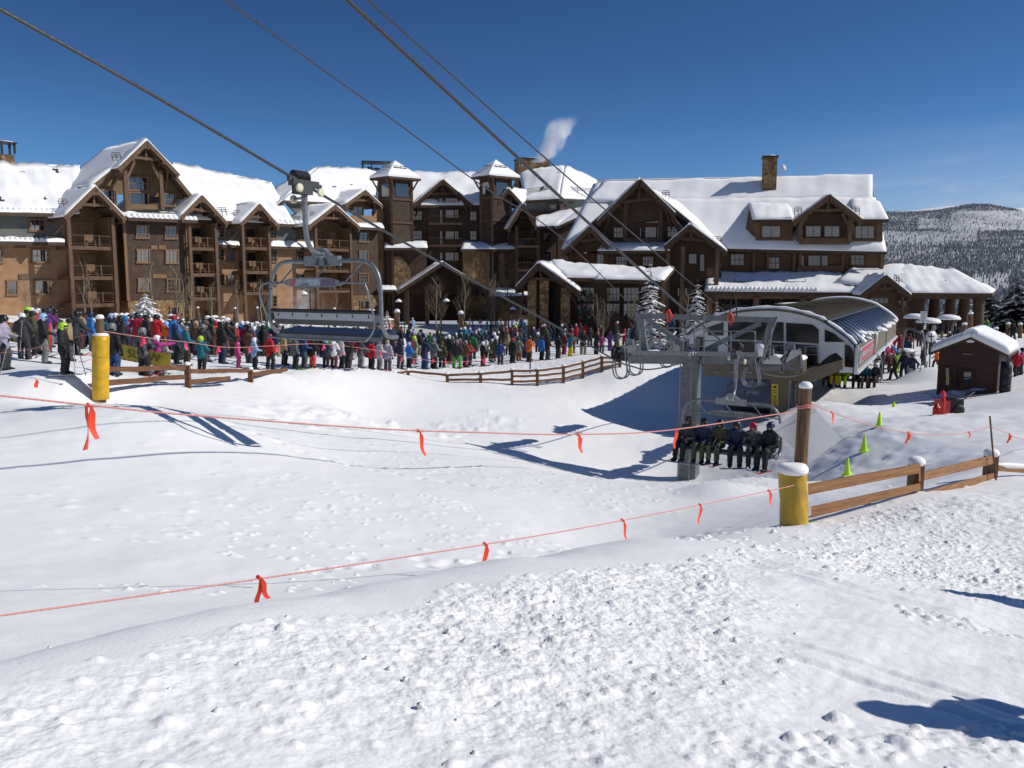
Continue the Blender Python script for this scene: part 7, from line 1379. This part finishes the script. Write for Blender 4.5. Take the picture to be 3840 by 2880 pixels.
# ------------------------------------------------------------------ far hills
HR = [(330, [(0, 1340)]), (600, [(0, 1262)]), (900, [(0, 1190), (3840, 1190)]), (1500, [(0, 1105)]), (2200, [(0, 1020), (3300, 1020), (3840, 1000)]), (3000, [(0, 960), (3300, 950), (3600, 935), (3840, 930)]), (3800, [(0, 905), (3300, 888), (3600, 872), (3840, 880)]), (4500, [(0, 860), (3300, 838), (3480, 835), (3600, 815), (3840, 835)]), (5200, [(0, 835), (3000, 815), (3280, 803), (3400, 801), (3480, 797), (3560, 784), (3620, 775), (3680, 777), (3750, 790), (3840, 803), (4300, 830)]), (6200, [(0, 860)])]
HY = np.array([r[0] for r in HR], float)
def hill_z(x, y):
    px = 1920+F*x/y; zs = np.stack([(1059-np.interp(px, [q[0] for q in r[1]], [q[1] for q in r[1]]))/F*r[0]*1.0 for r in HR]); out = np.zeros_like(x)
    i = np.clip(np.searchsorted(HY, y)-1, 0, len(HY)-2); t = np.clip((y-HY[i])/(HY[i+1]-HY[i]), 0, 1); n_ = np.arange(x.size).reshape(x.shape)
    zf = zs.reshape(len(HR), -1); k = i.ravel(); out = zf[k, n_.ravel()]*(1-t.ravel())+zf[k+1, n_.ravel()]*t.ravel()
    return out.reshape(x.shape)+.011*y*fbm(x/420, y/420, 301, 4)*np.clip(1-(y-4600)/900, .15, 1)
hx = np.arange(-2500, 6600, 50.); hy = np.arange(330, 6200, 50.); HX, HYY = np.meshgrid(hx, hy); HZ = hill_z(HX, HYY)
def grid_obj(name, X_, Y_, Z_, m, **kw):
    a, c = X_.shape; id_ = np.arange(a*c).reshape(a, c); q = np.stack([id_[:-1, :-1], id_[:-1, 1:], id_[1:, 1:], id_[1:, :-1]], -1).reshape(-1, 4); me = bpy.data.meshes.new(name); me.from_pydata(np.stack([X_, Y_, Z_], -1).reshape(-1, 3).tolist(), [], q.tolist()); me.polygons.foreach_set('use_smooth', np.ones(len(q), bool)); me.materials.append(m); o = bpy.data.objects.new(name, me); COL.objects.link(o)
    for k, v in kw.items(): o[k] = v
    return o
grid_obj('hills', HX, HYY, HZ, mat('hazed_hill_snow', (.50, .51, .53), .8, var=.25, vscale=.004), kind='structure')  # snow colour darkened so distance haze is painted into the hills
mx_ = np.arange(-4000, 16000, 250.); my_ = np.arange(9000, 15000, 250.); MX, MY = np.meshgrid(mx_, my_); pxm = 1920+F*MX/MY
MZ = (1059-np.interp(pxm, [2600, 3280, 3400, 3480, 3530, 3585, 3640, 3700, 3780, 3820, 3900, 4300], [812, 797, 793, 782, 775, 771, 776, 792, 786, 783, 788, 800]))/F*12000*np.clip(1-np.abs(MY-12000)/3300, 0, 1)**.7+160*fbm(MX/1300, MY/1300, 411, 4); grid_obj('mountains', MX, MY, MZ, mat('mountain_snow', (.8, .82, .85), .8), kind='structure')
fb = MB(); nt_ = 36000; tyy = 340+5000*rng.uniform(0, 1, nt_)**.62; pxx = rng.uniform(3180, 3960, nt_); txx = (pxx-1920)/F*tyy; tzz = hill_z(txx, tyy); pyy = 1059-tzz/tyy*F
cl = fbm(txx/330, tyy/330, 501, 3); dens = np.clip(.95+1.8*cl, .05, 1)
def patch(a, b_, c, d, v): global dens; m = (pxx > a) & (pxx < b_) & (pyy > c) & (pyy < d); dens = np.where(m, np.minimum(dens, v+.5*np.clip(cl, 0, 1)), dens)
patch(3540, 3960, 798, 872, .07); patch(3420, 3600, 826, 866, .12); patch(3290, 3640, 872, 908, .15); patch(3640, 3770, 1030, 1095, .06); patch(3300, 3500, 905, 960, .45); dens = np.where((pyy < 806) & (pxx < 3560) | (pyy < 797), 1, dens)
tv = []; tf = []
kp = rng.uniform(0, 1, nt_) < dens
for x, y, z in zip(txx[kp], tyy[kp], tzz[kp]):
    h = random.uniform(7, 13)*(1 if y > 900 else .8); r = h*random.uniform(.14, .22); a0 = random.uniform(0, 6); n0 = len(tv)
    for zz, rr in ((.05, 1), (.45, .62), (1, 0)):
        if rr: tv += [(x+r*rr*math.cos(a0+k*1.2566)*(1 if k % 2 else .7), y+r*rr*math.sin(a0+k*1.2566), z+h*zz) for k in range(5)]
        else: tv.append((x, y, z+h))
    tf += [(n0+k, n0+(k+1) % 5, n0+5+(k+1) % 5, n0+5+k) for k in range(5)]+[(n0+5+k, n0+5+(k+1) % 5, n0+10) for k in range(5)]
me = bpy.data.meshes.new('hillside_forest'); me.from_pydata(tv, [], tf); me.materials.append(mat('hazed_frosted_forest', (.26, .265, .275), .9, var=.5, vscale=.05)); fo = bpy.data.objects.new('hillside_forest', me); COL.objects.link(fo); tag(fo, 'frosted conifer forest in haze-painted grey covering the far hillsides at right', 'forest', kind='stuff')  # frosted trees, lightened further to paint haze into their colour
# ------------------------------------------------------------------ banners, plaza furniture
def banner(q, label, txt, size):
    q = [Vector(p) for p in q]; c = (q[0]+q[2])/2; root = thing('banner', q[0], label, 'banner', 'yellow banners in the queue'); xd = (q[1]-q[0]).normalized(); up = Vector((0, 0, 1)); nrm = xd.cross(up)
    b = MB(); n = 10; pts = []
    for i in range(n+1):
        t = i/n; sag = .06*math.sin(t*math.pi); pts.append((q[0].lerp(q[1], t)+nrm*sag*.3, q[3].lerp(q[2], t)-up*sag+nrm*sag*.3))
    for i in range(n): b.prism([pts[i][0], pts[i+1][0], pts[i+1][1], pts[i][1]], nrm*-.012)
    sh = b.build('sheet', mat('banner_yellow', (.38, .32, .03), .55, var=.15, vscale=3), root)
    b = MB()
    for e in (0, 1):
        for i in range(n*2):
            if i % 2 == 0: t0, t1 = i/(n*2), (i+1)/(n*2); a0, a1 = q[0].lerp(q[1], t0), q[0].lerp(q[1], t1); z0, z1 = q[3].lerp(q[2], t0), q[3].lerp(q[2], t1); f0, f1 = (0, .1) if e == 0 else (.9, 1.0); b.prism([a0.lerp(z0, f0)+nrm*.03, a1.lerp(z1, f0)+nrm*.03, a1.lerp(z1, f1)+nrm*.03, a0.lerp(z0, f1)+nrm*.03], nrm*-.012)
    b.build('checked_border', mat('banner_red', (.42, .08, .06), .6), root)
    text_mesh(txt, size, frame_mat(c+nrm*.05, xd, (q[3]-q[0]).normalized()), mat('banner_ink', (.05, .04, .025), .6), sh, 'lettering', .004, 1.05); return root
banner([P(28, 1278, 34), P(188, 1306, 32.5), P(188, 1234, 32.5), P(28, 1206, 34)], 'yellow banner at far left behind the fur hooded person, partly hidden', 'SLOW', .56)
banner([P(442, 1346, 29), P(640, 1382, 29), P(640, 1326, 29), P(442, 1286, 29)], 'yellow banner right of the padded post, behind the children', 'SLOW', .40)
for px, y0, y1, Y, l in ((22, 1295, 1190, 29.8, 'orange post holding the left banner at the far left'), (189, 1302, 1213, 28.3, 'orange post at the right end of the left banner'), (1461, 1250, 1212, 85, 'red post in the snow right of the empty chair'), (1988, 1418, 1356, 52, 'dark blue marker post behind the curved fence')):
    Y = Y+4 if Y < 31 else Y; a, c = P(px, y0, Y), P(px, y1, Y); b = MB(); b.tube([a-Vector((0, 0, .2)), a.lerp(c, .5), c], [.045, .05, .04] if Y < 60 else [.1, .11, .1], 8); tag(b.build('marker_post', M_orange if Y < 40 else (M_red if Y > 60 else M_navy), loc=a), l, 'post', 'marker posts in the snow')
UG = 'closed brown umbrellas on the terrace'
for px, yt, yb, Y, l in ((745, 1150, 1222, 80, 'closed brown umbrella left of the two neighbouring umbrellas'), (884, 1152, 1224, 82, 'closed brown umbrella between the second and third balcony stacks'), (967, 1150, 1222, 83, 'closed brown umbrella left of chair 44'), (1058, 1155, 1222, 84, 'closed brown umbrella seen through the left part of chair 44'), (1256, 1152, 1222, 86, 'closed brown umbrella seen through the right part of chair 44')):
    g0 = gp_(px, yb, Y); h = P(px, yt, Y).z-g0.z; u = thing('patio_umbrella', g0, l, 'umbrella', UG); b = MB(); b.tube([g0, g0+Vector((0, 0, h*.95))], .04, 6); b.build('pole', M_dtrim, u); b = MB(); b.lathe(g0+Vector((0, 0, h*.3)), [(.16, 0), (.3, h*.08), (.2, h*.35), (.05, h*.66)], 8); b.build('canopy', mat('umbrella_cloth', (.09, .06, .045), .8, var=.3), u); cap(u, g0+Vector((0, 0, h*.95)), .12, .14)
LG = 'dark lamp posts with snowy shades'
for px, yt, yb, Y, s, l in ((1166, 1090, 1215, 82, -1, 'lamp post seen through chair 44, shade on its left'), (1516, 1120, 1215, 96, -1, 'lamp post left of the entry gable'), (1655, 1118, 1215, 95, 1, 'lamp post in the middle of the entry gable'), (1905, 1148, 1222, 92, 1, 'lamp post beside the entrance annex')):
    g0 = gp_(px, yb, Y); h = P(px, yt, Y).z-g0.z; u = thing('lamp_post', g0, l, 'lamp post', LG); top = g0+Vector((0, 0, h)); b = MB(); b.tube([g0, top], .06, 8); b.tube([top, top+Vector((s*.3, 0, .08)), top+Vector((s*.6, 0, -.1))], .03, 6); b.build('pole', M_black, u); b = MB(); b.lathe(top+Vector((s*.6, 0, -.45)), [(.36, 0), (.3, .1), (.1, .25), (.04, .36)], 12); sh = b.build('lamp_shade', M_black, u); b = MB(); b.lathe(top+Vector((s*.6, 0, -.37)), [(.38, 0), (.36, .12), (.2, .26), (.03, .34)], 12); b.build('snow_cap', M_csnow, sh)
g0, g1 = gp_(1405, 1225, 88), gp_(1735, 1225, 92); IF_ = thing('iron_fence', g0, 'black iron picket fence along the terrace behind the queue', 'fence'); b = MB(); zt_ = 1.1
for z_ in (.15, 1.0): b.beam(g0+Vector((0, 0, z_)), g1+Vector((0, 0, z_)), .05, .06)
b.build('fence_rail', M_black, IF_)
b = MB()
for i in range(90): p = g0.lerp(g1, i/89); b.beam(p, p+Vector((0, 0, 1.1)), .03, .03)
b.build('picket_panel', M_black, IF_)
for px, yt, yb, w, Y, l in ((1393, 1172, 1225, 24, 88, 'stone pillar at the left end of the iron fence'), (1490, 1172, 1225, 16, 90, 'slim stone pillar with round snow cap in the iron fence'), (1728, 1178, 1225, 16, 91, 'stone pillar with snow cap at the right end of the iron fence')):
    g0 = gp_(px, yb, Y); h = P(px, yt, Y).z-g0.z; u = thing('stone_pillar', g0, l, 'pillar', 'stone pillars in the terrace fence'); b = MB(); b.box(g0+Vector((0, 0, h/2)), (w*Y/F, w*Y/F, h)); b.build('shaft', M_stone, u); b = MB(); b.box(g0+Vector((0, 0, h)), (w*Y/F+.15, w*Y/F+.15, .12)); b.build('capstone', M_conc, u); cap(u, g0+Vector((0, 0, h+.06)), w*Y/F*.6, .35)
g0, g1 = gp_(1400, 1200, 95), gp_(1476, 1200, 96); b = MB(); b.beam(g0+Vector((0, 0, .8)), g1+Vector((0, 0, .8)), .5, 1.6); wl = tag(b.build('stone_wall', M_stone, loc=g0), 'low stone wall with a flat snow top behind the stone pillars', 'wall'); topsnow(wl, g0+Vector((0, 0, 1.65)), g1+Vector((0, 0, 1.65)), .22)
SHL = [(790, 1188, 78), (850, 1190, 79), (1015, 1195, 82), (1040, 1195, 83), (1100, 1196, 84), (1290, 1198, 86), (1330, 1200, 87), (1425, 1205, 90), (1440, 1212, 88), (640, 1192, 76), (455, 1188, 74)]
for i, (px, py, Y) in enumerate(SHL):
    g0 = gp_(px, py+20, Y); u = thing('snowy_shrub', g0, ['twiggy shrub with clumps of snow on the terrace', 'rounded shrub under snow on the terrace'][i % 2], 'shrub', ['twiggy snowy shrubs on the terrace', 'rounded snowy shrubs on the terrace'][i % 2]); b = MB(); rs = random.Random(i)
    for k in range(26): a = rs.uniform(0, 6.28); e = g0+Vector((math.cos(a)*rs.uniform(.2, .9), math.sin(a)*.6, rs.uniform(.5, 1.4))); b.tube([g0+Vector((rs.gauss(0, .1), 0, 0)), g0.lerp(e, .5)+Vector((0, 0, .1)), e], [.03, .02, .008], 4)
    b.build('twigs', M_twig, u); b = MB()
    for k in range(16): s_ = rs.uniform(.12, .3); c = g0+Vector((rs.gauss(0, .45), rs.gauss(0, .3), rs.uniform(.3, 1.25))); b.lathe(c, [(s_, -.05), (s_*1.1, .03), (s_*.6, s_*.5), (.02, s_*.62)], 7)
    b.build('snow_load', M_csnow, u, kind='stuff')
# ski racks
RKG = 'skis and boards standing in the racks'
bme = {}
def skimesh(kind, L_):
    b = MB()
    if kind == 'board':
        pl = [(.14*math.cos(t)*(1 if abs(math.sin(t)) < .8 else .98), 0, L_/2+(L_/2-.14)*(1 if math.sin(t) > 0 else -1)+.14*math.sin(t)) for t in np.linspace(0, 6.283, 24, endpoint=False)]; b.prism(pl, (0, .015, 0)); b.box((0, -.03, L_*.3), (.2, .06, .12)); b.box((0, -.03, L_*.65), (.2, .06, .12))
    else:
        for s in (-.055, .055): b.box((s, 0, L_/2), (.09, .02, L_)); b.hexa([(s-.045, -.01, L_), (s+.045, -.01, L_), (s+.045, .01, L_), (s-.045, .01, L_)], [(s-.02, -.08, L_+.18), (s+.02, -.08, L_+.18), (s+.02, -.07, L_+.18), (s-.02, -.07, L_+.18)]); b.box((s, -.04, L_*.45), (.07, .06, .3))
    me = b.build('tmp', M_black).data; bpy.data.objects.remove(bpy.data.objects['tmp']); return me
SKM = [skimesh('ski', 1.6), skimesh('ski', 1.75), skimesh('board', 1.5)]
RC = ['red', 'black', 'white', 'bright blue', 'pale grey', 'aqua', 'orange', 'yellow', 'lime', 'navy', 'crimson', 'sage', 'grey', 'white', 'white']
for ri, (pa, Ya, pb2, Yb, l) in enumerate(((1745, 96, 1935, 96, 'long ski rack beneath the bare aspens'), (1945, 92, 2075, 92, 'ski rack with a yellow snowboard in the middle of the plaza'), (2085, 90, 2290, 88, 'ski rack with tightly leaning skis left of the small shelter'), (2300, 86, 2390, 85, 'short ski rack under the small shelter'))):
    g0, g1 = gp_(pa, 1235, Ya), gp_(pb2, 1235, Yb); u = thing('ski_rack', g0, l, 'ski rack', 'ski racks before the lodge'); b = MB(); L_ = (g1-g0).length; k = int(L_/1.5)
    b.beam(g0+Vector((0, 0, .95)), g1+Vector((0, 0, .95)), .08, .08); b.beam(g0+Vector((0, .5, .2)), g1+Vector((0, .5, .2)), .08, .08); b.build('rail', M_trim, u)
    for i in range(k+1): p = g0.lerp(g1, i/k); b = MB(); b.beam(p, p+Vector((0, 0, 1.0)), .1, .1); b.build('rack_post', M_trim, u)
    n_ = int(L_/(.30 if ri != 2 else .20))
    for i in range(n_):
        if random.random() < .12: continue
        t = (i+random.uniform(.2, .8))/n_; p = g0.lerp(g1, t)+Vector((0, -.25, 0)); kd = random.choice((0, 0, 1, 2)); c = random.choice(RC); c = 'yellow' if ri == 1 and i == n_//2 else c; kd = 2 if ri == 1 and i == n_//2 else kd
        o = bpy.data.objects.new('snowboard' if kd == 2 else 'ski_pair', SKM[kd]); COL.objects.link(o); o.location = p; o.rotation_euler = (-.22, random.uniform(-.12, .12)+(.25 if ri == 2 else 0), random.uniform(-.3, .3)); o.material_slots[0].link = 'OBJECT'; o.material_slots[0].material = cloth(c)
        w_ = ['beneath the bare aspens', 'in the middle of the plaza', 'left of the small shelter', 'under the small shelter'][ri]; nm = 'snowboard' if kd == 2 else 'pair of skis'
        tag(o, f"{c} {nm} standing in the rack {w_}", 'snowboard' if kd == 2 else 'skis', f"{c} {nm}s in the rack {w_}".replace('skiss', 'skis'))
# small shelter with a gable roof
FSH = Fac(2300, 86, 2412, 84.5); c = FSH.at(2355, 1220, 0); SHE = thing('small_shelter', (c.x, c.y, -5.4), 'small open timber shelter with snowy gable roof behind the queue', 'shelter')
gable(FSH, SHE, (2355, 1158), (2308, 1192), (2406, 1188), -.6, 2.5, 0, M_trim, .22, 131, truss=False, board=.22)
for x in (2318, 2396):
    for d in (0, 2.2): a = FSH.at(x, 1186, d); b = MB(); b.beam(a, Vector((a.x, a.y, -6)), .2, .2); b.build('post', M_trim, SHE)
# terrace right of the station
for px, py, Y, l in ((3432, 1186, 74, 'snow covered round umbrella nearest the pavilion gable'), (3482, 1202, 68, 'snow covered round umbrella in front, left of the pavilion columns'), (3558, 1190, 72, 'snow covered round umbrella before the right pavilion columns')):
    p = P(px, py, Y); u = thing('snowy_umbrella', (p.x, p.y, -6.5), l, 'umbrella', 'snow covered umbrellas on the terrace at right'); b = MB(); b.tube([(p.x, p.y, -6.6), p], .05, 6); b.build('pole', M_dtrim, u); b = MB(); b.lathe(p-Vector((0, 0, .25)), [(.95, 0), (.9, .08), (.1, .3)], 14); cn = b.build('canopy', M_dtrim, u); b = MB(); b.lathe(p-Vector((0, 0, .2)), [(.9, 0), (.97, .1), (.8, .3), (.4, .42), (.02, .45)], 16); b.build('snow_cap', M_csnow, cn)
p = P(3462, 1206, 66); b = MB(); b.box(p+Vector((0, 0, .4)), (.5, .05, .85)); o = tag(b.build('notice_board', M_white, loc=p), 'white upright notice board before the pavilion wall', 'sign')
b = MB()
for k in range(6): b.box(p+Vector((0, -.03, .72-.12*k)), (.34-.05*(k % 3), .006, .035))
b.build('printed_lines', mat('grey_ink', (.2, .2, .22), .6), o); b = MB(); b.beam(p, Vector((p.x, p.y, -6.6)), .06, .06); b.build('leg', M_black, o)
p = P(3402, 1240, 60); b = MB(); b.box((p.x, p.y, -5.7), (.95, .8, 1.5)); bn = tag(b.build('storage_bin', mat('grey_bin', (.28, .29, .3), .5), loc=p), 'grey storage bin with snow on its lid beside the station roof', 'bin'); cap(bn, Vector((p.x, p.y, -4.95)), .5, .22)
a, c2, e2 = P(3392, 1246, 55), P(3462, 1246, 54), P(3470, 1365, 54); b = MB(); b.tube(smooth([Vector((a.x, a.y, -6.6)), a, c2-Vector((.3, 0, -.02)), c2+Vector((0, 0, -.15)), e2, Vector((e2.x, e2.y, -6.8))], 5), .07, 8); tag(b.build('gate_frame', M_galv, loc=e2), 'tall bent silver pipe frame standing at the loading area', 'gate frame')
p = P(3492, 1262, 52); b = MB(); b.lathe(p, [(.36, 0), (.36, .03)], 20, axis=(0, -1, 0)); sg = tag(b.build('round_sign', M_signw, loc=p), 'round white sign with a black cross behind the hut', 'sign'); b = MB(); b.box(p+Vector((0, -.04, 0)), (.4, .01, .06)); b.build('cross_bar', M_black, sg); b = MB(); b.box(p+Vector((0, -.044, 0)), (.06, .01, .4)); b.build('cross_bar', M_black, sg); b = MB(); b.beam(p, Vector((p.x, p.y, -6.8)), .06, .06); b.build('pole', M_black, sg)
for px, yt, yb, Y, l in ((3735, 1232, 1262, 80, 'log bollard with snow cap, leftmost of the row right of the pavilion'), (3780, 1214, 1250, 84, 'log bollard with snow cap, second of the row right of the pavilion'), (3826, 1216, 1250, 84, 'log bollard with snow cap at the right edge'), (3617, 1216, 1240, 76, 'short log bollard at the foot of a pavilion column'), (3640, 1176, 1238, 78, 'tall log post with snow cap between pavilion columns')):
    a, c2 = P(px, yb, Y), P(px, yt, Y); u = thing('log_bollard', a, l, 'bollard', 'log bollards by the pavilion'); log(u, a-Vector((0, 0, .6)), c2, .2); cap(u, c2, .21, .2)
p = P(3478, 1362, 51); b = MB(); b.box((p.x, p.y, -6.2), (.6, .5, 1.1)); bn = tag(b.build('green_bin', mat('green_plastic', (.01, .12, .06), .5), loc=p), 'dark green bin left of the hut', 'bin'); b = MB(); b.box((p.x, p.y, -5.62), (.66, .56, .08)); b.build('lid', mat('green_lid', (.015, .16, .09), .5), bn)
# people just outside the frame whose shadows fall on the foreground
for x, y, pose, rz, l in ((3.9, 3.6, 'poles', 1.2, 'person just beyond the right edge whose long shadow crosses the combed snow'), (6.3, 7.6, 'down', 1.6, 'person beyond the right edge whose shadow tip reaches the snow tracks')):
    person((x, y, gz(x, y)), rz, 1.02, 'navy', 'black', 'black', 'helmet', pose, l, 'people beyond the right edge', skis=True)
# ------------------------------------------------------------------ steam
def steam(name, base, H, dx, r0, r1, dens, label):
    # vapour column: density falls off from a leaning, widening axis and is broken up by noise
    b = MB(); b.hexa([base+Vector((-r0*2, -r1, -.2)), base+Vector((r0*2, -r1, -.2)), base+Vector((r0*2, r1, -.2)), base+Vector((-r0*2, r1, -.2))], [base+Vector((dx-r1*1.3, -r1, H)), base+Vector((dx+r1*1.5, -r1, H)), base+Vector((dx+r1*1.5, r1, H)), base+Vector((dx-r1*1.3, r1, H))]); o = b.build(name, [], loc=base)
    m = bpy.data.materials.new('steam_vapour'); m.use_nodes = True; nt = m.node_tree; nt.nodes.clear(); N = nt.nodes; L = nt.links
    def mt(op, *a):
        n = N.new('ShaderNodeMath'); n.operation = op
        for i, v in enumerate(a):
            if isinstance(v, (int, float)): n.inputs[i].default_value = v
            else: L.new(v, n.inputs[i])
        return n.outputs[0]
    out = N.new('ShaderNodeOutputMaterial'); pv = N.new('ShaderNodeVolumePrincipled'); pv.inputs['Color'].default_value = (.97, .97, .98, 1); tc = N.new('ShaderNodeTexCoord'); sp = N.new('ShaderNodeSeparateXYZ'); L.new(tc.outputs['Object'], sp.inputs[0])
    nz = N.new('ShaderNodeTexNoise'); nz.inputs['Scale'].default_value = 1.3/r1; nz.inputs['Detail'].default_value = 6; nz.inputs['Roughness'].default_value = .6; L.new(tc.outputs['Object'], nz.inputs[0])
    u = mt('DIVIDE', sp.outputs['Z'], H); cx = mt('MULTIPLY', mt('POWER', mt('MAXIMUM', u, 0.001), .7), dx); ex = mt('SUBTRACT', sp.outputs['X'], cx)
    d = mt('SQRT', mt('ADD', mt('MULTIPLY', ex, ex), mt('MULTIPLY', sp.outputs['Y'], sp.outputs['Y']))); rad = mt('ADD', mt('MULTIPLY', mt('SUBTRACT', 1.25, u), mt('MULTIPLY', u, (r1-r0)*2.4)), r0)
    fall = mt('SUBTRACT', 1.0, mt('DIVIDE', d, rad)); v = mt('ADD', fall, mt('MULTIPLY', mt('SUBTRACT', nz.outputs['Fac'], .5), 2.6)); v = mt('MULTIPLY', mt('MINIMUM', mt('MAXIMUM', mt('SUBTRACT', v, .12), 0), .8), mt('MULTIPLY', mt('MINIMUM', mt('MAXIMUM', mt('MULTIPLY', mt('SUBTRACT', 1.0, u), 2.2), 0), 1), dens)); v = mt('MULTIPLY', v, mt('GREATER_THAN', fall, 0.0))
    v = mt('MULTIPLY', v, mt('MINIMUM', mt('MAXIMUM', mt('MULTIPLY', fall, 3.0), 0), 1))
    L.new(v, pv.inputs['Density']); L.new(pv.outputs[0], out.inputs['Volume']); o.data.materials.append(m); return tag(o, label, 'steam')
steam('steam_plume', P(2020, 604, 130), 6.6, 4.0, 1.7, 2.8, 1.2, 'pale steam plume rising from the wide stone chimney')
steam('terrace_steam', P(1110, 1215, 88), 4.2, 1.2, 1.2, 2.0, .35, 'faint steam rising from the terrace behind chair 44')
